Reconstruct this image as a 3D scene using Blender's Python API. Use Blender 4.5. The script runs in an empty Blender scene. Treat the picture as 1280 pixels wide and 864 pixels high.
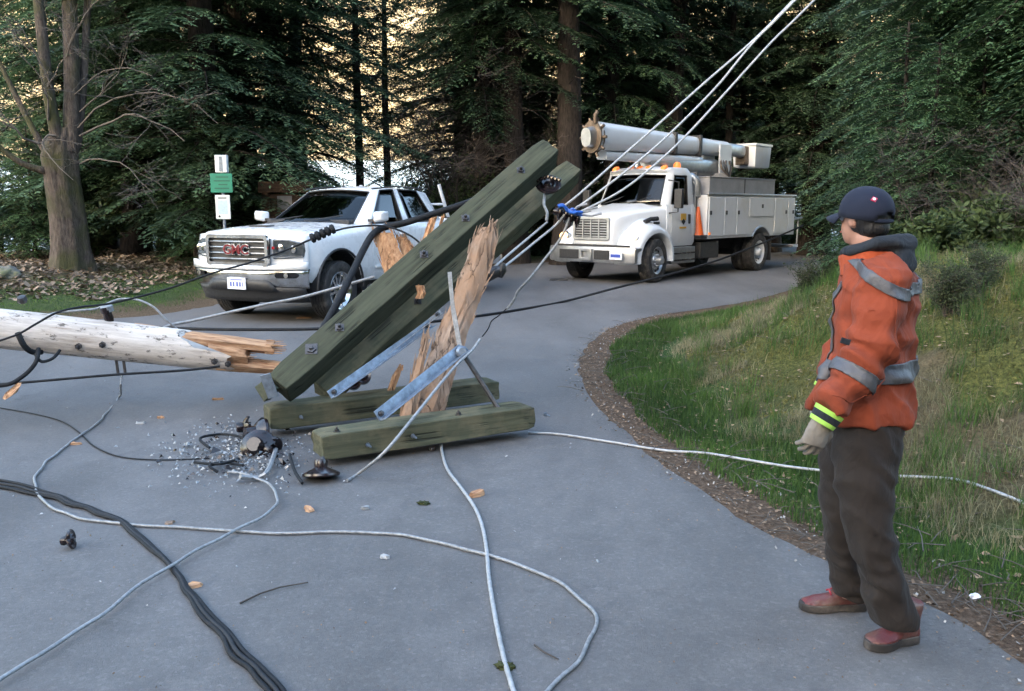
import bpy, bmesh, math, random
import numpy as np
from mathutils import Vector, Matrix, noise, Euler
from math import sin, cos, pi, radians, sqrt, atan, tan
random.seed(7)
SC = bpy.context.scene
COL = SC.collection

# ------------------------------------------------------------------ camera
F, YH, CH = 1100.0, 258.0, 1.68
PITCH = atan((432 - YH) / F)
cd = bpy.data.cameras.new('camera'); cd.sensor_width = 36; cd.lens = 36 * F / 1280
cd.clip_end = 9000; cd.clip_start = 0.05
cam = bpy.data.objects.new('camera', cd); COL.objects.link(cam)
cam.location = (0, 0, CH); cam.rotation_euler = (pi / 2 - PITCH, 0, 0)
SC.camera = cam

# ------------------------------------------------------------------ sky, sun, exposure
SUN_EL, SUN_AZ = radians(11), radians(215)       # low evening sun behind the unseen hill built at the photographer's back
w = bpy.data.worlds.new('World'); SC.world = w; w.use_nodes = True
nt = w.node_tree
sky = nt.nodes.new('ShaderNodeTexSky'); sky.sky_type = 'NISHITA'; sky.sun_disc = False
sky.sun_elevation = SUN_EL; sky.sun_rotation = SUN_AZ; sky.air_density = 1.0; sky.dust_density = 3.2; sky.ozone_density = 1.2
bg = nt.nodes['Background']; bg.inputs[1].default_value = 0.15
nt.links.new(sky.outputs[0], bg.inputs[0])
sd = bpy.data.lights.new('sun', 'SUN'); sd.energy = 2.6; sd.angle = radians(0.5); sd.color = (1, .80, .52)
sun = bpy.data.objects.new('sun', sd); COL.objects.link(sun)
sv = Vector((sin(SUN_AZ) * cos(SUN_EL), cos(SUN_AZ) * cos(SUN_EL), sin(SUN_EL)))   # towards the sun
sun.rotation_euler = sv.to_track_quat('Z', 'Y').to_euler()
VS = SC.view_settings
VS.view_transform = 'Standard'; VS.look = 'None'; VS.gamma = 1; VS.use_curve_mapping = False
VS.exposure = 3.65

# ------------------------------------------------------------------ pixel -> place
def ray(px, py):
    u = (px - 640) / F; v = (432 - py) / F
    return Vector((u, cos(PITCH) + v * sin(PITCH), -sin(PITCH) + v * cos(PITCH)))
def G(px, py, z=0.0):
    d = ray(px, py); t = (z - CH) / d.z
    return Vector((d.x * t, d.y * t, z))
def P(px, py, Y):
    d = ray(px, py); t = Y / d.y
    return Vector((d.x * t, Y, CH + d.z * t))

# ------------------------------------------------------------------ materials
def _new(name):
    m = bpy.data.materials.new(name); m.use_nodes = True
    return m, m.node_tree, m.node_tree.nodes['Principled BSDF']
def N(nt, t, **k):
    n = nt.nodes.new(t)
    for a, b in k.items():
        if a.startswith('i_'):
            key = a[2:]; n.inputs[int(key) if key.isdigit() else key].default_value = b
        else: setattr(n, a, b)
    return n
def noise_tex(nt, scale, detail=4, rough=.55, coord='Object', stretch=None, dist=0):
    tc = N(nt, 'ShaderNodeTexCoord'); src = tc.outputs[coord]
    if stretch:
        mp = N(nt, 'ShaderNodeMapping'); mp.inputs['Scale'].default_value = stretch
        nt.links.new(src, mp.inputs[0]); src = mp.outputs[0]
    n = N(nt, 'ShaderNodeTexNoise'); n.inputs['Scale'].default_value = scale
    n.inputs['Detail'].default_value = detail; n.inputs['Roughness'].default_value = rough
    n.inputs['Distortion'].default_value = dist
    nt.links.new(src, n.inputs['Vector'])
    return n
def ramp(nt, src, stops, interp='LINEAR'):
    r = N(nt, 'ShaderNodeValToRGB'); r.color_ramp.interpolation = interp
    e = r.color_ramp.elements
    while len(e) < len(stops): e.new(0.5)
    for i, (p, c) in enumerate(stops):
        e[i].position = p; e[i].color = (c[0], c[1], c[2], 1) if hasattr(c, '__len__') else (c, c, c, 1)
    nt.links.new(src, r.inputs[0]); return r
def mixc(nt, fac, a, b, mode='MIX'):
    m = N(nt, 'ShaderNodeMix', data_type='RGBA', blend_type=mode)
    if hasattr(fac, 'links') or hasattr(fac, 'is_linked'): nt.links.new(fac, m.inputs[0])
    else: m.inputs[0].default_value = fac
    for s, i in ((a, 6), (b, 7)):
        if hasattr(s, 'is_linked'): nt.links.new(s, m.inputs[i])
        else: m.inputs[i].default_value = (s[0], s[1], s[2], 1)
    return m.outputs[2]
def bump(nt, b, src, strength, dist=.01, prev=None):
    bp = N(nt, 'ShaderNodeBump'); bp.inputs['Strength'].default_value = strength; bp.inputs['Distance'].default_value = dist
    nt.links.new(src, bp.inputs['Height'])
    if prev: nt.links.new(prev, bp.inputs['Normal'])
    nt.links.new(bp.outputs[0], b.inputs['Normal']); return bp.outputs[0]
def mat(name, base, rough=.6, metal=0., var=.15, vs=6., bmp=0., bs=60., dirt=None, stretch=None, coat=0, spec=None, rvar=0., bd=.01):
    m, nt, b = _new(name)
    n = noise_tex(nt, vs, 5, .6, stretch=stretch)
    lo = [c * (1 - var) for c in base]; hi = [min(1, c * (1 + var)) for c in base]
    col = ramp(nt, n.outputs['Fac'], [(.3, lo), (.7, hi)]).outputs[0]
    if dirt:
        dc, amount, ds = dirt
        n2 = noise_tex(nt, ds, 6, .65)
        f = ramp(nt, n2.outputs['Fac'], [(1 - amount - .12, 0), (1 - amount + .12, 1)]).outputs[0]
        col = mixc(nt, f, col, dc)
    nt.links.new(col, b.inputs['Base Color'])
    b.inputs['Roughness'].default_value = rough; b.inputs['Metallic'].default_value = metal
    if rvar:
        n4 = noise_tex(nt, vs * 2.3, 4)
        nt.links.new(ramp(nt, n4.outputs['Fac'], [(.3, max(0, rough - rvar)), (.7, min(1, rough + rvar))]).outputs[0], b.inputs['Roughness'])
    if coat: b.inputs['Coat Weight'].default_value = coat; b.inputs['Coat Roughness'].default_value = .05
    if spec is not None: b.inputs['Specular IOR Level'].default_value = spec
    if bmp:
        n3 = noise_tex(nt, bs, 4, .6, stretch=stretch); bump(nt, b, n3.outputs['Fac'], bmp, bd)
    return m
def glass_mat(name, tint=(.02, .025, .03), rough=.03):
    m, nt, b = _new(name)
    b.inputs['Base Color'].default_value = (*tint, 1); b.inputs['Roughness'].default_value = rough
    b.inputs['Specular IOR Level'].default_value = .9
    return m
def clear_glass(name, tint=(.45, .5, .5)):
    m, nt, b = _new(name); nt.nodes.remove(b)
    out = nt.nodes['Material Output']
    tr = N(nt, 'ShaderNodeBsdfTransparent'); tr.inputs[0].default_value = (*tint, 1)
    gl = N(nt, 'ShaderNodeBsdfGlossy'); gl.inputs['Roughness'].default_value = .02
    fr = N(nt, 'ShaderNodeFresnel'); fr.inputs[0].default_value = 1.52
    mx = N(nt, 'ShaderNodeMixShader'); nt.links.new(fr.outputs[0], mx.inputs[0])
    nt.links.new(tr.outputs[0], mx.inputs[1]); nt.links.new(gl.outputs[0], mx.inputs[2]); nt.links.new(mx.outputs[0], out.inputs[0])
    return m

# ------------------------------------------------------------------ objects
def link_mesh(name, me, m=None, parent=None, smooth=False, kind=None):
    o = bpy.data.objects.new(name, me); COL.objects.link(o)
    if m is not None:
        for mm in (m if isinstance(m, (list, tuple)) else [m]): me.materials.append(mm)
    if parent: o.parent = parent
    if smooth: me.polygons.foreach_set('use_smooth', [True] * len(me.polygons))
    if kind: o['kind'] = kind
    return o
def obj(name, bm, m, parent=None, smooth=False, world=False, kind=None, label=None, bevel=0, auto=None):
    if world and parent is not None:
        bmesh.ops.transform(bm, matrix=parent.matrix_basis.inverted(), verts=bm.verts)
    me = bpy.data.meshes.new(name); bm.normal_update(); bm.to_mesh(me); bm.free()
    o = link_mesh(name, me, m, parent, smooth, kind)
    if label: o['label'] = label
    if bevel:
        b = o.modifiers.new('bevel', 'BEVEL'); b.width = bevel; b.segments = 2; b.limit_method = 'ANGLE'; b.angle_limit = radians(35)
        b.harden_normals = False
        me.polygons.foreach_set('use_smooth', [True] * len(me.polygons)); set_auto(me, 35)
    elif auto: set_auto(me, auto)
    return o
def set_auto(me, deg):
    me.polygons.foreach_set('use_smooth', [True] * len(me.polygons))
    bm = bmesh.new(); bm.from_mesh(me); lim = radians(deg)
    for e in bm.edges:
        if len(e.link_faces) == 2:
            e.smooth = e.calc_face_angle(0) < lim
    bm.to_mesh(me); bm.free()
def thing(name, label, cat, loc=(0, 0, 0), rotz=0., group=None):
    o = bpy.data.objects.new(name, None); COL.objects.link(o); o.location = loc; o.rotation_euler = (0, 0, rotz)
    o.empty_display_size = .2
    o['label'] = label; o['category'] = cat
    if group: o['group'] = group
    bpy.context.view_layer.update()
    return o
def tag(o, label, cat, group=None):
    o['label'] = label; o['category'] = cat
    if group: o['group'] = group
    return o
def pydata(name, verts, faces, m, parent=None, smooth=False, kind=None):
    me = bpy.data.meshes.new(name); me.from_pydata([tuple(v) for v in verts], [], faces); me.update()
    return link_mesh(name, me, m, parent, smooth, kind)
def quads_mesh(name, V, m, parent=None, kind=None, n=4, smooth=False, col=None):
    """V: (k,n,3) array of separate n-gons"""
    V = np.asarray(V, dtype=np.float32); k = V.shape[0]; n = V.shape[1]
    me = bpy.data.meshes.new(name)
    me.vertices.add(k * n); me.vertices.foreach_set('co', V.reshape(-1))
    me.loops.add(k * n); me.loops.foreach_set('vertex_index', np.arange(k * n, dtype=np.int32))
    me.polygons.add(k); me.polygons.foreach_set('loop_start', np.arange(0, k * n, n, dtype=np.int32))
    me.polygons.foreach_set('loop_total', np.full(k, n, dtype=np.int32))
    if col is not None:
        a = me.attributes.new('tone', 'FLOAT', 'FACE'); a.data.foreach_set('value', np.asarray(col, dtype=np.float32))
    me.update()
    return link_mesh(name, me, m, parent, smooth, kind)

def BM(): return bmesh.new()
def add_box(bm, lo, hi, M=None):
    vs = [bm.verts.new((x, y, z)) for x in (lo[0], hi[0]) for y in (lo[1], hi[1]) for z in (lo[2], hi[2])]
    fs = [(0, 1, 3, 2), (4, 6, 7, 5), (0, 4, 5, 1), (2, 3, 7, 6), (0, 2, 6, 4), (1, 5, 7, 3)]
    for f in fs: bm.faces.new([vs[i] for i in f])
    if M is not None: bmesh.ops.transform(bm, matrix=M, verts=vs)
    return vs
def box(lo, hi, M=None):
    bm = BM(); add_box(bm, lo, hi, M); return bm
def frames(pts, up=None):
    pts = [Vector(p) for p in pts]; T = []
    for i in range(len(pts)):
        a = pts[max(0, i - 1)]; b = pts[min(len(pts) - 1, i + 1)]
        t = (b - a); T.append(t.normalized() if t.length > 1e-9 else Vector((0, 0, 1)))
    u = Vector(up) if up is not None else (Vector((0, 0, 1)) if abs(T[0].z) < .9 else Vector((1, 0, 0)))
    out = []
    for t in T:
        u2 = u - t * u.dot(t)
        if u2.length < 1e-6: u2 = t.orthogonal()
        u2.normalize(); out.append((u2, t.cross(u2), t)); u = u2 if up is None else Vector(up)
    return pts, out
def add_tube(bm, pts, r, n=8, cap=True, rr=None, up=None):
    """tube along points; r number or list; rr(angle, i) radial factor"""
    pts, fr = frames(pts, up); rings = []
    for i, p in enumerate(pts):
        R = r[i] if hasattr(r, '__len__') else r
        u, v, t = fr[i]
        rings.append([bm.verts.new(p + (u * cos(a) + v * sin(a)) * R * (rr(a, i) if rr else 1)) for a in [2 * pi * k / n for k in range(n)]])
    for i in range(len(rings) - 1):
        for k in range(n):
            bm.faces.new((rings[i][k], rings[i][(k + 1) % n], rings[i + 1][(k + 1) % n], rings[i + 1][k]))
    if cap:
        bm.faces.new(list(reversed(rings[0]))); bm.faces.new(rings[-1])
    return rings
def tube(pts, r, n=8, **k):
    bm = BM(); add_tube(bm, pts, r, n, **k); return bm
def add_loft(bm, rings, close=True, caps=True):
    R = [[bm.verts.new(Vector(p)) for p in ring] for ring in rings]; n = len(R[0])
    for i in range(len(R) - 1):
        for k in range(n if close else n - 1):
            try: bm.faces.new((R[i][k], R[i][(k + 1) % n], R[i + 1][(k + 1) % n], R[i + 1][k]))
            except ValueError: pass
    if caps and close:
        bm.faces.new(list(reversed(R[0]))); bm.faces.new(R[-1])
    return R
def add_lathe(bm, prof, n=16, M=None, cap=True):
    """prof: (r, z) around local z"""
    vs = []; rings = []
    for r, z in prof:
        ring = [bm.verts.new((r * cos(2 * pi * k / n), r * sin(2 * pi * k / n), z)) for k in range(n)]; rings.append(ring); vs += ring
    for i in range(len(rings) - 1):
        for k in range(n): bm.faces.new((rings[i][k], rings[i][(k + 1) % n], rings[i + 1][(k + 1) % n], rings[i + 1][k]))
    if cap: bm.faces.new(list(reversed(rings[0]))); bm.faces.new(rings[-1])
    if M is not None: bmesh.ops.transform(bm, matrix=M, verts=vs)
    return rings
def align(p, d, up=None):
    """matrix placing local z along d at p"""
    z = Vector(d).normalized(); x = (Vector(up) if up is not None else (Vector((0, 0, 1)) if abs(z.z) < .95 else Vector((1, 0, 0))))
    x = (x - z * x.dot(z)).normalized(); y = z.cross(x)
    return Matrix(((x.x, y.x, z.x, p[0]), (x.y, y.y, z.y, p[1]), (x.z, y.z, z.z, p[2]), (0, 0, 0, 1)))
def spline(pts, n=8):
    P_ = [Vector(p) for p in pts]; out = []
    for i in range(len(P_) - 1):
        p0 = P_[max(0, i - 1)]; p1 = P_[i]; p2 = P_[i + 1]; p3 = P_[min(len(P_) - 1, i + 2)]
        for k in range(n):
            t = k / n
            out.append(.5 * ((2 * p1) + (p2 - p0) * t + (2 * p0 - 5 * p1 + 4 * p2 - p3) * t * t + (3 * p1 - p0 - 3 * p2 + p3) * t ** 3))
    out.append(P_[-1]); return out
def bake(o):
    """apply the modifiers of o to its mesh"""
    dg = bpy.context.evaluated_depsgraph_get(); me = bpy.data.meshes.new_from_object(o.evaluated_get(dg))
    old = o.data; nm = old.name; o.modifiers.clear(); o.data = me; bpy.data.meshes.remove(old); me.name = nm; return o
def smooth01(x): x = max(0., min(1., x)); return x * x * (3 - 2 * x)
# ------------------------------------------------------------------ terrain, road, lake, far hill
RIGHT = [(2.45, -40), (2.45, -12), (2.3, -3)] + [tuple(G(*q).xy) for q in
    [(1290, 838), (1215, 785), (1150, 752), (1075, 722), (1005, 692), (940, 655), (885, 618), (830, 583), (785, 545), (750, 512), (730, 487), (724, 465), (726, 448), (736, 430), (758, 412), (790, 401), (830, 393), (880, 386), (935, 377), (980, 365), (1020, 350)]]
x0_, y0_ = RIGHT[-1]
RIGHT += [(x0_ + 3, y0_ + 2.8), (x0_ + 9, y0_ + 8), (x0_ + 30, y0_ + 22)]
LEFT = [(-60, -4), (-30, 4.5), (-14, 9.4), (-9, 11.4), (-7.2, 12.4), (-5.7, 13.5), (-5.2, 14.6), (-4.9, 16.5), (-3.9, 19.2), (-2.4, 22.6), (.6, 26.4), (5.3, 30.8), (12, 37), (30, 52)]
def dist_chain(X, Y, ch):
    best = np.full(X.shape, 1e9)
    for (ax, ay), (bx, by) in zip(ch[:-1], ch[1:]):
        dx, dy = bx - ax, by - ay; L = dx * dx + dy * dy
        t = np.clip(((X - ax) * dx + (Y - ay) * dy) / L, 0, 1)
        best = np.minimum(best, np.hypot(X - ax - t * dx, Y - ay - t * dy))
    return best
LOW = [(-60, -14), (-24, -7), (-10, -3), (-7, -10), (-6, -40)]
ROAD = RIGHT + LEFT[::-1] + LOW
def inside_poly(X, Y, poly):
    c = np.zeros(X.shape, bool); n = len(poly)
    for i in range(n):
        x1, y1 = poly[i]; x2, y2 = poly[(i + 1) % n]
        cond = ((y1 > Y) != (y2 > Y))
        with np.errstate(divide='ignore', invalid='ignore'):
            xi = (x2 - x1) * (Y - y1) / (y2 - y1 + 1e-12) + x1
        c ^= cond & (X < xi)
    return c
def sm(x): x = np.clip(x, 0, 1); return x * x * (3 - 2 * x)
def hash2(ix, iy, s):
    a = np.sin(ix * 127.1 + iy * 311.7 + s * 74.7) * 43758.5453
    return a - np.floor(a)
def vnoise(X, Y, s=0):
    ix = np.floor(X); iy = np.floor(Y); fx = X - ix; fy = Y - iy; fx = fx * fx * (3 - 2 * fx); fy = fy * fy * (3 - 2 * fy)
    return (hash2(ix, iy, s) * (1 - fx) + hash2(ix + 1, iy, s) * fx) * (1 - fy) + (hash2(ix, iy + 1, s) * (1 - fx) + hash2(ix + 1, iy + 1, s) * fx) * fy
def fbm(X, Y, s=0, o=4):
    t = 0; a = .5
    for i in range(o): t = t + a * vnoise(X, Y, s + i); X = X * 2.03; Y = Y * 2.03; a *= .5
    return t
def ground_fields(X, Y):
    X = np.asarray(X, float); Y = np.asarray(Y, float)
    ins = inside_poly(X, Y, ROAD)
    dr = dist_chain(X, Y, RIGHT); dl = np.minimum(dist_chain(X, Y, LEFT), dist_chain(X, Y, LOW))
    right = (dr < dl)
    d = np.where(ins, -np.minimum(dr, dl), np.minimum(dr, dl))
    # right bank
    amp = 1 - .62 * sm((Y - 8) / 8)
    zr = -.05 * sm(d / .5) * (1 - sm((d - .8) / .5)) + amp * (1.12 * sm((d - .75) / 3.0) + .5 * sm((d - 3) / 9)) + .06 * np.maximum(0, d - 5)
    zr += (fbm(X * 1.6, Y * 1.6, 1) - .47) * .42 * sm((d - .9) / 1.2)
    zr += (fbm(X * 4.5, Y * 4.5, 5, 2) - .37) * .17 * sm((d - .7) / .8)
    # left verge and the drop to the lake
    zl = .10 * sm(d / 1.2) + .38 * sm((d - .6) / 5) + (fbm(X * .9, Y * .9, 9) - .47) * .22 * sm(d / 1.5) + (fbm(X * 4, Y * 4, 3, 2) - .37) * .05 * sm(d / .8)
    s = Y * .93 - X * .30
    fall = np.maximum(0, s - 26) * .30
    side = sm((dl - dr + 3) / 6 * -1 + 1) # 1 on left
    side = 1 - sm((dl - dr) / 8 + .5)
    z = np.where(ins, -.012, 0)
    out = (zr * (1 - side) + zl * side)
    z = np.where(ins, -.03 * sm(-d / .3) - .006, out * 1.0)
    z = z - np.where(d > 0, fall * sm(d / 4), 0)
    # valley side; unseen ridge behind the photographer shaped to shade the near scene
    z = z + 85 * sm((-Y - 30) / 190) + 30 * sm((X - 22) / 160) * sm((70 - Y) / 60) * (d > 0)
    z = np.maximum(z, -14)
    return z, d, right, ins
def gz(x, y):
    return float(ground_fields(np.array([x]), np.array([y]))[0][0])

def lines(segs):
    out = [segs[0][0]]
    for a, b, st in segs:
        n = max(1, int(round((b - a) / st))); out += [a + (b - a) * (i + 1) / n for i in range(n)]
    return np.array(out)
gx = lines([(-1500, -300, 200), (-300, -60, 30), (-60, -20, 4), (-20, -1, .5), (-1, .4, .2), (.4, 5.2, .07), (5.2, 10, .25), (10, 30, 1.), (30, 80, 5), (80, 400, 40), (400, 1500, 220)])
gy = lines([(-1200, -240, 160), (-240, -30, 15), (-30, -3, 3), (-3, 1.5, .5), (1.5, 11, .085), (11, 26, .3), (26, 60, 1.2), (60, 90, 5)])
GX, GY = np.meshgrid(gx, gy, indexing='xy')
GZ, GD, GR, GI = ground_fields(GX, GY)
nx, ny = len(gx), len(gy)
me = bpy.data.meshes.new('ground')
V = np.stack([GX, GY, GZ], -1).reshape(-1, 3)
idx = np.arange(nx * ny).reshape(ny, nx)
Fq = np.stack([idx[:-1, :-1], idx[:-1, 1:], idx[1:, 1:], idx[1:, :-1]], -1).reshape(-1, 4)
me.vertices.add(len(V)); me.vertices.foreach_set('co', V.astype(np.float32).reshape(-1))
me.loops.add(Fq.size); me.loops.foreach_set('vertex_index', Fq.astype(np.int32).reshape(-1))
me.polygons.add(len(Fq)); me.polygons.foreach_set('loop_start', np.arange(0, Fq.size, 4, dtype=np.int32)); me.polygons.foreach_set('loop_total', np.full(len(Fq), 4, dtype=np.int32))
me.update()
# what grows where: R bare dirt, G short green grass, B moss
d = GD; wob = (fbm(GX * 2.2, GY * 2.2, 21) - .47) * .9
Rr = np.where(GR, 1 - sm((d + wob * .35 - .38) / .25), (1 - sm((d + wob * .8 - .5) / .5)) * .8)
gband = np.where(GR, sm((d + wob * .4 - .35) / .3) * (1 - sm((d + wob * 1.0 - .95) / .5)), (1 - sm((d + wob * 3 - 2.6) / 1.5)) * sm((d + wob - .3) / .5) * .8)
moss = np.where(GR, sm((fbm(GX * 1.1, GY * 1.1, 33) - .33) / .10) * sm((d - 1.1) / .7), .1)
attr = me.color_attributes.new('zone', 'FLOAT_COLOR', 'POINT')
Cc = np.stack([Rr, gband, moss, np.ones_like(Rr)], -1).reshape(-1).astype(np.float32)
attr.data.foreach_set('color', Cc)
m, nt, b = _new('forest_floor')
at = N(nt, 'ShaderNodeAttribute', attribute_name='zone'); sp = N(nt, 'ShaderNodeSeparateColor'); nt.links.new(at.outputs['Color'], sp.inputs[0])
nA = noise_tex(nt, 5, 8, .7); nB = noise_tex(nt, 38, 6, .7); nC = noise_tex(nt, 1.3, 4, .5)
straw = ramp(nt, nB.outputs['Fac'], [(.30, (.020, .016, .010)), (.45, (.070, .055, .030)), (.6, (.16, .13, .075)), (.75, (.26, .22, .14))]).outputs[0]
litter = ramp(nt, nA.outputs['Fac'], [(.35, (.035, .035, .014)), (.62, (.11, .085, .05))]).outputs[0]
basec = mixc(nt, .5, straw, litter)
mossc = ramp(nt, nB.outputs['Fac'], [(.3, (.014, .019, .007)), (.5, (.066, .072, .021)), (.7, (.155, .150, .045))]).outputs[0]
grassc = ramp(nt, nB.outputs['Fac'], [(.3, (.012, .026, .008)), (.7, (.05, .095, .024))]).outputs[0]
dirtc = ramp(nt, nB.outputs['Fac'], [(.28, (.035, .022, .014)), (.5, (.105, .07, .047)), (.68, (.19, .135, .095)), (.8, (.32, .26, .20))]).outputs[0]
c1 = mixc(nt, sp.outputs['Blue'], basec, mossc); c2 = mixc(nt, sp.outputs['Green'], c1, grassc); c3 = mixc(nt, sp.outputs['Red'], c2, dirtc)
nt.links.new(c3, b.inputs['Base Color']); b.inputs['Roughness'].default_value = .95; b.inputs['Specular IOR Level'].default_value = .15
pv = bump(nt, b, nB.outputs['Fac'], .9, .02); bump(nt, b, nA.outputs['Fac'], .7, .06, pv)
link_mesh('ground', me, m, smooth=True, kind='structure')

# road sheet, edge slightly ragged
def densify(ch, st):
    out = []
    for (ax, ay), (bx, by) in zip(ch[:-1], ch[1:]):
        L = math.hypot(bx - ax, by - ay); n = max(1, int(L / st)) if abs(ay) < 60 else 1
        out += [(ax + (bx - ax) * i / n, ay + (by - ay) * i / n) for i in range(n)]
    out.append(ch[-1]); return out
def rag(ch, amp):
    out = []
    for x, y in densify(ch, .12):
        out.append((x + amp * (noise.noise((x * 2.1, y * 2.1, 3)) + .6 * noise.noise((x * 9, y * 9, 1))), y + amp * (noise.noise((x * 2.1, y * 2.1, 13)) + .6 * noise.noise((x * 9, y * 9, 11)))))
    return out
outline = rag([tuple(Vector(p)) for p in RIGHT], .05) + rag(LEFT[::-1], .07) + LOW
bm = BM(); vs = [bm.verts.new((x, y, 0)) for x, y in outline]
es = [bm.edges.new((vs[i], vs[(i + 1) % len(vs)])) for i in range(len(vs))]
bmesh.ops.triangle_fill(bm, edges=es, use_beauty=True)
for f_ in bm.faces:
    f_.normal_update()
    if f_.normal.z < 0: f_.normal_flip()
m, nt, b = _new('asphalt')
n1 = noise_tex(nt, .55, 5, .6); n2 = noise_tex(nt, 190, 4, .85); n3 = noise_tex(nt, 6, 6, .65); n4 = noise_tex(nt, 90, 4, .7)
c = ramp(nt, n1.outputs['Fac'], [(.3, (.108, .102, .100)), (.7, (.140, .132, .130))]).outputs[0]
c = mixc(nt, .35, c, ramp(nt, n3.outputs['Fac'], [(.3, (.068, .067, .066)), (.7, (.165, .163, .160))]).outputs[0])
sp_ = ramp(nt, n2.outputs['Fac'], [(.30, .15), (.45, .8), (.58, 1.15), (.70, 3.0)]).outputs[0]
c = mixc(nt, .32, c, sp_, 'MULTIPLY')
dk = noise_tex(nt, 2.2, 7, .75, dist=.6)
c = mixc(nt, ramp(nt, dk.outputs['Fac'], [(.60, 0), (.72, .45)]).outputs[0], c, (.06, .058, .058))
vo = N(nt, 'ShaderNodeTexVoronoi', i_Scale=75.0); tcv = N(nt, 'ShaderNodeTexCoord'); nt.links.new(tcv.outputs['Object'], vo.inputs['Vector'])
sv_ = N(nt, 'ShaderNodeSeparateColor'); nt.links.new(vo.outputs['Color'], sv_.inputs[0])
c = mixc(nt, .26, c, ramp(nt, sv_.outputs[0], [(0, .62), (.5, .95), (.9, 1.25), (1, 1.9)]).outputs[0], 'MULTIPLY')
# worn wheel paths, stains and hairline cracks
wp = noise_tex(nt, .9, 5, .6, stretch=(1, .28, 1), dist=.5); c = mixc(nt, 1., c, ramp(nt, wp.outputs['Fac'], [(.33, .80), (.5, 1.0), (.66, 1.17)]).outputs[0], 'MULTIPLY')
st2 = noise_tex(nt, 1.1, 7, .8, dist=1.2); c = mixc(nt, ramp(nt, st2.outputs['Fac'], [(.60, 0), (.66, .22), (.74, .4)]).outputs[0], c, (.065, .062, .060))
vc = N(nt, 'ShaderNodeTexVoronoi', feature='DISTANCE_TO_EDGE', i_Scale=.42); nw = noise_tex(nt, 2.5, 6, .7); va = N(nt, 'ShaderNodeVectorMath', operation='MULTIPLY_ADD'); nt.links.new(nw.outputs['Color'], va.inputs[0]); va.inputs[1].default_value = (.9, .9, 0); nt.links.new(tcv.outputs['Object'], va.inputs[2]); nt.links.new(va.outputs[0], vc.inputs['Vector'])
ck = ramp(nt, vc.outputs['Distance'], [(0, 1), (.0035, .7), (.006, 0)]).outputs[0]; cm = noise_tex(nt, .35, 2); cmr = ramp(nt, cm.outputs['Fac'], [(.54, 0), (.60, .40)]).outputs[0]
mm_ = N(nt, 'ShaderNodeMath', operation='MULTIPLY'); nt.links.new(ck, mm_.inputs[0]); nt.links.new(cmr, mm_.inputs[1]); c = mixc(nt, mm_.outputs[0], c, (.03, .03, .03))
nt.links.new(c, b.inputs['Base Color'])
nt.links.new(ramp(nt, n3.outputs['Fac'], [(.3, .62), (.7, .85)]).outputs[0], b.inputs['Roughness']); b.inputs['Specular IOR Level'].default_value = .4
pv = bump(nt, b, n2.outputs['Fac'], .8, .004); bump(nt, b, n4.outputs['Fac'], .35, .008, pv)
obj('road', bm, m, kind='structure')

# lake
def lakez(x, y): return -9.8 + .074 * y
m, nt, b = _new('lake_water')
b.inputs['Base Color'].default_value = (.30, .40, .46, 1); b.inputs['Roughness'].default_value = .35; b.inputs['Specular IOR Level'].default_value = .5
n1 = noise_tex(nt, .6, 5, .6, stretch=(1, .25, 1)); bump(nt, b, n1.outputs['Fac'], .5, .3)
bm = BM(); bm.faces.new([bm.verts.new((x, y, lakez(x, y))) for x, y in ((-3000, 30), (3000, 30), (3000, 3000), (-3000, 3000))])
obj('lake', bm, m, kind='structure')
# far shore hill, in the evening sun
hx = np.linspace(-1500, 1500, 260); hy = np.linspace(420, 1300, 90)
HX, HY = np.meshgrid(hx, hy)
HZ = lakez(0, HY) - 6 + 165 * sm((HY - 440) / 420) * (.72 + .5 * fbm(HX / 420, HY / 500, 61)) + 16 * (fbm(HX / 45, HY / 45, 66) - .4) * sm((HY - 430) / 60)
me = bpy.data.meshes.new('far_hill'); V = np.stack([HX, HY, HZ], -1).reshape(-1, 3); idx = np.arange(V.shape[0]).reshape(HX.shape)
Fq = np.stack([idx[:-1, :-1], idx[:-1, 1:], idx[1:, 1:], idx[1:, :-1]], -1).reshape(-1, 4)
me.from_pydata(V.tolist(), [], Fq.tolist())
m, nt, b = _new('sunlit_hill')
n1 = noise_tex(nt, .02, 6, .7); n2 = noise_tex(nt, .12, 5, .7)
c = ramp(nt, n1.outputs['Fac'], [(.35, (.17, .145, .095)), (.6, (.26, .215, .14))]).outputs[0]
c = mixc(nt, .6, c, ramp(nt, n2.outputs['Fac'], [(.3, (.12, .11, .07)), (.7, (.31, .255, .165))]).outputs[0])
nt.links.new(c, b.inputs['Base Color']); b.inputs['Roughness'].default_value = 1
link_mesh('far_hill', me, m, smooth=True, kind='structure')
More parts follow.
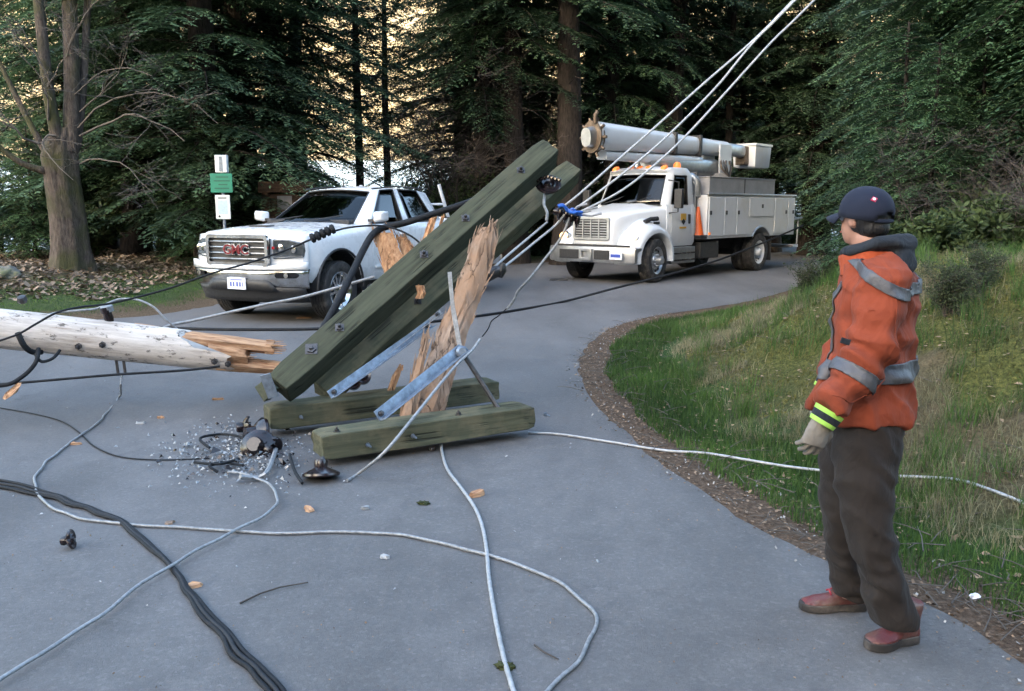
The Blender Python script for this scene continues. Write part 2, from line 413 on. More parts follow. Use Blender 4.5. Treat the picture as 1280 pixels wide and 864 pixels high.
# ------------------------------------------------------------------ trees
def leaf_mat(name, dark, light, trans=.25, rough=.6):
    m, nt, b = _new(name)
    at = N(nt, 'ShaderNodeAttribute', attribute_name='tone')
    oi = N(nt, 'ShaderNodeObjectInfo')
    mx = N(nt, 'ShaderNodeMath', operation='MULTIPLY_ADD', i_1=.35, i_2=-.17); nt.links.new(oi.outputs['Random'], mx.inputs[0])
    ad = N(nt, 'ShaderNodeMath', operation='ADD'); nt.links.new(at.outputs['Fac'], ad.inputs[0]); nt.links.new(mx.outputs[0], ad.inputs[1])
    c = ramp(nt, ad.outputs[0], [(0, dark), (1, light)]).outputs[0]
    nt.links.new(c, b.inputs['Base Color']); b.inputs['Roughness'].default_value = rough; b.inputs['Specular IOR Level'].default_value = .25
    out = nt.nodes['Material Output']; tl = N(nt, 'ShaderNodeBsdfTranslucent'); nt.links.new(c, tl.inputs[0])
    ms = N(nt, 'ShaderNodeMixShader', i_0=trans); nt.links.new(b.outputs[0], ms.inputs[1]); nt.links.new(tl.outputs[0], ms.inputs[2]); nt.links.new(ms.outputs[0], out.inputs[0])
    return m
def bark_mat(name, lo, hi, moss=None, zs=.25):
    m, nt, b = _new(name)
    n1 = noise_tex(nt, 22, 6, .7, stretch=(1, 1, zs)); n2 = noise_tex(nt, 1.6, 4)
    c = ramp(nt, n1.outputs['Fac'], [(.32, lo), (.7, hi)]).outputs[0]
    if moss: c = mixc(nt, ramp(nt, n2.outputs['Fac'], [(.45, 0), (.62, .8)]).outputs[0], c, moss)
    nt.links.new(c, b.inputs['Base Color']); b.inputs['Roughness'].default_value = .9; b.inputs['Specular IOR Level'].default_value = .2
    bump(nt, b, n1.outputs['Fac'], 1., .03); return m
M_FIR = leaf_mat('fir_needles', (.022, .042, .025), (.088, .150, .078))
M_HEM = leaf_mat('hemlock_needles', (.026, .050, .026), (.100, .170, .080))
M_CED = leaf_mat('cedar_sprays', (.022, .044, .022), (.090, .165, .070))
M_BRD = leaf_mat('shrub_leaves', (.018, .032, .012), (.085, .12, .045))
M_BARK = bark_mat('dark_bark', (.012, .010, .009), (.050, .040, .034))
M_BARK2 = bark_mat('maple_bark', (.026, .021, .018), (.115, .095, .082), (.04, .045, .016))
M_TWIG = mat('bare_twigs', (.080, .070, .060), .9, var=.4, vs=3)
M_TWIGD = mat('dark_twigs', (.055, .045, .038), .9, var=.4, vs=3)

def twig_tube(V, Fc, pts, r0, r1, n=4):
    """append a tapered tube to raw lists"""
    base = len(V); pts_, fr = frames(pts); L = len(pts_)
    for i, p in enumerate(pts_):
        R = r0 + (r1 - r0) * i / (L - 1); u, v, t = fr[i]
        for k in range(n):
            a = 2 * pi * k / n; V.append(p + (u * cos(a) + v * sin(a)) * R)
    for i in range(L - 1):
        for k in range(n):
            Fc.append((base + i * n + k, base + i * n + (k + 1) % n, base + (i + 1) * n + (k + 1) % n, base + (i + 1) * n + k))
def raw_mesh(name, V, Fc, m, smooth=True):
    me = bpy.data.meshes.new(name); me.from_pydata([tuple(v) for v in V], [], Fc); me.update(); me.materials.append(m)
    me.polygons.foreach_set('use_smooth', [smooth] * len(me.polygons)); return me
def card_mesh(name, Q, tone, m):
    o = quads_mesh(name, Q, m, col=tone); me = o.data; bpy.data.objects.remove(o); return me

def conifer(seed, H=20, R=3.2, r0=.3, base=1.0, droop=.5, nb=150, leafm=M_FIR, spray=.24, wid=.035, gap=0., dead=True, dens=1., lean=0.):
    """returns (trunk mesh, crown mesh): tapered trunk with limbs, and sprays of needles hung along every limb"""
    rg = np.random.default_rng(seed); V = []; Fc = []
    n = 14; pts = [Vector((lean * i / n * H * .1 + .06 * sin(seed + i * 1.1) * r0 * 2, .06 * cos(seed * 2 + i) * r0 * 2, H * i / n)) for i in range(n + 1)]
    bb = len(V); pp, fr = frames(pts); NS = 12
    for i, p in enumerate(pp):
        t = i / n; Rr_ = r0 * (1 - t) ** .8 + .02 + (r0 * .5 * max(0, 1 - t * 14))
        for k in range(NS):
            a = 2 * pi * k / NS; rr = Rr_ * (1 + .10 * sin(a * 3 + seed) + .06 * sin(a * 5 + i))
            V.append(p + Vector((cos(a), sin(a), 0)) * rr - (Vector((0, 0, .4)) if i == 0 else Vector()))
    for i in range(n):
        for k in range(NS): Fc.append((i * NS + k, i * NS + (k + 1) % NS, (i + 1) * NS + (k + 1) % NS, (i + 1) * NS + k))
    Q = []; T = []
    if dead:
        for i in range(16):
            z = rg.uniform(.8, max(2, base + 2)); a = rg.uniform(0, 2 * pi); L = rg.uniform(.4, 1.8)
            p0 = Vector((0, 0, z)); p1 = p0 + Vector((cos(a), sin(a), rg.uniform(-.2, .3))) * L * .6; p2 = p1 + Vector((cos(a + .3), sin(a + .3), rg.uniform(-.5, .1))) * L * .4
            twig_tube(V, Fc, [p0, p1, p2], .018, .004, 3)
    for i in range(nb):
        t = (i + rg.random()) / nb; z = base + (H - base) * t ** .9
        prof = (1 - t) ** .75 * (.55 + .45 * min(1, t * 5 + .3))
        L = R * prof * rg.uniform(.62, 1.15) + .25
        if rg.random() < gap: continue
        a = i * 2.399 + rg.uniform(-.5, .5)
        dirv = Vector((cos(a), sin(a), 0)); up0 = rg.uniform(.0, .25) + .25 * t
        K = 6; bp = []
        for k in range(K + 1):
            s = k / K
            bp.append(Vector((0, 0, z)) + dirv * L * s + Vector((0, 0, L * (up0 * s - droop * s * s))))
        twig_tube(V, Fc, bp, max(.012, .05 * r0 / .3 * (1 - t) * L / R + .012), .004, 3)
        side = Vector((-sin(a), cos(a), 0)); tone0 = rg.uniform(.1, .8)
        ns = max(6, int(L * 13 * dens))
        for k in range(ns):
            s = (k + rg.random()) / ns; s = .10 + .92 * s
            q = s * K; i0 = min(K - 1, int(q)); p = bp[i0].lerp(bp[i0 + 1], q - i0)
            sg = -1 if k % 2 else 1
            tl = (.25 + .65 * (1 - abs(s - .4)) * min(1.2, L * .45)) * rg.uniform(.6, 1.15)
            dr = (side * sg * rg.uniform(.6, 1) + dirv * rg.uniform(.35, .8)).normalized()
            hang = rg.uniform(.25, .8) * (droop + .25)
            m_ = max(2, int(tl / spray * 1.9))
            tn = tone0 + rg.uniform(-.15, .15)
            for j in range(m_):
                u = (j + .3) / m_; c = p + dr * tl * u + Vector((0, 0, -hang * tl * u * u))
                for sg2 in (-1, 1):
                    ld = (dr * .75 + dr.cross(Vector((0, 0, 1))) * sg2 * rg.uniform(.35, .8) + Vector((0, 0, -hang * u * 1.2 + rg.uniform(-.3, .15)))).normalized()
                    ln = spray * rg.uniform(.6, 1.15) * (1.1 - .4 * u)
                    wv = ld.cross(Vector((rg.uniform(-.4, .4), rg.uniform(-.4, .4), 1))).normalized() * wid * rg.uniform(.7, 1.3)
                    e = c + ld * ln; md = c + ld * ln * .45
                    Q.append((c, md + wv, e, md - wv)); T.append(min(1, max(0, tn + rg.uniform(-.12, .12) + .15 * (u - .5))))
    return raw_mesh('trunk', V, Fc, M_BARK), card_mesh('crown', np.array([[tuple(v) for v in q] for q in Q]), T, leafm)

CONE = {}
CONE['fir_full'] = conifer(1, 17, 4.0, .34, .9, .40, 150, M_FIR, .17, .024, dens=1.5)
CONE['fir_full_b'] = conifer(2, 16, 3.6, .30, 1.6, .50, 140, M_HEM, .16, .022, dens=1.5)
CONE['hemlock'] = conifer(3, 18, 3.6, .30, 4.5, .55, 120, M_HEM, .17, .023, dens=1.5)
CONE['fir_tall'] = conifer(4, 19, 3.1, .36, 6.5, .45, 105, M_FIR, .17, .024, dens=1.5)
CONE['fir_thin'] = conifer(5, 15, 1.7, .12, 4.0, .40, 90, M_FIR, .16, .022, dens=1.5)
CONE['sapling'] = conifer(6, 5.0, 1.5, .06, .2, .45, 90, M_CED, .12, .016, dens=1.7, dead=False)
CONE['cedar'] = conifer(7, 13, 3.4, .26, .8, .62, 150, M_CED, .15, .02, dens=1.6)
def tree(kind, name, x, y, label, group=None, s=1., rz=None, zoff=0., crown=True, sz=None):
    tm, cm = CONE[kind]
    r = thing(name, label, 'tree', (x, y, gz(x, y) + zoff), rz if rz is not None else random.uniform(0, 6.28), group)
    r.scale = (s, s, sz or s * random.uniform(.94, 1.06))
    for nm, me_ in (('trunk', tm), ('crown', cm)):
        c = bpy.data.objects.new(nm, me_); COL.objects.link(c); c.parent = r
    return r
def at_px(px, Y):
    return (px - 640) / F * Y
# prominent trunks, left to right (pixel column, distance)
NAMED = [
    ('fir_full', 'fir_tree', 268, 21.0, 1.05, 'dark dense fir standing directly behind the green sign post'),
    ('fir_full', 'fir_tree', 352, 24.5, 1.0, 'dark full fir whose boughs hang over the bonnet of the white pickup'),
    ('fir_full_b', 'hemlock_tree', 175, 23.0, .95, 'dark hemlock between the forked maple and the green sign post'),
    ('fir_thin', 'fir_tree', 453, 27.0, 1.0, 'thin straight dark trunk rising just left of the pickup roof antenna'),
    ('fir_thin', 'fir_tree', 487, 30.0, 1.0, 'slender tree with a reddish lower trunk, above the roof of the white pickup'),
    ('hemlock', 'hemlock_tree', 603, 27.0, .95, 'dark hemlock behind the rear window of the pickup, left of the thick trunk'),
    ('fir_tall', 'fir_tree', 642, 26.5, .92, 'dark fir trunk rising behind the middle of the leaning green crossarm'),
    ('fir_tall', 'fir_tree', 708, 26.0, 1.1, 'thickest dark trunk, rising left of the bucket truck boom tip'),
    ('hemlock', 'hemlock_tree', 762, 29.0, .9, 'dark hemlock trunk rising behind the boom tip of the bucket truck'),
    ('fir_tall', 'fir_tree', 838, 30.0, 1.0, 'straight dark fir trunk rising behind the middle of the white boom'),
    ('fir_thin', 'fir_tree', 905, 31.5, 1.1, 'thin trunk behind the rear half of the white boom, left one of a close pair'),
    ('fir_thin', 'fir_tree', 921, 33.0, 1.1, 'thin trunk behind the rear half of the white boom, right one of a close pair'),
]
for k, nm, px, Y, s, lb in NAMED:
    tree(k, nm, at_px(px, Y), Y, lb, None, s)
NAMED2 = [('fir_full_b', 135, 25.5, 1.0, 'dark hemlock just right of the maple, beside its bare branches'), ('fir_full', 222, 25.0, 1.0, 'dark fir in the gap between the maple branches and the sign post'),
    ('fir_full', 312, 22.8, 1.05, 'dark dense fir right of the sign post, above the pickup grille'), ('hemlock', 380, 28.0, .9, 'dark hemlock behind the pickup windscreen'),
    ('fir_full', 1062, 31.5, .95, 'dark fir straight above the cap of the worker'), ('fir_full_b', 1205, 17.5, .85, 'dark hemlock at the top of the bank just right of the worker'), ('cedar', 1240, 15.5, .85, 'dark cedar on the upper bank, nearest the right edge but two'),
    ('fir_full', 1300, 14.5, .9, 'dark fir on the upper bank near the right edge'), ('cedar', 1360, 12.2, .85, 'cedar with light green sprays hanging in at the right edge'), ('fir_full_b', 1150, 22.0, .8, 'dark dense hemlock deep in the wood right of the worker'), ('fir_full_b', 1020, 32.5, 1.05, 'dark hemlock between the bucket and the worker'),
('fir_full', 578, 31.5, 1.0, 'dark dense fir seen above the rear window of the pickup'), ('fir_full_b', 585, 35, 1.05, 'dark hemlock left of the upper end of the leaning crossarms'),
    ('fir_full', 622, 32, 1.0, 'dark dense fir directly behind the upper end of the leaning crossarms'), ('fir_full', 672, 33, 1.1, 'dark dense fir between the two thick trunks left of the boom tip'), ('fir_full_b', 735, 32.5, 1.1, 'dark hemlock right behind the boom tip'),
    ('fir_full', 800, 34.5, 1.1, 'dark dense fir behind the middle of the boom'), ('hemlock', 958, 33, 1.1, 'dark hemlock above the bucket at the rear of the truck'), ('fir_full', 1010, 31, 1.05, 'dark dense fir above the road bend behind the bucket truck')]
for k, px, Y, s, lb in NAMED2: tree(k, 'fir_tree' if 'fir' in k and 'full_b' not in k else 'hemlock_tree', at_px(px, Y), Y, lb, None, s)
# forest behind them
rg = random.Random(11)
def scatter(n, xr, yr, kinds, nm, lb, grp, smin=.8, smax=1.15, mind=2.2, avoid=None):
    got = []
    tries = 0
    while len(got) < n and tries < 4000:
        tries += 1
        y = rg.uniform(*yr); x = rg.uniform(*xr) * y / F if xr[1] > 300 or xr[0] < -300 else rg.uniform(*xr)
        if any((x - a) ** 2 + (y - b_) ** 2 < mind ** 2 for a, b_ in got): continue
        if avoid and avoid(x, y): continue
        got.append((x, y)); tree(rg.choice(kinds), nm, x, y, lb, grp, rg.uniform(smin, smax))
def onroad(x, y):
    _, d_, _, i_ = ground_fields(np.array([x]), np.array([y])); return bool(i_[0]) or d_[0] < 1.5
def px_of(x, y): return 640 + F * x / y
def onr(x, y):
    px = px_of(x, y); s_ = y * .93 - x * .30
    return onroad(x, y) or s_ > 46 or (660 < px < 1010 + 3.2 * F / y and y < 30) or 385 < px < 560 or 195 < px < 215 or 22 < px < 46
scatter(4, (-800, -560), (22, 40), ['fir_full', 'fir_full_b', 'hemlock', 'fir_thin'], 'conifer', 'dark conifer in the lakeside forest, behind the forked maple on the left', 'lakeside conifers behind the maple', avoid=onr, mind=2.6)
scatter(3, (-540, -370), (24, 42), ['fir_full', 'fir_full_b', 'hemlock', 'fir_thin'], 'conifer', 'dark conifer in the lakeside forest, behind the green sign post', 'lakeside conifers behind the sign post', avoid=onr, mind=2.4)
scatter(14, (-95, 130), (28, 45), ['hemlock', 'fir_full', 'fir_full_b', 'fir_thin', 'fir_full'], 'conifer', 'dark conifer between the pickup roof and the boom tip of the bucket truck', 'conifers between pickup roof and boom tip', .8, 1.1, avoid=onr, mind=1.9)
scatter(13, (120, 440), (34, 54), ['hemlock', 'fir_full', 'fir_full_b', 'fir_tall', 'fir_thin'], 'conifer', 'dark conifer behind the service body of the bucket truck', 'conifers behind the service body of the bucket truck', .85, 1.15, avoid=onr, mind=1.8)
scatter(16, (390, 640), (17, 34), ['hemlock', 'fir_full_b', 'cedar', 'fir_full'], 'conifer', 'dark conifer in the wood right of the bucket truck, behind the worker', 'conifers behind the worker', .75, 1.05, avoid=onr, mind=1.8)
scatter(16, (560, 950), (13, 26), ['hemlock', 'fir_full_b', 'cedar', 'fir_full'], 'conifer', 'dark conifer at the right edge of the photo above the mossy bank', 'conifers above the mossy bank', .7, 1.0, avoid=onr, mind=1.9)
# young growth along the forest edge
scatter(5, (-700, -330), (20.5, 27), ['sapling'], 'sapling', 'young conifer in the shade at the forest edge left of the pickup', 'young conifers at the left forest edge', .5, 1.0, avoid=onr, mind=1.0)
scatter(24, (-60, 150), (25, 38), ['sapling'], 'sapling', 'young conifer in the forest edge between the pickup and the bucket truck', 'young conifers between the two trucks', .5, 1.2, avoid=lambda x, y: onroad(x, y), mind=.9)
scatter(18, (430, 700), (12, 30), ['sapling'], 'sapling', 'young conifer at the roadside beyond the worker', 'young conifers beyond the worker', .4, .8, avoid=lambda x, y: onroad(x, y), mind=.9)
# the wood continued unseen at the photographer's back, added to cut low skylight
for xr, n_ in (((5, 22), 13), ((-28, -9.5), 13)):
    k_ = 0
    while k_ < n_:
        x, y = rg.uniform(*xr), rg.uniform(-26, -5)
        if onroad(x, y): continue
        k_ += 1; tree(rg.choice(['fir_full', 'fir_full_b', 'hemlock']), 'conifer', x, y, 'unseen conifer added behind the photographer to block low skylight', 'added conifers behind the photographer', rg.uniform(.8, 1.1))
# ------------------------------------------------------------------ vehicle helpers
M_WHITE = mat('white_car_paint', (.66, .67, .68), .28, var=.03, vs=3, coat=.6, dirt=((.58, .57, .55), .30, 1.2), rvar=.05)
M_TWHITE = mat('white_truck_paint', (.52, .545, .575), .38, var=.04, vs=3, coat=.3, dirt=((.45, .44, .41), .38, 1.5), rvar=.08)
M_CHROME = mat('chrome', (.62, .63, .64), .16, 1., var=.05, vs=5, dirt=((.30, .28, .25), .42, 4), rvar=.08)
M_STEEL = mat('brushed_steel', (.42, .43, .44), .4, .9, var=.15, vs=9, rvar=.1)
M_BLACK = mat('black_plastic', (.018, .018, .019), .55, var=.3, vs=14, rvar=.12)
M_GLOSSB = mat('gloss_black', (.010, .010, .011), .12, var=.2, vs=6)
M_RUBBER = mat('tyre_rubber', (.022, .021, .021), .82, var=.3, vs=12, dirt=((.09, .08, .07), .40, 6), bmp=.3, bs=120)
M_RED = mat('red_enamel', (.13, .006, .010), .25, var=.08, coat=.5)
M_AMBER = mat('amber_lens', (.55, .16, .015), .2, var=.1)
M_REDL = mat('red_lens', (.35, .01, .01), .2, var=.1)
M_INT = mat('cab_interior', (.030, .030, .032), .8, var=.3, vs=5)
M_GLASS = clear_glass('window_glass', (.15, .17, .17)); M_SGLASS = clear_glass('dark_side_glass', (.06, .07, .07))
M_DGLASS = glass_mat('tinted_glass', (.012, .015, .017), .04)
M_PLATE = mat('plate_white', (.62, .64, .70), .4, var=.05)
M_BLUE = mat('print_blue', (.03, .06, .30), .5, var=.05)
M_GREY = mat('grey_box_paint', (.20, .20, .205), .6, var=.15, vs=4)
M_ORANGE = mat('cone_orange', (.60, .10, .015), .5, var=.12)
M_LENS = clear_glass('clear_lens')
def emit(name, c, s):
    m, nt, b = _new(name); b.inputs['Base Color'].default_value = (*c, 1)
    b.inputs['Emission Color'].default_value = (*c, 1); b.inputs['Emission Strength'].default_value = s; return m
M_LAMP = emit('lit_headlamp', (1, .50, .17), .62)
M_HOUS = mat('lamp_housing', (.16, .17, .18), .15, .7, var=.5, vs=14)
M_MARK = emit('lit_marker', (.8, .20, .04), .06)

def solid(o, t, off=-1):
    m_ = o.modifiers.new('thickness', 'SOLIDIFY'); m_.thickness = t; m_.offset = off; return o
def add_surf(bm, f, nu, nv):
    g = [[bm.verts.new(f(i / nu, j / nv)) for i in range(nu + 1)] for j in range(nv + 1)]
    fs = []
    for j in range(nv):
        for i in range(nu): fs.append(bm.faces.new((g[j][i], g[j][i + 1], g[j + 1][i + 1], g[j + 1][i])))
    return g, fs
def boolean(o, cutter_bm):
    me = bpy.data.meshes.new('cut'); cutter_bm.normal_update(); cutter_bm.to_mesh(me); cutter_bm.free()
    c = bpy.data.objects.new('cut', me); COL.objects.link(c)
    par = o.parent; o.parent = None
    m_ = o.modifiers.new('b', 'BOOLEAN'); m_.operation = 'DIFFERENCE'; m_.object = c; m_.solver = 'EXACT'
    bpy.context.view_layer.update(); bake(o); o.parent = par
    bpy.data.objects.remove(c); bpy.data.meshes.remove(me)
def finish(o, bevel=.012, ang=32, seg=2):
    b_ = o.modifiers.new('bevel', 'BEVEL'); b_.width = bevel; b_.segments = seg; b_.limit_method = 'ANGLE'; b_.angle_limit = radians(ang)
    b_.use_clamp_overlap = True
    set_auto(o.data, 40); return o
def cyl_y(bm, x, z, y0, y1, r, n=32):
    add_lathe(bm, [(r, 0), (r, y1 - y0)], n, Matrix.Translation((x, y0, z)) @ Matrix.Rotation(-pi / 2, 4, 'X'))
def text_mesh(s, size, depth=.01, bold=0.):
    cu = bpy.data.curves.new('t', 'FONT'); cu.body = s; cu.size = size; cu.extrude = depth; cu.offset = bold
    cu.align_x = 'CENTER'; cu.align_y = 'CENTER'; cu.resolution_u = 3
    o = bpy.data.objects.new('t', cu); COL.objects.link(o); bpy.context.view_layer.update()
    me = bpy.data.meshes.new_from_object(o.evaluated_get(bpy.context.evaluated_depsgraph_get()))
    bpy.data.objects.remove(o); bpy.data.curves.remove(cu)
    bm = BM(); bm.from_mesh(me); bpy.data.meshes.remove(me); return bm
def wheel(parent, x, y, r, width, rim_r, side, rim_mat, spokes=6, dish=.04, steer=0., dual=False):
    """wheel = tyre with rim, brake and nuts below it; side +1 left, -1 right; the outer face looks along side*y"""
    MT = Matrix.Translation((x, y, r)) @ Matrix.Rotation(steer, 4, 'Z') @ (Matrix.Rotation(-pi / 2, 4, 'X') if side > 0 else Matrix.Rotation(pi / 2, 4, 'X'))
    hw = width / 2; bm = BM()
    prof = [(rim_r - .01, -hw * .8), (rim_r + .02, -hw * .95), (r * .86, -hw), (r * .95, -hw * .93), (r * .985, -hw * .8)]
    for k in range(5):
        z = -hw * .72 + k * hw * .36; prof += [(r, z - hw * .12), (r, z + hw * .12), (r - .010, z + hw * .14), (r - .010, z + hw * .22)] if k < 4 else [(r, z - hw * .12), (r, z + hw * .1)]
    prof += [(r * .985, hw * .8), (r * .95, hw * .93), (r * .86, hw), (rim_r + .02, hw * .95), (rim_r - .01, hw * .8)]
    add_lathe(bm, prof, 40, cap=False)
    # tread blocks
    for k in range(40):
        a = 2 * pi * k / 40
        for zz in (-hw * .8, hw * .62): add_box(bm, (r - .012, -.012, zz), (r + .003, .012, zz + hw * .18), Matrix.Rotation(a, 4, 'Z'))
    bmesh.ops.transform(bm, matrix=MT, verts=bm.verts)
    w_ = obj('wheel', bm, M_RUBBER, parent, auto=30)
    bm = BM()
    add_lathe(bm, [(rim_r - .012, -hw * .8), (rim_r - .03, -hw * .3), (rim_r - .035, hw * .5), (rim_r, hw * .80), (rim_r + .012, hw * .86), (rim_r + .006, hw * .9), (rim_r - .014, hw * .84), (rim_r - .045, hw * .5), (rim_r - .05, -hw * .75)], 36, cap=False)
    if spokes:
        zc = hw * .55 - dish
        add_lathe(bm, [(.001, zc - .03), (.075, zc - .03), (.085, zc), (.075, zc + .03), (.04, zc + .045), (.001, zc + .045)], 24, cap=False)
        for k in range(spokes):
            for off in (-.13, .13):
                a = 2 * pi * k / spokes; Mx = Matrix.Rotation(a, 4, 'Z')
                s0 = [(.06, -.022 + off * .12, zc - .01), (.06, .022 + off * .12, zc - .01), (.06, .02 + off * .12, zc + .028), (.06, -.02 + off * .12, zc + .028)]
                s1 = [(rim_r - .02, -.017 + off * .42, zc + dish * .4), (rim_r - .02, .017 + off * .42, zc + dish * .4), (rim_r - .02, .013 + off * .42, zc + dish + .012), (rim_r - .02, -.013 + off * .42, zc + dish + .012)]
                n0 = len(bm.verts); add_loft(bm, [s0, s1]); bm.verts.ensure_lookup_table()
                bmesh.ops.transform(bm, matrix=Mx, verts=bm.verts[n0:])
    else:   # pressed disc wheel with hand holes
        z0 = hw * .1 if not dual else hw * .72
        zi = hw * .55 if not dual else -hw * .1
        add_lathe(bm, [(rim_r - .03, z0), (rim_r - .09, zi), (.15, zi), (.14, zi + .02), (.10, zi + .03), (.095, zi + .16), (.06, zi + .19), (.001, zi + .19)], 36, cap=False)
        for k in range(10):
            a = 2 * pi * k / 10
            add_lathe(bm, [(.016, 0), (.016, .03), (.010, .04)], 6, Matrix.Translation((.125 * cos(a), .125 * sin(a), zi + .015)))
    bmesh.ops.transform(bm, matrix=MT, verts=bm.verts)
    obj('rim', bm, rim_mat, w_, auto=30)
    bm = BM()
    if spokes: add_lathe(bm, [(.001, -hw * .2), (rim_r - .06, -hw * .2), (rim_r - .06, -hw * .1), (.001, -hw * .1)], 28, cap=False)
    else:
        for k in range(10):
            a = 2 * pi * (k + .5) / 10; zz = (hw * .1 + hw * .55) / 2 + .03 if not dual else hw * .33
            add_lathe(bm, [(.026, 0), (.026, .012)], 12, Matrix.Translation(((rim_r - .062) * cos(a), (rim_r - .062) * sin(a), zz)) @ Matrix.Rotation(0, 4, 'Y'))
    bmesh.ops.transform(bm, matrix=MT, verts=bm.verts)
    obj('brake_disc' if spokes else 'hand_hole', bm, M_STEEL if spokes else M_BLACK, w_, auto=30)
    return w_
def shell(name, faces, tagged, m, parent, glassm, glass_names, t=.035, inset=.03, push=.012, sealm=None):
    """faces: list of (quad points, tag). Tagged patches become glass parts, framed by the shell they are cut from"""
    bm = BM(); cache = {}
    def v(p):
        k = tuple(round(c, 4) for c in p)
        if k not in cache: cache[k] = bm.verts.new(p)
        return cache[k]
    groups = {}
    for q, tg in faces:
        vs_ = []
        for p in q:
            x = v(p)
            if x not in vs_: vs_.append(x)
        if len(vs_) < 3: continue
        f_ = bm.faces.new(vs_)
        if tg: groups.setdefault(tg, []).append(f_)
    bm.normal_update(); bmesh.ops.recalc_face_normals(bm, faces=bm.faces)
    for tg, fs in groups.items():
        bmesh.ops.inset_region(bm, faces=fs, thickness=inset, use_even_offset=True)
        g = BM(); mp = {}
        nrm = Vector()
        for f_ in fs: nrm += f_.normal
        nrm.normalize()
        for f_ in fs:
            lst = []
            for q in f_.verts:
                if q not in mp: mp[q] = g.verts.new(q.co - nrm * push)
                lst.append(mp[q])
            g.faces.new(lst)
        bmesh.ops.subdivide_edges(g, edges=g.edges[:], cuts=4, use_grid_fill=True)
        go = obj(glass_names.get(tg, 'window'), g, (M_SGLASS if ('side' in tg or 'rear' in tg) else glassm), parent, smooth=True)
        solid(go, .006)
        if sealm:
            be = BM()
            edges = {}
            for f_ in fs:
                for e in f_.edges:
                    edges[e] = edges.get(e, 0) + 1
            loop = [e for e, c in edges.items() if c == 1]
            for e in loop:
                a, b_ = e.verts[0].co, e.verts[1].co
                add_tube(be, [a - nrm * .004, b_ - nrm * .004], .012, 6)
            obj('window_seal', be, sealm, go)
        bmesh.ops.delete(bm, geom=fs, context='FACES')
    o = obj(name, bm, m, parent); solid(o, t)
    b_ = o.modifiers.new('bevel', 'BEVEL'); b_.width = .012; b_.segments = 2; b_.limit_method = 'ANGLE'; b_.angle_limit = radians(30)
    set_auto(o.data, 45)
    return o

# ------------------------------------------------------------------ white pickup
PK = thing('pickup_truck', 'white crew cab pickup truck with a chrome grille, parked facing the broken pole', 'pickup truck', (-3.50, 13.55, 0), 4.272)
PK.scale = (1.06, 1.06, 1.06)
WB = 3.95
def body_ring(x, w, zb, zsh, zc):
    h = [(w - .07, zb), (w - .01, zb + .10), (w + .012, .82), (w - .004, zsh - .13), (w - .045, zsh - .035), (w - .13, zsh + .012), (w * .5, zc - .012), (w * .22, zc)]
    return [(x, y, z) for y, z in h] + [(x, -y, z) for y, z in reversed(h)]
st = [(.85, .55, .66, 1.17, 1.20), (.82, .70, .66, 1.20, 1.235), (.74, .85, .64, 1.22, 1.27), (.60, .945, .58, 1.225, 1.295), (.40, .985, .52, 1.235, 1.31), (-.1, .995, .5, 1.26, 1.335), (-.55, .995, .5, 1.295, 1.36), (-.72, .995, .5, 1.325, 1.375), (-.74, .995, .5, 1.34, 1.35), (-3.10, .995, .5, 1.36, 1.37)]
bm = BM(); add_loft(bm, [body_ring(*s) for s in st]); body = obj('body', bm, M_WHITE, PK)
cut = BM()
for s_ in (-1, 1): cyl_y(cut, 0, .46, min(.55 * s_, 1.2 * s_), max(.55 * s_, 1.2 * s_), .525)
boolean(body, cut)
cut = BM()
for s_ in (-1, 1):
    for x in (-.80, -1.86, -2.92): add_box(cut, (x - .005, min(.975 * s_, 1.1 * s_), .56), (x + .005, max(.975 * s_, 1.1 * s_), 1.4))
    add_box(cut, (-2.92, min(.978 * s_, 1.1 * s_), .56), (-.80, max(.978 * s_, 1.1 * s_), .568))
add_box(cut, (-.72, .845, 1.15), (.72, .853, 1.42)); add_box(cut, (-.72, -.853, 1.15), (.72, -.845, 1.42))
boolean(body, cut); finish(body, .006, 50)
# bed
bm = BM(); add_loft(bm, [[(x, y, z) for y, z in [(.925, .5), (.985, .6), (1.007, .82), (.99, 1.12), (.975, 1.35), (.93, 1.38), (-.93, 1.38), (-.975, 1.35), (-.99, 1.12), (-1.007, .82), (-.985, .6), (-.925, .5)]] for x in (-3.13, -5.12)])
bed = obj('cargo_bed', bm, M_WHITE, PK); cut = BM(); add_box(cut, (-5.07, -.86, .72), (-3.19, .86, 1.5))
boolean(bed, cut); cut = BM()
for s_ in (-1, 1): cyl_y(cut, -WB, .46, min(.60 * s_, 1.2 * s_), max(.60 * s_, 1.2 * s_), .525)
boolean(bed, cut); finish(bed, .006, 50)
bm = BM()
for s_ in (-1, 1): add_box(bm, (-5.10, min(.86 * s_, .985 * s_), 1.382), (-3.15, max(.86 * s_, .985 * s_), 1.405))
obj('bed_rail_cap', bm, M_BLACK, bed, bevel=.006)
# wheel arch liners and arch lips
for xa in (0, -WB):
    for s_ in (-1, 1):
        bm = BM()
        def fl(u, v, xa=xa, s_=s_):
            a = pi * u * 1.06 - .03 * pi; return (xa + .52 * cos(a), s_ * (.58 + .40 * v), .46 + .52 * sin(a))
        add_surf(bm, fl, 20, 1)
        lin = obj('arch_liner', bm, M_BLACK, PK); solid(lin, .01)
for xa in (0, -WB):
    for s_ in (-1, 1):
        bm = BM(); add_tube(bm, [(xa + .535 * cos(a), s_ * 1.0, .46 + .535 * sin(a)) for a in [pi * (k / 24 * 1.04 - .02) for k in range(25)]], .018, 6)
        obj('arch_lip', bm, M_BLACK, PK, auto=40)
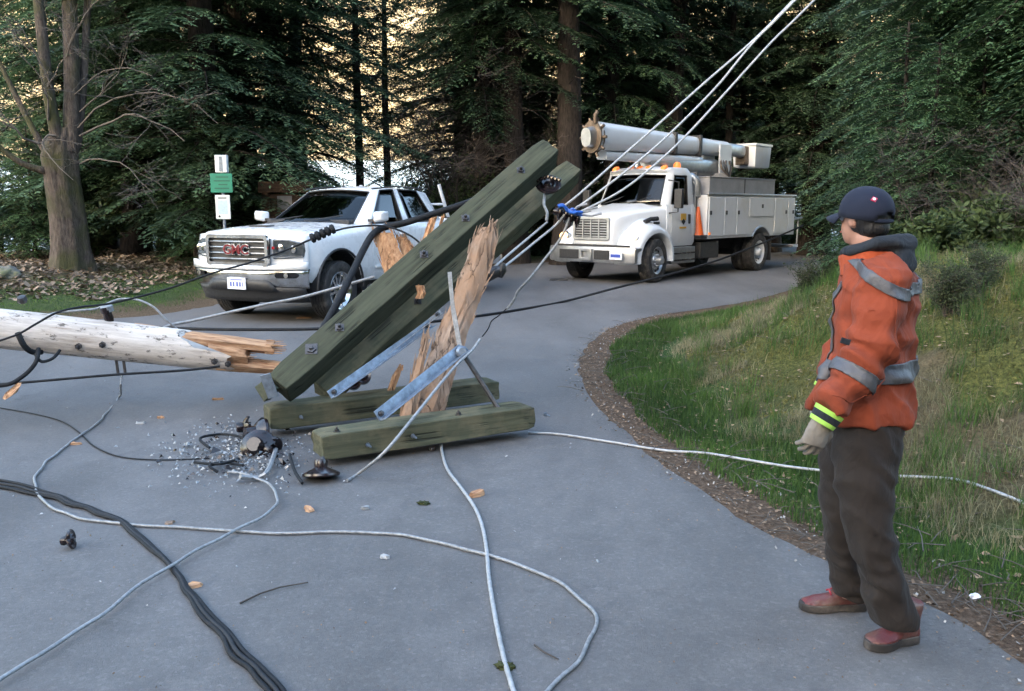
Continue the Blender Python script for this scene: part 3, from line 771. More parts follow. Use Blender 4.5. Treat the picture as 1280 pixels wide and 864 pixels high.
# sill, underbody, running boards, mud flaps
obj('underbody', box((-5.0, -.80, .34), (.55, .80, .56)), M_BLACK, PK)
for s_ in (-1, 1):
    bm = BM(); add_tube(bm, [(-.72, s_ * .98, .40), (-2.85, s_ * .98, .40)], .05, 10); obj('running_board', bm, M_STEEL, PK, auto=40)
    obj('mud_flap', box((-.60, s_ * .80 - .13, .22), (-.585, s_ * .80 + .13, .60)), M_BLACK, PK)
    obj('mud_flap', box((-WB - .585, s_ * .80 - .14, .20), (-WB - .57, s_ * .80 + .14, .60)), M_BLACK, PK)
# cab
def cab_faces(belt, roof, zb, zr, crown, front_cols, nose_b, nose_r):
    pass
zb = 1.335
def yb(x): return .90 - .0 * x
xs_b = [-.66, -.86, -1.80, -1.92, -2.80, -3.08]; xs_r = [-1.40, -1.47, -1.90, -1.97, -2.62, -2.96]
ys_b = [.80, .915, .925, .925, .92, .86]; ys_r = [.60, .655, .675, .675, .665, .62]
zr_ = [1.82, 1.83, 1.85, 1.85, 1.84, 1.81]
F_ = []
for s_ in (-1, 1):
    for i in range(5):
        q = [(xs_b[i], s_ * ys_b[i], zb), (xs_b[i + 1], s_ * ys_b[i + 1], zb), (xs_r[i + 1], s_ * ys_r[i + 1], zr_[i + 1]), (xs_r[i], s_ * ys_r[i], zr_[i])]
        F_.append((q, 'side%d%d' % (i, s_) if i in (1, 3) else None))
NC = 8
def wb_(k): t = k / NC * 2 - 1; return (-.66 + .30 * (1 - t * t), t * .80, zb + .006 * 0)
def wr_(k): t = k / NC * 2 - 1; return (-1.40 + .13 * (1 - t * t), t * .60, 1.82 + .035 * (1 - t * t))
for k in range(NC):
    F_.append(([wb_(k), wb_(k + 1), wr_(k + 1), wr_(k)], 'wind'))
    t0 = k / NC * 2 - 1; t1 = (k + 1) / NC * 2 - 1
    def top(x, t, z, y): return (x, t * y, z + .045 * (1 - t * t))
    cols = [(-1.40, .60, 1.765, None)]
    rows = [lambda t: wr_((t + 1) / 2 * NC), lambda t: (-1.9 , t * .675, 1.85 + .055 * (1 - t * t)), lambda t: (-2.62, t * .665, 1.84 + .055 * (1 - t * t)), lambda t: (-2.96, t * .62, 1.81 + .03 * (1 - t * t)), lambda t: (-3.08, t * .86, zb)]
    F_.append(([rows[0](t0), rows[0](t1), rows[1](t1), rows[1](t0)], None))
    F_.append(([rows[1](t0), rows[1](t1), rows[2](t1), rows[2](t0)], None))
    F_.append(([rows[2](t0), rows[2](t1), rows[3](t1), rows[3](t0)], None))
    F_.append(([rows[3](t0), rows[3](t1), rows[4](t1), rows[4](t0)], 'rear'))
for s_ in (-1, 1):   # close the roof rail strips
    for a, b_ in ((0, 1), (1, 2), (2, 3), (3, 4)):
        pass
gn = {'wind': 'windscreen', 'rear': 'rear_window', 'side11': 'side_window', 'side1-1': 'side_window', 'side31': 'side_window', 'side3-1': 'side_window'}
cabo = shell('cab', F_, None, M_WHITE, PK, M_GLASS, gn, sealm=M_BLACK, inset=.035)
# interior
bm = BM(); add_box(bm, (-3.0, -.78, 1.0), (-.75, .78, 1.30)); add_box(bm, (-1.02, -.76, 1.2), (-.55, .76, 1.39))
for xx in (-1.75, -2.65):
    for yy in (-.42, .42):
        add_box(bm, (xx - .12, yy - .24, 1.2), (xx, yy + .24, 1.50)); add_box(bm, (xx - .10, yy - .12, 1.52), (xx - .02, yy + .12, 1.68))
obj('interior', bm, M_INT, PK, bevel=.02)
bm = BM(); add_tube(bm, [(-1.22 + .10 * sin(a) * .5, .42 + .19 * cos(a), 1.40 + .16 * sin(a)) for a in [2 * pi * k / 20 for k in range(21)]], .014, 6)
obj('steering_wheel', bm, M_BLACK, PK, auto=40)
M_VEST = mat('hi_vis_fabric', (.35, .55, .04), .8, var=.3, vs=9, bmp=.5, bs=20)
M_VESTB = mat('blue_fabric', (.03, .10, .30), .8, var=.3, vs=9)
bm = BM(); bmesh.ops.create_icosphere(bm, subdivisions=3, radius=1)
for v_ in bm.verts: v_.co = Vector((-.93, .36, 1.41)) + Vector((v_.co.x * .07, v_.co.y * .15, v_.co.z * .045)) * (1 + .35 * noise.noise(v_.co * 2.5))
tag(obj('safety_vest', bm, M_VEST, None, smooth=True), 'crumpled yellow green safety vest on the dashboard behind the pickup windscreen', 'vest')
vest = bpy.data.objects['safety_vest']
bm = BM(); bmesh.ops.create_icosphere(bm, subdivisions=3, radius=1)
for v_ in bm.verts: v_.co = Vector((-.90, .60, 1.42)) + Vector((v_.co.x * .08, v_.co.y * .11, v_.co.z * .055)) * (1 + .35 * noise.noise(v_.co * 2.1))
jk = tag(obj('jacket', bm, M_VESTB, None, smooth=True), 'crumpled blue jacket beside the safety vest on the pickup dashboard', 'jacket')
for o_ in (vest, jk): o_.matrix_basis = Matrix.Translation(PK.location) @ Matrix.Rotation(4.272, 4, 'Z') @ Matrix.Scale(1.06, 4)
# front fascia, bumper
def fx(y, z, x0=.93, k=.26): return x0 - k * abs(y) ** 3.0 - .05 * (z - .8)
bm = BM(); add_surf(bm, lambda u, v: (fx((u * 2 - 1) * .985, .72 + .36 * v, .91, .25) - .02 * v ** 4, (u * 2 - 1) * (.985 - .03 * v), .72 + .52 * v - .045 * abs(u * 2 - 1) ** 2 * v), 24, 6)
o = obj('fascia', bm, M_WHITE, PK, smooth=True); solid(o, .05)
bm = BM(); add_surf(bm, lambda u, v: (fx((u * 2 - 1) * 1.01, .8, .985, .25) - .05 * (1 - v) ** 2 - .03 * v ** 6, (u * 2 - 1) * (1.01 - .03 * (1 - v)), .50 + .26 * v), 30, 6)
bump_ = obj('bumper', bm, M_CHROME, PK, smooth=True); solid(bump_, .07); 
bm = BM(); add_surf(bm, lambda u, v: (fx((u * 2 - 1) * 1.012, .8, .99, .25) + .004, (u * 2 - 1) * 1.012, .745 + .055 * v + .055 * sm(abs(u * 2 - 1) * 2 - .9) * v), 30, 2)
o = obj('bumper_top', bm, M_WHITE, PK, smooth=True); solid(o, .05)
bm = BM(); add_surf(bm, lambda u, v: (fx((u * 2 - 1) * .93, .8, .955, .30) - .10 * (1 - v), (u * 2 - 1) * .93, .30 + .205 * v), 24, 3)
o = obj('valance', bm, M_BLACK, PK, smooth=True); solid(o, .04)
# dark central intake in the bumper and fog lamp recesses
bm = BM(); add_surf(bm, lambda u, v: (fx((u * 2 - 1) * .62, .8, .985, .25) + .006 - .03 * (1 - v), (u * 2 - 1) * (.50 + .12 * (1 - v)), .46 + .15 * v), 14, 2)
o = obj('intake', bm, M_BLACK, PK, smooth=True); solid(o, .02)
for s_ in (-1, 1):
    bm = BM(); pts = []
    y0, z0 = s_ * .76, .675
    ring = [(fx(y0 + .15 * cos(a), .8, .985, .25) + .012, y0 + .15 * cos(a), z0 + .045 * max(-.8, min(.8, 1.3 * sin(a)))) for a in [2 * pi * k / 20 for k in range(20)]]
    add_loft(bm, [ring, [(p[0] - .012, y0 + (p[1] - y0) * .9, z0 + (p[2] - z0) * .85) for p in ring]])
    fg = obj('fog_lamp', bm, M_GLOSSB, PK, auto=30)
    bm = BM(); add_lathe(bm, [(.001, 0), (.034, 0), (.034, .01), (.001, .012)], 16, Matrix.Translation((fx(y0, .8, .985, .25) + .01, y0, z0)) @ Matrix.Rotation(pi / 2, 4, 'Y'))
    obj('lamp_lens', bm, M_CHROME, fg, auto=30)
# grille
gr = obj('grille', box((.78, -.50, .83), (.928, .50, 1.16)), M_BLACK, PK)
bm = BM()
def rr_ring(x, w, h, r, zc, n=6, thick=.0):
    out = []
    for cx, cz, a0 in ((w - r, h - r, 0), (-w + r, h - r, pi / 2), (-w + r, -h + r, pi), (w - r, -h + r, 1.5 * pi)):
        for k in range(n): a = a0 + pi / 2 * k / (n - 1); out.append((x, cx + r * cos(a), zc + cz + r * sin(a)))
    return out
rg0 = rr_ring(.92, .53, .205, .06, 1.0); rg1 = rr_ring(.972, .535, .21, .06, 1.0); rg2 = rr_ring(.972, .485, .162, .035, 1.0); rg3 = rr_ring(.89, .48, .156, .035, 1.0)
add_loft(bm, [rg0, rg1, rg2, rg3], caps=False)
obj('grille_surround', bm, M_CHROME, gr, auto=35)
for k in range(4):
    z = .885 + k * .077
    obj('grille_bar', box((.895, -.48, z - .011), (.957, .48, z + .011)), M_CHROME, gr, bevel=.006)
MT = Matrix(((0, 0, 1, .970), (1, 0, 0, 0), (0, 1, 0, 1.005), (0, 0, 0, 1)))
for dep, bold, mm, nm, dx in ((.006, .012, M_CHROME, 'badge_backing', 0), (.008, .0, M_RED, 'badge_letters', .008)):
    bm = text_mesh('GMC', .19, dep, bold + .004); bmesh.ops.scale(bm, vec=(1.05, .95, 1), verts=bm.verts)
    bmesh.ops.transform(bm, matrix=Matrix.Translation((dx, 0, 0)) @ MT, verts=bm.verts); obj(nm, bm, mm, gr)
# headlights
for s_ in (-1, 1):
    def hl(y, z, o_=0): return Vector((fx(y, z, .925, .27) + o_, s_ * y, z))
    bm = BM()
    outl = [(.555, .895), (.75, .90), (.925, .915), (.935, 1.0), (.92, 1.10), (.76, 1.145), (.555, 1.155)]
    add_loft(bm, [[hl(y, z, -.10) for y, z in outl], [hl(y, z, .022) for y, z in outl]] if s_ > 0 else [[hl(y, z, .022) for y, z in outl], [hl(y, z, -.10) for y, z in outl]])
    h_ = obj('headlight', bm, M_HOUS, PK, bevel=.012)
    for yy, zz, rr_, mm, nm in ((.66, 1.03, .060, M_CHROME, 'lamp_lens'), (.82, 1.02, .050, M_CHROME, 'lamp_lens'), (.575, 1.04, .022, M_REDL, 'red_reflection')):  # small red disc stands for the red reflection in the headlight glass
        bm = BM(); add_lathe(bm, [(.001, 0), (rr_, 0), (rr_, .012), (rr_ * .7, .018), (.001, .018)], 20, Matrix.Translation(hl(yy, zz, .022 if nm != 'red_reflection' else .036)) @ Matrix.Rotation(pi / 2, 4, 'Y'))
        obj(nm, bm, mm, h_, auto=30)
    bm = BM(); add_tube(bm, [hl(y, .918 + (y - .55) * .03, .03) for y in (.56, .65, .75, .85, .93)], .010, 6); obj('light_strip', bm, M_CHROME, h_, auto=40)
# plate
pl = obj('number_plate', box((.985, -.16, .475), (.998, .16, .635)), M_PLATE, PK, bevel=.004)
for y_, w_ in ((-.095, .028), (-.045, .022), (.015, .026), (.065, .024), (.105, .012)): obj('plate_mark', box((.998, y_ - w_ / 2, .515), (1.001, y_ + w_ / 2, .575)), M_BLUE, pl)
obj('plate_strip', box((.998, -.10, .60), (1.001, .10, .612)), M_BLUE, pl)
# mirrors, handles, badges, antenna, hood scoop, wipers
for s_ in (-1, 1):
    bm = BM(); add_loft(bm, [[(-.93, s_ * 1.02, 1.36), (-.93, s_ * 1.25, 1.38), (-.93, s_ * 1.26, 1.57), (-.93, s_ * 1.02, 1.56)], [(-.80, s_ * 1.03, 1.35), (-.80, s_ * 1.24, 1.37), (-.80, s_ * 1.25, 1.58), (-.80, s_ * 1.03, 1.57)], [(-.74, s_ * 1.07, 1.39), (-.74, s_ * 1.19, 1.40), (-.74, s_ * 1.20, 1.54), (-.74, s_ * 1.07, 1.53)]])
    bmesh.ops.recalc_face_normals(bm, faces=bm.faces)
    for v_ in bm.verts: v_.co.z = 1.355 + (v_.co.z - 1.355) * .72; v_.co.y = s_ * 1.02 + (v_.co.y - s_ * 1.02) * .82
    mi = obj('wing_mirror', bm, M_WHITE, PK, bevel=.025)
    obj('mirror_arm', box((-.90, min(s_ * .90, s_ * 1.05), 1.36), (-.82, max(s_ * .90, s_ * 1.05), 1.40)), M_BLACK, mi, bevel=.008)
    for x in (-1.66, -2.74):
        obj('door_handle', box((x - .10, s_ * 1.0 - .02, 1.15), (x + .10, s_ * 1.0 + .035, 1.185)), M_WHITE, PK, bevel=.012)
    obj('side_moulding', box((-2.85, s_ * 1.008 - .012, .68), (-.86, s_ * 1.008 + .012, .72)), M_WHITE, PK, bevel=.006)
    bm = BM(); add_tube(bm, [(-1.35, s_ * .635, 1.85), (-2.0, s_ * .65, 1.90), (-2.85, s_ * .62, 1.88)], .012, 6); obj('roof_trim', bm, M_BLACK, cabo, auto=40)
bm = BM(); add_lathe(bm, [(.03, 0), (.012, .03), (.006, .10)], 10, Matrix.Translation((-1.50, 0, 1.885))); obj('roof_antenna', bm, M_BLACK, PK, auto=40)
obj('bonnet_vent', box((.36, -.16, 1.30), (.52, .16, 1.325)), M_BLACK, PK, bevel=.006)
for yy in (.1, -.55):
    bm = BM(); add_tube(bm, [(-.36 - .05 * abs(yy), yy, 1.375), (-.50, yy + .25, 1.41), (-.62, yy + .50, 1.45)], .009, 5); obj('wiper', bm, M_BLACK, PK)
# rack behind the cab
bm = BM()
for s_ in (-1, 1): add_tube(bm, [(-3.30, s_ * .88, 1.38), (-3.12, s_ * .80, 1.95)], .030, 8)
add_tube(bm, [(-3.20, -.83, 1.62), (-3.20, .83, 1.62)], .018, 8)
obj('headache_rack', bm, M_TWHITE, PK, auto=40)
for s_ in (-1, 1): obj('tail_light', box((-5.135, s_ * .93 - .06, 1.0), (-5.0, s_ * .93 + .062, 1.34)), M_REDL, PK, bevel=.01)
obj('rear_bumper', box((-5.30, -.95, .50), (-5.13, .95, .68)), M_CHROME, PK, bevel=.02)
for x in (0, -WB):
    for s_ in (-1, 1): wheel(PK, x, s_ * .865, .415, .28, .262, s_, M_CHROME if x == 0 else M_STEEL, 6, .03, steer=.04 if x == 0 else 0)
obj('axle', tube([(0, -.8, .41), (0, .8, .41)], .05, 8), M_BLACK, PK); obj('axle', tube([(-WB, -.8, .41), (-WB, .8, .41)], .07, 8), M_BLACK, PK)
# ------------------------------------------------------------------ white bucket truck
TK = thing('bucket_truck', 'white utility bucket truck with its boom stowed over the cab, headlights on', 'bucket truck', (2.38, 20.35, 0), 3.985)
TK.scale = (.985,) * 3
TWB = 5.0
# chassis
bm = BM()
for s_ in (-1, 1): add_box(bm, (-7.0, s_ * .43 - .05, .62), (.80, s_ * .43 + .05, .88))
add_box(bm, (-.5, -.4, .45), (.5, .4, .7)); add_box(bm, (-3.2, -.35, .45), (-2.2, .35, .65))
obj('chassis', bm, M_BLACK, TK)
for x in (0, -TWB):
    obj('axle', tube([(x, -.98, .5), (x, .98, .5)], .09, 10), M_BLACK, TK)
    for s_ in (-1, 1):
        wheel(TK, x, s_ * (1.02 if x == 0 else 1.03), .50, .29, .30, s_, M_STEEL if x == 0 else M_TWHITE, 0, dual=(x != 0), steer=.12 if x == 0 else 0)
        if x: wheel(TK, x, s_ * .70, .50, .28, .30, s_, M_STEEL, 0, dual=True)
# bonnet
def hood_ring(x, w, zb_, zs, zc):
    h = [(w, zb_), (w + .02, (zb_ + zs) / 2), (w, zs - .09), (w - .05, zs - .03), (w - .16, zs), (w * .45, zc - .01), (0, zc)]
    return [(x, y, z) for y, z in h] + [(x, -y, z) for y, z in reversed(h[:-1])]
bm = BM(); add_loft(bm, [hood_ring(*s) for s in [(.93, .50, .86, 1.40, 1.43), (.88, .56, .84, 1.47, 1.50), (.70, .62, .82, 1.54, 1.57), (.30, .72, .85, 1.60, 1.65), (-.15, .84, .85, 1.66, 1.73), (-.50, .95, .85, 1.70, 1.80), (-.62, .98, .85, 1.70, 1.80)]])
hood = obj('bonnet', bm, M_TWHITE, TK)
cut = BM()
for s_ in (-1, 1): cyl_y(cut, 0, .50, min(.50 * s_, 1.4 * s_), max(.50 * s_, 1.4 * s_), .60)
boolean(hood, cut); finish(hood, .02, 40)
# fenders sweep round the front wheels
for s_ in (-1, 1):
    bm = BM(); rings = []
    for k in range(25):
        a = radians(-6 + 192 * k / 24); c, s = cos(a), sin(a)
        flat = .05 * max(0, c) * 3
        def pt(r, y): return (r * c * (1.10 if c > 0 else 1.0) + flat * .3, s_ * y, .52 + r * s * (1.0))
        wi = .62 + .1 * max(0, -c)
        rings.append([pt(.58, .80), pt(.575, 1.15), pt(.60, 1.185), pt(.66, 1.185), pt(.72, 1.15), pt(.80, 1.00), pt(.86 + .06 * max(0, s), .80), pt(.80, wi)])
    add_loft(bm, rings); bmesh.ops.recalc_face_normals(bm, faces=bm.faces)
    fe = obj('fender', bm, M_TWHITE, TK, auto=50)
    bm = BM()
    n0 = Vector((.86, s_ * .50, 0)).normalized()
    MX = align((.80, s_ * .92, 1.03), Vector((1, s_ * .38, .22)))
    lamp = BM(); add_lathe(lamp, [(.001, .0), (.10, .0), (.145, -.01), (.16, -.05), (.16, -.12)], 24, MX @ Matrix.Diagonal((.72, 1.25, 1, 1)), cap=False)
    hl_ = obj('headlight', lamp, M_CHROME, TK, auto=40)
    lamp = BM(); add_lathe(lamp, [(.001, .035), (.06, .030), (.11, .015), (.135, -.005)], 24, MX @ Matrix.Diagonal((.72, 1.25, 1, 1)), cap=False)
    obj('lit_lens', lamp, M_LAMP, hl_, smooth=True)
    obj('fender_vent', box((-.30, s_ * .995 - .01, 1.30), (-.05, s_ * .995 + .012, 1.36)), M_BLACK, TK, bevel=.01)
    bm = BM(); add_tube(bm, [(.22, s_ * .93, 1.36), (.05, s_ * .98, 1.42), (-.20, s_ * 1.0, 1.43)], .05, 8); obj('air_intake', bm, M_BLACK, TK, auto=40)
# grille, bumper
g = obj('grille', box((.86, -.44, 1.0), (.945, .44, 1.42)), M_BLACK, TK)
for k in range(7): obj('grille_slat', box((.945, -.43, 1.03 + k * .057), (.975, .43, 1.052 + k * .057)), M_STEEL, g, bevel=.005)
for k in range(3): obj('grille_upright', box((.95, -.22 + k * .22 - .012, 1.01), (.985, -.22 + k * .22 + .012, 1.41)), M_STEEL, g)
bm = BM(); add_loft(bm, [rr_ring(.93, .50, .25, .06, 1.215), rr_ring(.985, .50, .25, .06, 1.215), rr_ring(.985, .445, .205, .04, 1.215), rr_ring(.93, .44, .20, .04, 1.215)], caps=False)
obj('grille_surround', bm, M_STEEL, g, auto=35)
bm = BM(); rings = []
for y in [-1.19, -1.14, -.95, -.5, 0, .5, .95, 1.14, 1.19]:
    x = 1.12 - .16 * (abs(y) / 1.19) ** 3; e = .02 if abs(y) > 1.15 else 0
    rings.append([(x - .10, y, .46 + e), (x - .01, y, .47 + e), (x, y, .50 + e), (x, y, .78 - e), (x - .01, y, .81 - e), (x - .25, y, .82 - e), (x - .25, y, .76), (x - .10, y, .70)])
add_loft(bm, rings); bmesh.ops.recalc_face_normals(bm, faces=bm.faces)
bp = obj('bumper', bm, M_STEEL, TK, auto=40)
for y0, y1 in ((-.78, -.22), (.20, .60)):
    obj('bumper_recess', box((1.095, y0, .54), (1.124, y1, .745)), M_BLACK, bp, bevel=.01)
bm = BM(); add_loft(bm, [[(x, .17 * a, .64 + .13 * b_) for a, b_ in ((1, 1), (-1, 1), (-1, -1), (1, -1))] if o_ else [(x, .10 * a, .64 + .075 * b_) for a, b_ in ((1, 1), (-1, 1), (-1, -1), (1, -1))] for x, o_ in ((1.10, 1), (1.19, 1), (1.19, 0), (1.13, 0))], caps=False)
obj('tow_receiver', bm, M_STEEL, bp, bevel=.006)
pl = obj('number_plate', box((1.115, .64, .55), (1.135, .96, .72)), M_PLATE, TK, bevel=.004)
obj('plate_print', box((1.136, .67, .60), (1.138, .93, .67)), M_BLUE, pl)
obj('bumper_flap', box((.95, -1.05, .50), (1.0, 1.05, .86)), M_BLACK, TK)
# lower cab
def cabring(x, w): return [(x, y, z) for y, z in ((w - .05, .78), (w, .86), (w + .03, 1.25), (w, 1.68), (w - .03, 1.75), (-w + .03, 1.75), (-w, 1.68), (-w - .03, 1.25), (-w, .86), (-w + .05, .78))]
bm = BM(); add_loft(bm, [cabring(-.60, .98), cabring(-.75, 1.02), cabring(-1.80, 1.02)])
lc = obj('cab_body', bm, M_TWHITE, TK); cut = BM()
for s_ in (-1, 1):
    cyl_y(cut, 0, .50, min(.50 * s_, 1.4 * s_), max(.50 * s_, 1.4 * s_), .66)
boolean(lc, cut); cut = BM()
for s_ in (-1, 1):
    for x in (-.74, -1.66): add_box(cut, (x - .006, min(1.0 * s_, 1.2 * s_), .80), (x + .006, max(1.0 * s_, 1.2 * s_), 1.8))
boolean(lc, cut); finish(lc, .015, 40)
zb = 1.745; zt = 2.46
xb = [-.56, -.74, -1.56, -1.80]; yb_ = [.88, .985, 1.0, .98]; xr = [-.92, -1.0, -1.58, -1.80]; yr = [.80, .90, .93, .91]
F_ = []
for s_ in (-1, 1):
    for i in range(3):
        F_.append(([(xb[i], s_ * yb_[i], zb), (xb[i + 1], s_ * yb_[i + 1], zb), (xr[i + 1], s_ * yr[i + 1], zt), (xr[i], s_ * yr[i], zt)], 'side%d' % s_ if i == 1 else None))
NC = 8
for k in range(NC):
    t0 = k / NC * 2 - 1; t1 = (k + 1) / NC * 2 - 1
    b0 = lambda t: (-.56 + .22 * (1 - t * t), t * .88, zb); r0_ = lambda t: (-.92 + .12 * (1 - t * t), t * .80, zt + .02 * (1 - t * t))
    v1 = lambda t: (-.84 + .10 * (1 - t * t), t * .80, zt + .07 + .03 * (1 - t * t)); v2 = lambda t: (-1.05, t * .84, zt + .13 + .05 * (1 - t * t)); v3 = lambda t: (-1.65, t * .86, zt + .14 + .05 * (1 - t * t)); v4 = lambda t: (-1.80, t * .91, zt); v5 = lambda t: (-1.80, t * .98, zb)
    for a, b_, tg in ((b0, r0_, 'wind'), (r0_, v1, None), (v1, v2, None), (v2, v3, None), (v3, v4, None), (v4, v5, None)):
        F_.append(([a(t0), a(t1), b_(t1), b_(t0)], tg))
for s_ in (-1, 1):
    F_.append(([(-.92, s_ * .80, zt), (-.84, s_ * .80, zt + .07), (-1.05, s_ * .84, zt + .13), (-1.0, s_ * .90, zt)], None))
    F_.append(([(-1.0, s_ * .90, zt), (-1.05, s_ * .84, zt + .13), (-1.65, s_ * .86, zt + .14), (-1.58, s_ * .93, zt)], None))
    F_.append(([(-1.58, s_ * .93, zt), (-1.65, s_ * .86, zt + .14), (-1.80, s_ * .91, zt)], None))
tc = shell('cab_roof', F_, None, M_TWHITE, TK, M_GLASS, {'wind': 'windscreen', 'side1': 'side_window', 'side-1': 'side_window'}, t=.05, inset=.045, sealm=M_BLACK)
bm = BM(); add_box(bm, (-1.74, -.92, 1.2), (-.70, .92, 1.70)); add_box(bm, (-.95, -.85, 1.6), (-.62, .85, 1.80))
for yy in (-.5, .5): add_box(bm, (-1.68, yy - .27, 1.6), (-1.48, yy + .27, 2.25))
obj('interior', bm, M_INT, TK, bevel=.03)
bm = BM(); add_tube(bm, [(-1.12 + .04 * sin(a), .5 + .22 * cos(a), 1.90 + .20 * sin(a)) for a in [2 * pi * k / 20 for k in range(21)]], .016, 6); obj('steering_wheel', bm, M_BLACK, TK, auto=40)
for k, y in enumerate((-.68, -.25, 0, .25, .68)):
    bm = BM(); add_loft(bm, [[(-.86, y - .07, 2.54), (-.86, y + .07, 2.54), (-1.0, y + .07, 2.60), (-1.0, y - .07, 2.60)], [(-.885, y - .05, 2.62), (-.885, y + .05, 2.62), (-.99, y + .05, 2.66), (-.99, y - .05, 2.66)]]); bmesh.ops.recalc_face_normals(bm, faces=bm.faces)
    obj('marker_light', bm, M_MARK, tc, bevel=.008)
for s_ in (-1, 1):
    bm = BM(); add_tube(bm, [(-.66, s_ * 1.02, 1.55), (-.58, s_ * 1.30, 1.58), (-.58, s_ * 1.30, 2.25), (-.66, s_ * .98, 2.30)], .016, 6)
    arm = obj('mirror_arm', bm, M_BLACK, TK, auto=40)
    obj('wing_mirror', box((-.66, s_ * 1.30 - .10, 1.66), (-.55, s_ * 1.30 + .10, 2.10)), M_BLACK, arm, bevel=.02)
    obj('door_handle', box((-1.56, s_ * 1.045 - .02, 1.30), (-1.48, s_ * 1.045 + .02, 1.52)), M_BLACK, TK, bevel=.01)
    bm = BM(); add_tube(bm, [(-1.74, s_ * 1.03, 1.0), (-1.74, s_ * 1.08, 1.1), (-1.74, s_ * 1.06, 2.2), (-1.74, s_ * 1.0, 2.3)], .016, 6); obj('grab_rail', bm, M_STEEL, TK, auto=40)
    # steps with a perforated face
    sp_ = obj('step_box', box((-1.78, s_ * .95 - .13, .38), (-.72, s_ * .95 + .13, .76)), M_STEEL, TK, bevel=.012)
    for zz in (.44, .60):
        for k in range(5): obj('step_tread', box((-1.72 + k * .2, s_ * 1.09 - .03, zz), (-1.58 + k * .2, s_ * 1.09 + .03, zz + .035)), M_BLACK, sp_)
for yy in (.12, -.60):
    bm = BM(); add_tube(bm, [(-.33, yy, 1.77), (-.44, yy + .28, 1.86), (-.50, yy + .50, 1.95)], .010, 5); obj('wiper', bm, M_BLACK, TK)
# door emblem: small orange square with a dark diamond and a thin caption bar
em = obj('door_emblem', box((-1.36, 1.052, 1.38), (-1.12, 1.058, 1.54)), M_ORANGE, TK)
M_YEL = mat('decal_yellow', (.62, .34, .04), .5, var=.05); em.data.materials.clear(); em.data.materials.append(M_YEL)
bm = BM(); bm.faces.new([bm.verts.new((-1.24 + .09 * a, 1.0595, 1.35 + .075 * b_)) for a, b_ in ((-1, 0), (0, -1), (1, 0), (0, 1))]); obj('emblem_diamond', bm, M_BLACK, em)
obj('emblem_caption', box((-1.38, 1.052, 1.19), (-1.08, 1.057, 1.235)), M_YEL, em)
# exhaust and air gear behind the cab
bm = BM(); add_tube(bm, [(-1.95, -.75, .7), (-1.95, -.75, 2.75), (-2.05, -.75, 2.9)], .075, 12); obj('exhaust_stack', bm, M_STEEL, TK, auto=40)
bm = BM(); add_tube(bm, spline([(-1.90, .55, 1.95), (-1.92, .60, 2.35), (-1.98, .80, 2.42), (-2.05, .92, 2.25), (-2.08, .92, 1.95)], 6), .085, 12); obj('air_hose', bm, M_STEEL, TK, auto=40)
# service body
SB0, SB1, ZB, ZT = -2.12, -7.05, .92, 1.98
for s_ in (-1, 1):
    bm = BM(); add_box(bm, (SB1, min(.72 * s_, 1.18 * s_), ZB), (SB0, max(.72 * s_, 1.18 * s_), ZT))
    sb = obj('service_body', bm, M_TWHITE, TK); cut = BM(); cyl_y(cut, -TWB, .54, min(.6 * s_, 1.4 * s_), max(.6 * s_, 1.4 * s_), .62); boolean(sb, cut); finish(sb, .012, 50)
    bm = BM(); add_tube(bm, [(-TWB + .635 * cos(a), s_ * 1.185, .54 + .635 * sin(a)) for a in [radians(37 + 106 * k / 16) for k in range(17)]], .028, 6); obj('arch_trim', bm, M_STEEL, sb, auto=40)
    for x0, x1, z0, z1 in ((-2.18, -2.92, .98, 1.92), (-2.96, -3.56, .98, 1.92), (-3.60, -4.25, .98, 1.92), (-4.29, -5.72, 1.44, 1.92), (-5.76, -6.55, .98, 1.92), (-6.59, -7.0, .98, 1.92)):
        if x0 == -5.76: pass
        dr_ = obj('locker_door', box((x1, s_ * 1.19 - .011, z0), (x0, s_ * 1.19 + .012, z1)), M_TWHITE, sb, bevel=.008)
        xm = x0 - .08 if x0 > -4 else x1 + .1
        if (x1, z0) == (-5.72, 1.44): xm = -5.0
        obj('latch', box((xm - .045, s_ * 1.205 - .008, (1.50 if z0 < 1.2 else 1.66)), (xm + .045, s_ * 1.205 + .010, (1.60 if z0 < 1.2 else 1.76))), M_BLACK, dr_, bevel=.006)
    obj('body_rail', box((SB1 - .02, s_ * 1.19 - .03, ZT + .002), (SB0 + .03, s_ * 1.19 + .02, ZT + .045)), M_STEEL, sb, bevel=.006)
    bm = BM(); add_box(bm, (-5.85, min(.80 * s_, 1.12 * s_), ZT + .004), (-2.30, max(.80 * s_, 1.12 * s_), ZT + .42)); tb = obj('top_box', bm, M_GREY, TK, bevel=.015)
    obj('box_seam', box((-4.12, s_ * 1.125 - .006, ZT + .02), (-4.09, s_ * 1.125 + .004, ZT + .41)), M_BLACK, tb)
    obj('box_lid', box((-5.87, s_ * .96 - .175, ZT + .422), (-2.28, s_ * .96 + .175, ZT + .445)), M_GREY, tb, bevel=.006)
    obj('tail_light', box((-7.08, s_ * 1.10 - .05, 1.05), (-7.052, s_ * 1.10 + .05, 1.35)), M_REDL, TK)
    obj('side_marker', box((-2.25, s_ * 1.205 - .01, 1.02), (-2.17, s_ * 1.205 + .015, 1.08)), M_MARK, sb)
    obj('mud_flap', box((-TWB - .72, s_ * .9 - .25, .25), (-TWB - .70, s_ * .9 + .25, .9)), M_BLACK, TK)
obj('deck', box((SB1, -.70, .93), (SB0, .70, 1.05)), M_GREY, TK)
obj('tail_step', box((-7.45, -1.15, .55), (-7.10, 1.15, .63)), M_STEEL, TK, bevel=.01)
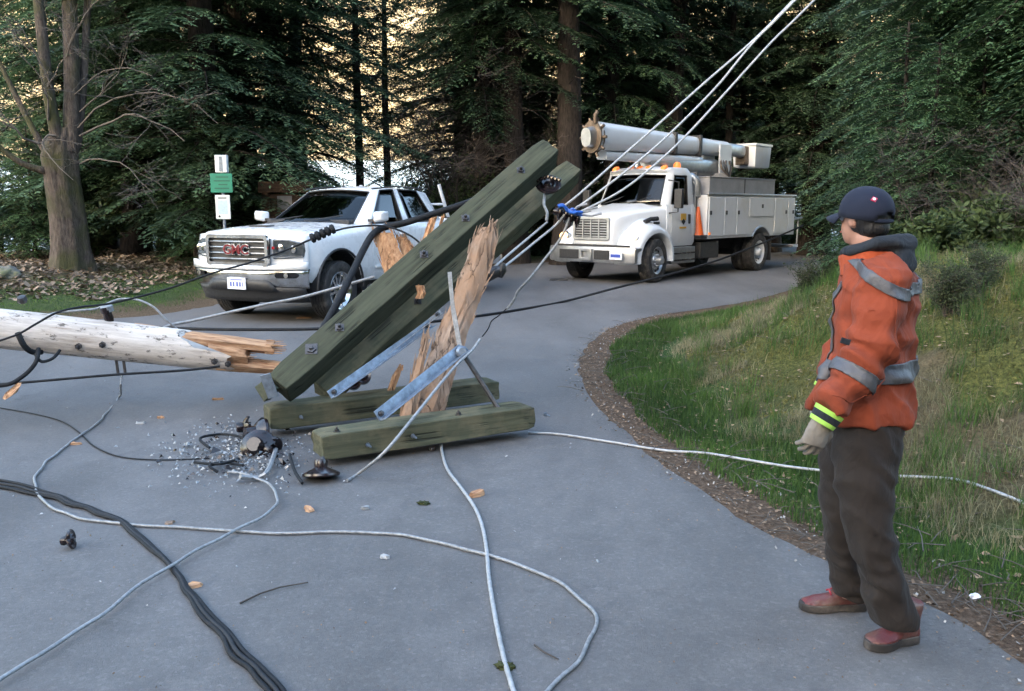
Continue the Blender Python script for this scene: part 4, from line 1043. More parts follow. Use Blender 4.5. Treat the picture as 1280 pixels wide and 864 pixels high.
bm = BM(); add_tube(bm, [(-7.12, 1.12, .62), (-7.35, 1.14, .62), (-7.40, 1.14, 1.35), (-7.12, 1.12, 1.45)], .02, 6); add_tube(bm, [(-7.1, 1.15, 1.35), (-7.5, 1.2, 1.38)], .035, 6); obj('rear_rail', bm, M_STEEL, TK, auto=40)
# traffic cones stacked on a side holder
cn = thing('traffic_cone', 'orange traffic cone standing on the side step behind the bucket truck cab', 'traffic cone')
bm = BM(); add_box(bm, (-.19, -.17, 0), (.19, .17, .035)); obj('base', bm, M_BLACK, cn, bevel=.01)
bm = BM(); add_lathe(bm, [(.15, .035), (.13, .10), (.032, .70), (.022, .71)], 20); obj('cone', bm, M_ORANGE, cn, auto=40)
bm = BM(); add_lathe(bm, [(.098, .29), (.078, .41)], 20, cap=False); c_ = obj('collar', bm, M_ORANGE, cn, auto=40); c_.scale = (1.02, 1.02, 1)
MTK = Matrix.Translation(TK.location) @ Matrix.Rotation(3.985, 4, 'Z') @ Matrix.Scale(.985, 4)
cn.matrix_basis = MTK @ Matrix.Translation((-1.97, 1.02, .985))
obj('cone_shelf', box((-2.11, .80, .93), (-1.82, 1.20, .98)), M_BLACK, TK)
obj('side_tank', box((-2.9, .70, .45), (-2.0, 1.1, .86)), M_BLACK, TK, bevel=.02)
# boom
bm = BM()
def boxtube(bm, a, b_, w0, h0, w1, h1, n=10, round_=.35):
    a = Vector(a); b_ = Vector(b_); t = (b_ - a).normalized(); s = Vector((0, 1, 0)); u = t.cross(s) * -1
    if u.z < 0: u = -u
    rings = []
    for p, w_, h_ in ((a, w0, h0), (b_, w1, h1)):
        ring = []
        for k in range(24):
            an = 2 * pi * k / 24; c, s2 = cos(an), sin(an); e = 1 - round_
            ring.append(p + s * (abs(c) ** e * (1 if c > 0 else -1)) * w_ / 2 + u * (abs(s2) ** e * (1 if s2 > 0 else -1)) * h_ / 2)
        rings.append(ring)
    add_loft(bm, rings); bmesh.ops.recalc_face_normals(bm, faces=bm.faces)
boxtube(bm, (.90, 0, 3.24), (-5.0, 0, 3.24), .50, .64, .36, .38)
bt = obj('upper_boom', bm, M_TWHITE, TK, auto=40)
bm = BM(); boxtube(bm, (1.20, 0, 3.20), (.88, 0, 3.22), .26, .40, .34, .52, round_=.2); kn = obj('boom_knuckle', bm, M_STEEL, TK, auto=40)
bm = BM()
for x in (.98, .86): add_loft(bm, [[(x + dx, .27 * cos(a), 3.22 + .35 * sin(a)) for a in [2 * pi * k / 20 for k in range(20)]] for dx in (-.02, .02)])
M_BRASS = mat('rusty_fittings', (.11, .08, .055), .5, .4, var=.5, vs=12)
obj('knuckle_flange', bm, M_BRASS, kn, auto=40)
for k in range(10):
    a = 2 * pi * k / 10; bm = BM(); add_lathe(bm, [(.035, 0), (.035, .10)], 8, align((.92, .26 * cos(a), 3.21 + .34 * sin(a)), (0, cos(a), sin(a)))); obj('bolt', bm, M_BRASS, kn)
bm = BM(); add_tube(bm, [(1.0, .1, 3.5), (1.03, .12, 3.68), (.98, .14, 3.76)], .045, 8); obj('hose_fitting', bm, M_BRASS, kn, auto=40)
bm = BM(); boxtube(bm, (.6, 0, 2.84), (-3.6, 0, 2.86), .30, .20, .34, .26); obj('lower_boom', bm, M_TWHITE, TK, auto=40)
bm = BM(); boxtube(bm, (-1.2, 0, 2.74), (-4.4, 0, 2.72), .30, .36, .40, .44); obj('boom_insert', bm, M_STEEL, TK, auto=40)
for x in (-2.2, -3.4): obj('boom_strap', box((x - .05, -.235, 2.98), (x + .05, .235, 3.50)), M_BLACK, bt, bevel=.01)
obj('boom_rest', box((-1.72, -.25, 2.5), (-1.60, .25, 2.70)), M_BLACK, TK, bevel=.01)
bm = BM(); add_tube(bm, [(-4.6, 0, 1.05), (-4.6, 0, 2.58)], .26, 16); add_tube(bm, [(-4.6, 0, 2.45), (-4.6, 0, 2.57)], .40, 20); obj('pedestal', bm, M_GREY, TK, auto=40)
for s_ in (-1, 1): obj('turret_plate', box((-4.95, s_ * .25 - .03, 2.55), (-4.3, s_ * .25 + .03, 3.35)), M_TWHITE, TK, bevel=.03)
bm = BM(); add_tube(bm, [(-4.7, .0, 2.55), (-3.0, 0, 2.55)], .09, 10); obj('hydraulic_ram', bm, M_STEEL, TK, auto=40)
for k in range(6):
    a0 = rg_ = random.Random(k); bm = BM(); add_tube(bm, spline([(-4.9 + .1 * k, .24, 2.95), (-4.8 + .1 * k + a0.uniform(-.1, .1), .36, 2.70), (-4.6, .30 + a0.uniform(0, .1), 2.45), (-4.7 + .1 * k, .28, 2.2)], 5), .025, 6); obj('hydraulic_hose', bm, M_BRASS if k % 2 else M_BLACK, TK, auto=40)
bm = BM(); boxtube(bm, (-5.0, 0, 3.24), (-6.0, 0, 3.22), .30, .34, .30, .34); obj('boom_tip', bm, M_STEEL, TK, auto=40)
# bucket
bm = BM(); rings = []
for z, w_ in ((2.78, .34), (2.82, .37), (3.36, .40), (3.38, .43), (3.44, .43), (3.44, .385), (2.88, .34)):
    rings.append([(-6.65 + 1.35 * w_ * c, .0 + w_ * s, z) for c, s in [(max(-.92, min(.92, 1.25 * cos(a))), max(-.92, min(.92, 1.25 * sin(a)))) for a in [2 * pi * k / 24 for k in range(24)]]])
add_loft(bm, rings); bmesh.ops.recalc_face_normals(bm, faces=bm.faces); obj('bucket', bm, M_TWHITE, TK, auto=35)
obj('bucket_bracket', box((-6.2, -.15, 2.85), (-5.95, .15, 3.35)), M_BRASS, TK, bevel=.02)
bm = BM(); add_lathe(bm, [(.09, 0), (.09, .10), (.05, .15), (.001, .16)], 12, Matrix.Translation((-2.05, .35, 2.62))); add_box(bm, (-2.1, .25, 2.40), (-2.0, .45, 2.62)); obj('beacon', bm, M_MARK, TK, auto=40)
bm = BM(); add_tube(bm, [(-2.05, -.9, .9), (-2.05, -.9, 2.5), (-2.05, .9, 2.5), (-2.05, .9, .9)], .035, 8); obj('headboard_frame', bm, M_BLACK, TK, auto=40)
# ------------------------------------------------------------------ the broken pole and its crossarms
def wood_mat(name, lo, hi, fib=26, st=(.06, 1, 1), patch=None, bmp=.8, rough=.85):
    m, nt, b = _new(name)
    n1 = noise_tex(nt, fib, 6, .65, stretch=st, dist=.3); n2 = noise_tex(nt, 3.2, 5, .6)
    c = ramp(nt, n1.outputs['Fac'], [(.30, lo), (.70, hi)]).outputs[0]
    if patch: c = mixc(nt, ramp(nt, n2.outputs['Fac'], [(.46, 0), (.64, .75)]).outputs[0], c, patch)
    nt.links.new(c, b.inputs['Base Color']); b.inputs['Roughness'].default_value = rough; b.inputs['Specular IOR Level'].default_value = .25
    n5 = noise_tex(nt, 11, 3, .5, stretch=tuple(.25 * q if q < 1 else q for q in st), dist=.2)
    ckr = ramp(nt, n5.outputs['Fac'], [(.475, 0), (.495, .85), (.505, .85), (.525, 0)]).outputs[0]; nm5 = noise_tex(nt, 2.3, 2); mk = ramp(nt, nm5.outputs['Fac'], [(.48, 0), (.56, .9)]).outputs[0]
    mu = N(nt, 'ShaderNodeMath', operation='MULTIPLY'); nt.links.new(ckr, mu.inputs[0]); nt.links.new(mk, mu.inputs[1])
    c = mixc(nt, mu.outputs[0], c, tuple(q * .35 for q in lo)); nt.links.new(c, b.inputs['Base Color'])
    inv = N(nt, 'ShaderNodeMath', operation='SUBTRACT', i_0=1.0); nt.links.new(mu.outputs[0], inv.inputs[1])
    pv = bump(nt, b, n1.outputs['Fac'], bmp, .006); bump(nt, b, inv.outputs[0], 1.0, .006, pv); return m
M_GREENW = wood_mat('green_treated_timber', (.030, .033, .021), (.078, .084, .054), patch=(.066, .068, .045))  # front long arm's tone darkened to stand for its shaded underside
M_GREENW2 = wood_mat('green_brown_timber', (.040, .042, .026), (.105, .105, .064), patch=(.15, .128, .078))  # worn brown patches; lightened overall to stand for the rear arm's lit face
M_SPLIT = wood_mat('fresh_split_wood', (.20, .085, .038), (.56, .33, .18), 40, (1, 1, .10), bmp=1.)
M_SPLITX = wood_mat('fresh_split_wood_across', (.20, .085, .04), (.62, .385, .225), 46, (.10, 1, 1), bmp=1.)
M_GREYW = wood_mat('weathered_pole_wood', (.15, .10, .072), (.34, .255, .195), 24, (1, 1, .10), patch=(.25, .15, .09))
M_ZINC = mat('galvanised_steel', (.20, .235, .28), .45, .75, var=.35, vs=18, rvar=.12)
M_BOLT = mat('dark_bolt_steel', (.09, .085, .085), .45, .8, var=.4, vs=20)
M_CERA = mat('dark_brown_glazed_ceramic', (.014, .008, .009), .24, var=.5, vs=18, coat=.15)
M_ALU = mat('bare_aluminium_wire', (.27, .275, .28), .5, .4, var=.3, vs=40, bmp=.8, bs=220, bd=.003)
M_ALUW = mat('bright_aluminium_wire', (.36, .365, .37), .55, .25, var=.2, vs=40, bmp=.8, bs=220, bd=.003)
M_BLKC = mat('black_cable', (.012, .013, .015), .7, spec=.25, var=.35, vs=30, bmp=.3, bs=90)
M_GLSH = mat('broken_glass', (.22, .235, .25), .3, .1, var=.6, vs=50)

def px_up(a, ang):  # helper not used for placement, only for rolls
    return None
def beam(name, a, b_, w1, w2, m, parent, label=None, notch=0):
    """timber whose near top edge runs a -> b; w1, w2 are the two side vectors"""
    a = Vector(a); b_ = Vector(b_); L = (b_ - a).length; d = (b_ - a).normalized()
    w1 = Vector(w1); w1 = (w1 - d * w1.dot(d)).normalized() * w1.length
    l2 = Vector(w2).length; w2n = d.cross(w1.normalized()); w2 = (w2n if w2n.dot(Vector(w2)) > 0 else -w2n) * l2
    M_ = Matrix(((d.x, w1.normalized().x, w2.normalized().x, a.x), (d.y, w1.normalized().y, w2.normalized().y, a.y), (d.z, w1.normalized().z, w2.normalized().z, a.z), (0, 0, 0, 1)))
    bm = BM(); n = 26; rings = []
    for i in range(n + 1):
        x = L * i / n; ch = .012 if i in (0, n) else 0
        ring = []
        for (u, v) in ((0, 0), (.33, 0), (.66, 0), (1, 0), (1, .5), (1, 1), (.66, 1), (.33, 1), (0, 1), (0, .5)):
            uu = u * w1.length; vv = v * l2
            k = .0035
            uu += noise.noise((x * 2, u * 9 + a.x * 5, v * 7)) * k * 2; vv += noise.noise((x * 2 + 9, u * 9, v * 7 + a.y)) * k * 2
            uu += (ch if u == 0 else -ch if u == 1 else 0); vv += (ch if v == 0 else -ch if v == 1 else 0)
            xx = x + (noise.noise((u * 8, v * 8, a.x)) * .012 if i in (0, n) else 0)
            ring.append((xx, uu, vv))
        rings.append(ring)
    add_loft(bm, rings); bmesh.ops.recalc_face_normals(bm, faces=bm.faces)
    o = obj(name, bm, m, parent); o.matrix_basis = (parent.matrix_basis.inverted() @ M_) if parent else M_
    b2 = o.modifiers.new('bevel', 'BEVEL'); b2.width = .007; b2.segments = 2; b2.limit_method = 'ANGLE'; b2.angle_limit = radians(50)
    set_auto(o.data, 50)
    if label: o['label'] = label
    return o, M_, L, w1.length, l2
def bolt_on(par, M_, x, u, v, axis='v', r=.016, l=.05, washer=True, m=None):
    """bolt through a beam (local coordinates of the beam)"""
    d = {'u': Vector((0, -1, 0)), 'U': Vector((0, 1, 0)), 'v': Vector((0, 0, -1)), 'V': Vector((0, 0, 1))}[axis]
    bm = BM(); MM = align((x, u, v), d)
    if washer: add_lathe(bm, [(r * 2.1, -.004), (r * 2.1, .005)], 4, MM)
    add_lathe(bm, [(r * 1.25, .005), (r * 1.25, .02)], 6, MM); add_lathe(bm, [(r * .6, .02), (r * .6, l), (r * .45, l + .005)], 8, MM)
    return obj('bolt', bm, m or M_BOLT, par, auto=30)
def strap(bm, a, b_, w, t, side):
    """flat bar"""
    a = Vector(a); b_ = Vector(b_); d = (b_ - a).normalized(); s = Vector(side); s = (s - d * s.dot(d)).normalized() * w / 2; u = d.cross(s).normalized() * t / 2
    add_loft(bm, [[a + s + u, a - s + u, a - s - u, a + s - u], [b_ + s + u, b_ - s + u, b_ - s - u, b_ + s - u]])
def angle_iron(name, a, b_, w, t, side, other, parent, m=None):
    bm = BM(); a = Vector(a); b_ = Vector(b_); d = (b_ - a).normalized()
    s = Vector(side); s = (s - d * s.dot(d)).normalized(); o_ = Vector(other); o_ = (o_ - d * o_.dot(d) - s * o_.dot(s)).normalized()
    prof = [(0, 0), (w, 0), (w, t), (t, t), (t, w), (0, w)]
    add_loft(bm, [[a + s * p + o_ * q for p, q in prof], [b_ + s * p + o_ * q for p, q in prof]]); bmesh.ops.recalc_face_normals(bm, faces=bm.faces)
    x = obj(name, bm, m or M_ZINC, parent, world=True, bevel=.003)
    for f_ in (.04, .96):
        p = a.lerp(b_, f_) + s * w * .5 + o_ * t; bb = BM()
        add_lathe(bb, [(.02, 0), (.02, .012), (.012, .014), (.010, .03)], 8, align(p, o_)); 
        bb2 = obj('bolt', bb, M_BOLT, x, auto=30); bmesh_tr(bb2, parent)
    return x
def bmesh_tr(o, parent):
    o.data.transform(parent.matrix_basis.inverted())

WR = thing('crossarm_wreck', 'broken pole top of green timber crossarms, steel braces and a splintered stub', 'crossarms', G(480, 560))
UP = Vector((0, 0, 1))
# two lower arms lying on the road
aC, bC = P(404, 577, 5.5), P(669, 536, 6.25)
C_, MC, LC, _, _ = beam('crossarm', aC, bC, (0, 0, .165), (-.12, .22, 0), M_GREENW2, WR, 'front lower green crossarm, nearest to the camera and lying flat on the road')
C_.data  # near face is the w1 (up) side
aB, bB = P(339, 539, 6.25), P(625, 501, 7.1)
B_, MB_, LB, _, _ = beam('crossarm', aB, bB, (0, 0, .165), (-.12, .22, 0), M_GREENW2, WR, 'rear lower green crossarm lying behind the front one')
for x, u in ((.30, .07), (.62, .085), (1.66, .10)): bolt_on(C_, MC, x, u, 0, 'v', .012, .07, False, M_ZINC)
for x in (.12, 1.0): bolt_on(C_, MC, x, .165, .07, 'U', .012, .03)
for x, u in ((.22, .08), (.95, .09), (1.75, .09)): bolt_on(B_, MB_, x, u, 0, 'v', .012, .05, False, M_ZINC)
# two long arms standing up out of the wreck
def side_vecs(a, b_, w1l, w2l, tilt):
    d = (Vector(b_) - Vector(a)).normalized(); view = ((Vector(a) + Vector(b_)) / 2 - Vector((0, 0, CH))).normalized()
    inpl = d.cross(view).normalized()
    if inpl.z > 0: inpl = -inpl
    toward = inpl.cross(d).normalized()
    if toward.dot(view) > 0: toward = -toward
    w1 = inpl * cos(tilt) + toward * sin(tilt); w2 = -toward * cos(tilt) + inpl * sin(tilt)
    return w1 * w1l, w2 * w2l
aA, bA = P(334, 466, 6.3), P(677, 172, 7.95)
w1, w2 = side_vecs(aA, bA, .205, .235, radians(28))
A_, MA, LA, _, _ = beam('crossarm', aA, bA, w1, w2, M_GREENW, WR, 'front long green crossarm leaning up to the right, its top end the higher one')
a2, b2 = P(389, 474, 6.66), P(707, 199, 8.5)
w1b, w2b = side_vecs(a2, b2, .195, .20, radians(28))
A2, MA2, LA2, _, _ = beam('crossarm', a2, b2, w1b, w2b, M_GREENW2, WR, 'rear long green crossarm leaning behind the front one, partly hidden by it')
for x in (.62, 1.55, 2.05, LA - .42): bolt_on(A_, MA, x, .11, 0, 'v', .022, .045)
for x in (.35,): bolt_on(A_, MA, x, .09, 0, 'v', .03, .03)
for x in (1.1, LA2 - .35): bolt_on(A2, MA2, x, .10, 0, 'v', .02, .04)
# dark block and bracket plate at the foot of the front long arm
bm = BM(); add_loft(bm, [[P(318, 484, 6.2), P(331, 474, 6.15), P(345, 486, 6.12), P(330, 503, 6.12)], [P(322, 482, 6.42), P(334, 474, 6.4), P(352, 485, 6.4), P(338, 500, 6.4)]]); bmesh.ops.recalc_face_normals(bm, faces=bm.faces)
obj('timber_block', bm, M_GREENW, WR, world=True, bevel=.006)
bm = BM(); strap(bm, P(331, 468, 5.97), P(342, 497, 5.98), .075, .012, (1, 0, .1)); obj('bracket_plate', bm, M_ZINC, WR, world=True, bevel=.002)
# braces
angle_iron('brace', P(474, 527, 5.60), P(580, 441, 6.28), .075, .008, (-.4, 0, .8), (.3, -.9, .3), WR)
angle_iron('brace', P(414, 499, 6.2), P(540, 409, 7.0), .065, .008, (-.4, 0, .8), (.3, -.9, .3), WR)
angle_iron('brace', P(418, 493, 6.28), P(552, 392, 7.1), .03, .006, (-.4, 0, .8), (.3, -.9, .3), WR, M_ALU)
bm = BM(); add_tube(bm, [P(576, 438, 6.32), P(600, 475, 6.3), P(623, 511, 6.25)], .019, 8); obj('brace_rod', bm, M_BOLT, WR, world=True, auto=40)
bm = BM(); strap(bm, P(562, 340, 6.35), P(566, 385, 6.32), .030, .008, (1, 0, 0)); strap(bm, P(566, 385, 6.32), P(576, 440, 6.27), .034, .008, (1, 0, 0)); obj('hanger_strap', bm, M_ALU, WR, world=True, bevel=.002)
bm = BM(); add_lathe(bm, [(.03, -.05), (.045, -.03), (.045, .03), (.03, .05)], 10, align(P(577, 440, 6.25), (.2, -1, .2))); obj('brace_knot', bm, M_ZINC, WR, world=True, auto=30)

# splintered stub: stacked rows of (left px, right px, py, depth)
def splinter(name, rows, thick, m, parent=None, seed=0, nf=11, spikes=0, spike_h=.12, world=True, jag=.012, bulge=.35):
    bm = BM(); rings = []
    for j, (l, r_, y, Y) in enumerate(rows):
        a, b_ = P(l, y, Y), P(r_, y, Y); wd = (b_ - a); ring = []
        for i in range(nf):
            t = i / (nf - 1); p = a + wd * t
            q = noise.noise((t * 9 + seed, j * .35, seed)) * jag * 2.0
            ring.append(p + Vector((0, -(sin(pi * t) * wd.length * bulge) + q, 0)))
        for i in range(nf - 2, 0, -1):
            t = i / (nf - 1); ring.append(a + wd * t + Vector((0, thick * sin(pi * t) ** .5 + noise.noise((t * 5, j, seed + 4)) * jag * 2, 0)))
        rings.append(ring)
    R_ = add_loft(bm, rings)
    # jagged fibres at both ends
    rr_ = random.Random(seed)
    for end, sgn in ((R_[0], 1), (R_[-1], -1)):
        if not spikes: break
        ax = (end[0].co - (R_[1] if sgn > 0 else R_[-2])[0].co).normalized()
        if sgn < 0: continue
        n = len(end); c = sum((v.co for v in end), Vector()) / n
        for k in range(spikes):
            i = rr_.randrange(nf - 1); p = end[i].co.lerp(c, rr_.uniform(0, .8)); w_ = rr_.uniform(.010, .028); h = spike_h * rr_.uniform(.3, 1.2)
            base = [p + Vector((-w_, -w_ * .5, -.03)), p + Vector((w_, -w_ * .5, -.03)), p + Vector((w_ * .6, w_, -.03)), p + Vector((-w_ * .6, w_, -.03))]
            tip = p + ax * h + Vector((rr_.uniform(-.02, .02), rr_.uniform(-.01, .01), 0))
            top = [tip + (q - p) * .22 for q in base]
            add_loft(bm, [base, top])
    if spikes >= 4:   # slivers lifting off the long edges
        for q in range(spikes * 11):
            j = rr_.randrange(len(rings) - 1); i = rr_.choice((0, 0, nf - 1, nf - 1, rr_.randrange(nf))); p = Vector(rings[j][i]).lerp(Vector(rings[j + 1][i]), rr_.random())
            ax = (Vector(rings[j][i]) - Vector(rings[j + 1][i])).normalized(); L = rr_.uniform(.04, .16); w_ = rr_.uniform(.003, .009); o_ = Vector((rr_.uniform(-1, 1) * .25, -rr_.uniform(0, .22), 0))
            base = [p + Vector((-w_, -w_, 0)), p + Vector((w_, -w_, 0)), p + Vector((w_, w_, 0)), p + Vector((-w_, w_, 0))]; tp_ = p + (ax + o_) * L
            add_loft(bm, [base, [tp_ + (b0 - p) * .15 for b0 in base]])
    bmesh.ops.recalc_face_normals(bm, faces=bm.faces)
    return obj(name, bm, m, parent, world=bool(parent), auto=28)
rows = [(601, 620, 284, 6.95), (591, 622, 298, 6.92), (587, 619, 310, 6.9), (583, 616, 325, 6.88), (577, 611, 340, 6.84), (571, 606, 357, 6.8), (567, 600, 372, 6.76), (561, 596, 386, 6.74), (553, 591, 400, 6.7), (547, 585, 415, 6.66), (541, 580, 432, 6.62), (533, 573, 452, 6.57), (524, 567, 474, 6.52), (513, 560, 498, 6.46), (500, 554, 522, 6.4), (497, 552, 545, 6.36)]
st_ = splinter('pole_stub', rows, .12, M_GREYW, WR, 3, 15, 7, .09, jag=.008, bulge=.22)
st_['label'] = 'tall splintered upright piece of the broken pole'
rows = [(598, 610, 280, 6.82), (590, 606, 296, 6.80), (584, 598, 318, 6.77), (574, 588, 345, 6.71), (568, 580, 370, 6.66)]
splinter('torn_face', rows, .04, M_SPLIT, st_, 5, 7, 4, .07, jag=.02)
st_2 = bpy.context.scene.objects['torn_face']; st_2.data.transform(WR.matrix_basis.inverted()) if False else None
splinter('torn_face', [(551, 565, 379, 6.60), (549, 565, 390, 6.6), (545, 561, 412, 6.57)], .04, M_SPLIT, st_, 8, 7, 4, .04, jag=.02)
splinter('torn_face', [(619, 627, 280, 6.95), (615, 623, 296, 6.95), (609, 617, 318, 6.92)], .03, M_SPLIT, st_, 9, 5, 2, .05, jag=.02)
splinter('splinter', [(529, 537, 418, 6.45), (524, 533, 440, 6.43), (516, 528, 466, 6.4), (508, 524, 495, 6.36), (500, 520, 520, 6.32)], .03, M_GREYW, WR, 12, 7, 4, .05, jag=.015)
splinter('splinter', [(498, 503, 458, 6.75), (490, 500, 470, 6.72), (484, 493, 488, 6.7)], .02, M_SPLIT, WR, 14, 5, 2, .04)
# torn planks behind the front long arm
splinter('torn_plank', [(467, 491, 291, 7.75), (472, 498, 310, 7.7), (479, 512, 335, 7.62), (492, 530, 368, 7.5), (500, 545, 395, 7.4)], .05, M_SPLIT, WR, 21, 9, 4, .05, jag=.006, bulge=.10)
splinter('torn_plank', [(497, 508, 296, 7.85), (500, 517, 310, 7.8), (510, 530, 335, 7.7), (520, 545, 362, 7.6)], .04, M_SPLIT, WR, 23, 7, 4, .04, jag=.006, bulge=.1)
splinter('splinter', [(519, 530, 357, 6.98), (522, 533, 366, 6.95), (519, 530, 373, 6.95)], .03, M_SPLIT, WR, 25, 6, 3, .02, jag=.02)

# insulators
def disc_insulator(parent, M_, r=.085, n=1, m=None, name='insulator'):
    bm = BM(); z = 0
    for k in range(n):
        add_lathe(bm, [(.001, z), (.035, z), (.042, z + .02), (.040, z + .05), (.06, z + .06), (r, z + .085), (r * 1.02, z + .098), (r * .97, z + .105), (r * .6, z + .098), (r * .5, z + .112), (r * .3, z + .10), (.02, z + .115), (.001, z + .115)], 24); z += .125
    bmesh.ops.transform(bm, matrix=M_, verts=bm.verts)
    return obj(name, bm, m or M_CERA, parent, world=bool(parent), auto=35)
disc_insulator(WR, align(P(401, 574, 5.30), (0.05, -.25, -1)), .115)
bm = BM(); add_tube(bm, [P(404, 572, 5.42), P(400, 590, 5.3)], .012, 6); obj('insulator_pin', bm, M_BOLT, WR, world=True)
disc_insulator(WR, align(P(540, 560, 5.95), (0, -.1, -1)) @ Matrix.Scale(.62, 4), .07)
disc_insulator(WR, align(P(684, 240, 8.0), (.05, -.7, .7)), .115)
bm = BM()
for k in range(7): bmesh.ops.create_icosphere(bm, subdivisions=1, radius=.022, matrix=Matrix.Translation(P(672 + k * 4.5, 221 + abs(k - 3) * 1.4, 7.86)))
obj('insulator_ties', bm, M_CERA, WR, world=True, kind='stuff')
bm = BM(); add_tube(bm, spline([P(681, 243, 7.9), P(680, 256, 7.85), P(684, 266, 7.82), P(683, 276, 7.8)], 5), .014, 6); obj('link_rod', bm, M_ALU, WR, world=True, auto=40)
for (px, py, Y) in ((453, 475, 6.9), (441, 482, 6.9)): disc_insulator(WR, align(P(px, py, Y), (.2, -.7, .4)), .06)
# strain insulator string with blue tape and clamps
SI = thing('insulator_string', 'dark insulator string wrapped with blue wire, hanging at the upper crossarm ends', 'insulator', P(703, 270, 7.75))
for k in range(4): disc_insulator(SI, align(P(692 + 7.2 * k, 264 + 2.6 * k, 7.75), (1, -.2, -.2)) @ Matrix.Scale(.72, 4), .11)
M_BLUET = mat('blue_wire', (.02, .10, .42), .4, var=.4, vs=30)
for k in range(3):
    rk = random.Random(40 + k); bm = BM(); add_tube(bm, spline([P(698 + i * 6, 258 + i * 2 + rk.uniform(-4, 3), 7.64 + rk.uniform(-.03, .03)) for i in range(6)], 4), .011, 6); obj('tie_wire', bm, M_BLUET, SI, world=True, auto=40)
for k, (u, v) in enumerate(((727, 266), (735, 262), (740, 270), (722, 258))):
    bm = BM(); add_tube(bm, [P(712, 268, 7.7), P(u, v, 7.66), P(u + 12, v - 3, 7.66)], .010, 6); obj('clamp_finger', bm, M_ALU, SI, world=True, auto=40)

# broken insulators in the glass litter
rgb = random.Random(5)
for (px, py, rx, sc, lb) in ((307, 556, .3, 1.0, 'dark broken insulator lying at the left end of the rear lower crossarm'), (318, 572, 1.1, 1.05, 'largest broken insulator, on its side in the glass litter'), (330, 562, 2.2, .8, 'small dark insulator shard tucked under the end of the rear crossarm'), (296, 545, .2, .7, 'dark insulator fragment farthest left in the glass litter'), (77, 686, .1, .42, 'small black insulator fragment alone on the asphalt at the lower left')):
    g_ = G(px, py); o = disc_insulator(None, Matrix.Identity(4), .09, 1)
    for v_ in o.data.vertices:
        if noise.noise(v_.co * 14 + Vector((px, 0, 0))) > .28: v_.co *= .72
    o.matrix_basis = Matrix.Translation(g_ + Vector((0, 0, .09 * sc))) @ Euler((rx, rx * 2 + 1.2, rx * 3)).to_matrix().to_4x4() @ Matrix.Scale(sc * 1.3, 4); o.name = 'broken_insulator'; tag(o, lb, 'insulator')
for k, pts in enumerate(([(262, 560), (250, 548), (275, 543), (300, 546), (312, 556)], [(345, 562), (335, 588), (322, 597), (300, 596)], [(243, 578), (275, 580), (300, 573)], [(362, 568), (368, 588), (378, 604)], [(272, 590), (262, 582), (280, 578), (304, 582)])):
    bm = BM(); add_tube(bm, spline([G(x, y, .02 + .03 * (i % 2)) for i, (x, y) in enumerate(pts)], 6), .010 if k != 1 else .016, 6)
    tag(obj('wire_scrap', bm, M_BLKC if k != 1 else M_ALU, None, auto=40), ['looped black wire scrap left of the broken insulators', 'bent grey wire scrap right of the broken insulators', 'short straight black wire scrap in the glass litter', 'thin wire scrap beside the insulator under the front crossarm', 'curled black wire scrap in front of the broken insulators'][k], 'wire')
# glass and porcelain litter
rn = np.random.default_rng(4); Q = []
for k in range(830):
    if k < 760: px, py = 288 + rn.normal() * 48, 570 + rn.normal() * 21
    else: px, py = rn.uniform(0, 820), rn.uniform(470, 760)
    if py < 470: continue
    g_ = G(px, py); s = abs(rn.normal()) * (.008 if k < 760 else .004) + .003; an = rn.uniform(0, 6.28); tl = rn.normal(size=3) * .3
    c = Vector((g_.x, g_.y, .006 + s * .6))
    e1 = Vector((cos(an), sin(an), tl[0])) * s; e2 = Vector((-sin(an), cos(an), tl[1])) * s * rn.uniform(.4, 1)
    a, b_, c2, ap = c + e1, c - e1 * .6 + e2, c - e1 * .5 - e2, c + Vector((0, 0, s * .7))
    Q += [(a, b_, ap), (b_, c2, ap), (c2, a, ap)]
quads_mesh('glass_shards', [[tuple(v) for v in q] for q in Q], M_GLSH, kind='stuff', n=3)
bpy.data.objects['glass_shards']['label'] = 'scattered pale glass and porcelain shards on the asphalt beside the broken insulators'
bpy.data.objects['glass_shards']['category'] = 'glass shards'

Q = []
for k in range(230):
    g_ = G(300 + rn.normal() * 40, 566 + rn.normal() * 17); s_ = abs(rn.normal()) * .012 + .005; an = rn.uniform(0, 6.28); c = Vector((g_.x, g_.y, .004 + s_ * .6))
    e1 = Vector((cos(an), sin(an), rn.normal() * .3)) * s_; e2 = Vector((-sin(an), cos(an), rn.normal() * .3)) * s_ * .7
    a, b_, c2, ap = c + e1, c - e1 * .6 + e2, c - e1 * .5 - e2, c + Vector((0, 0, s_ * .8)); Q += [(a, b_, ap), (b_, c2, ap), (c2, a, ap)]
o = quads_mesh('ceramic_crumbs', [[tuple(v) for v in q] for q in Q], M_CERA, kind='stuff', n=3); o['label'] = 'dark crumbs of shattered insulator among the glass shards'; o['category'] = 'ceramic shards'

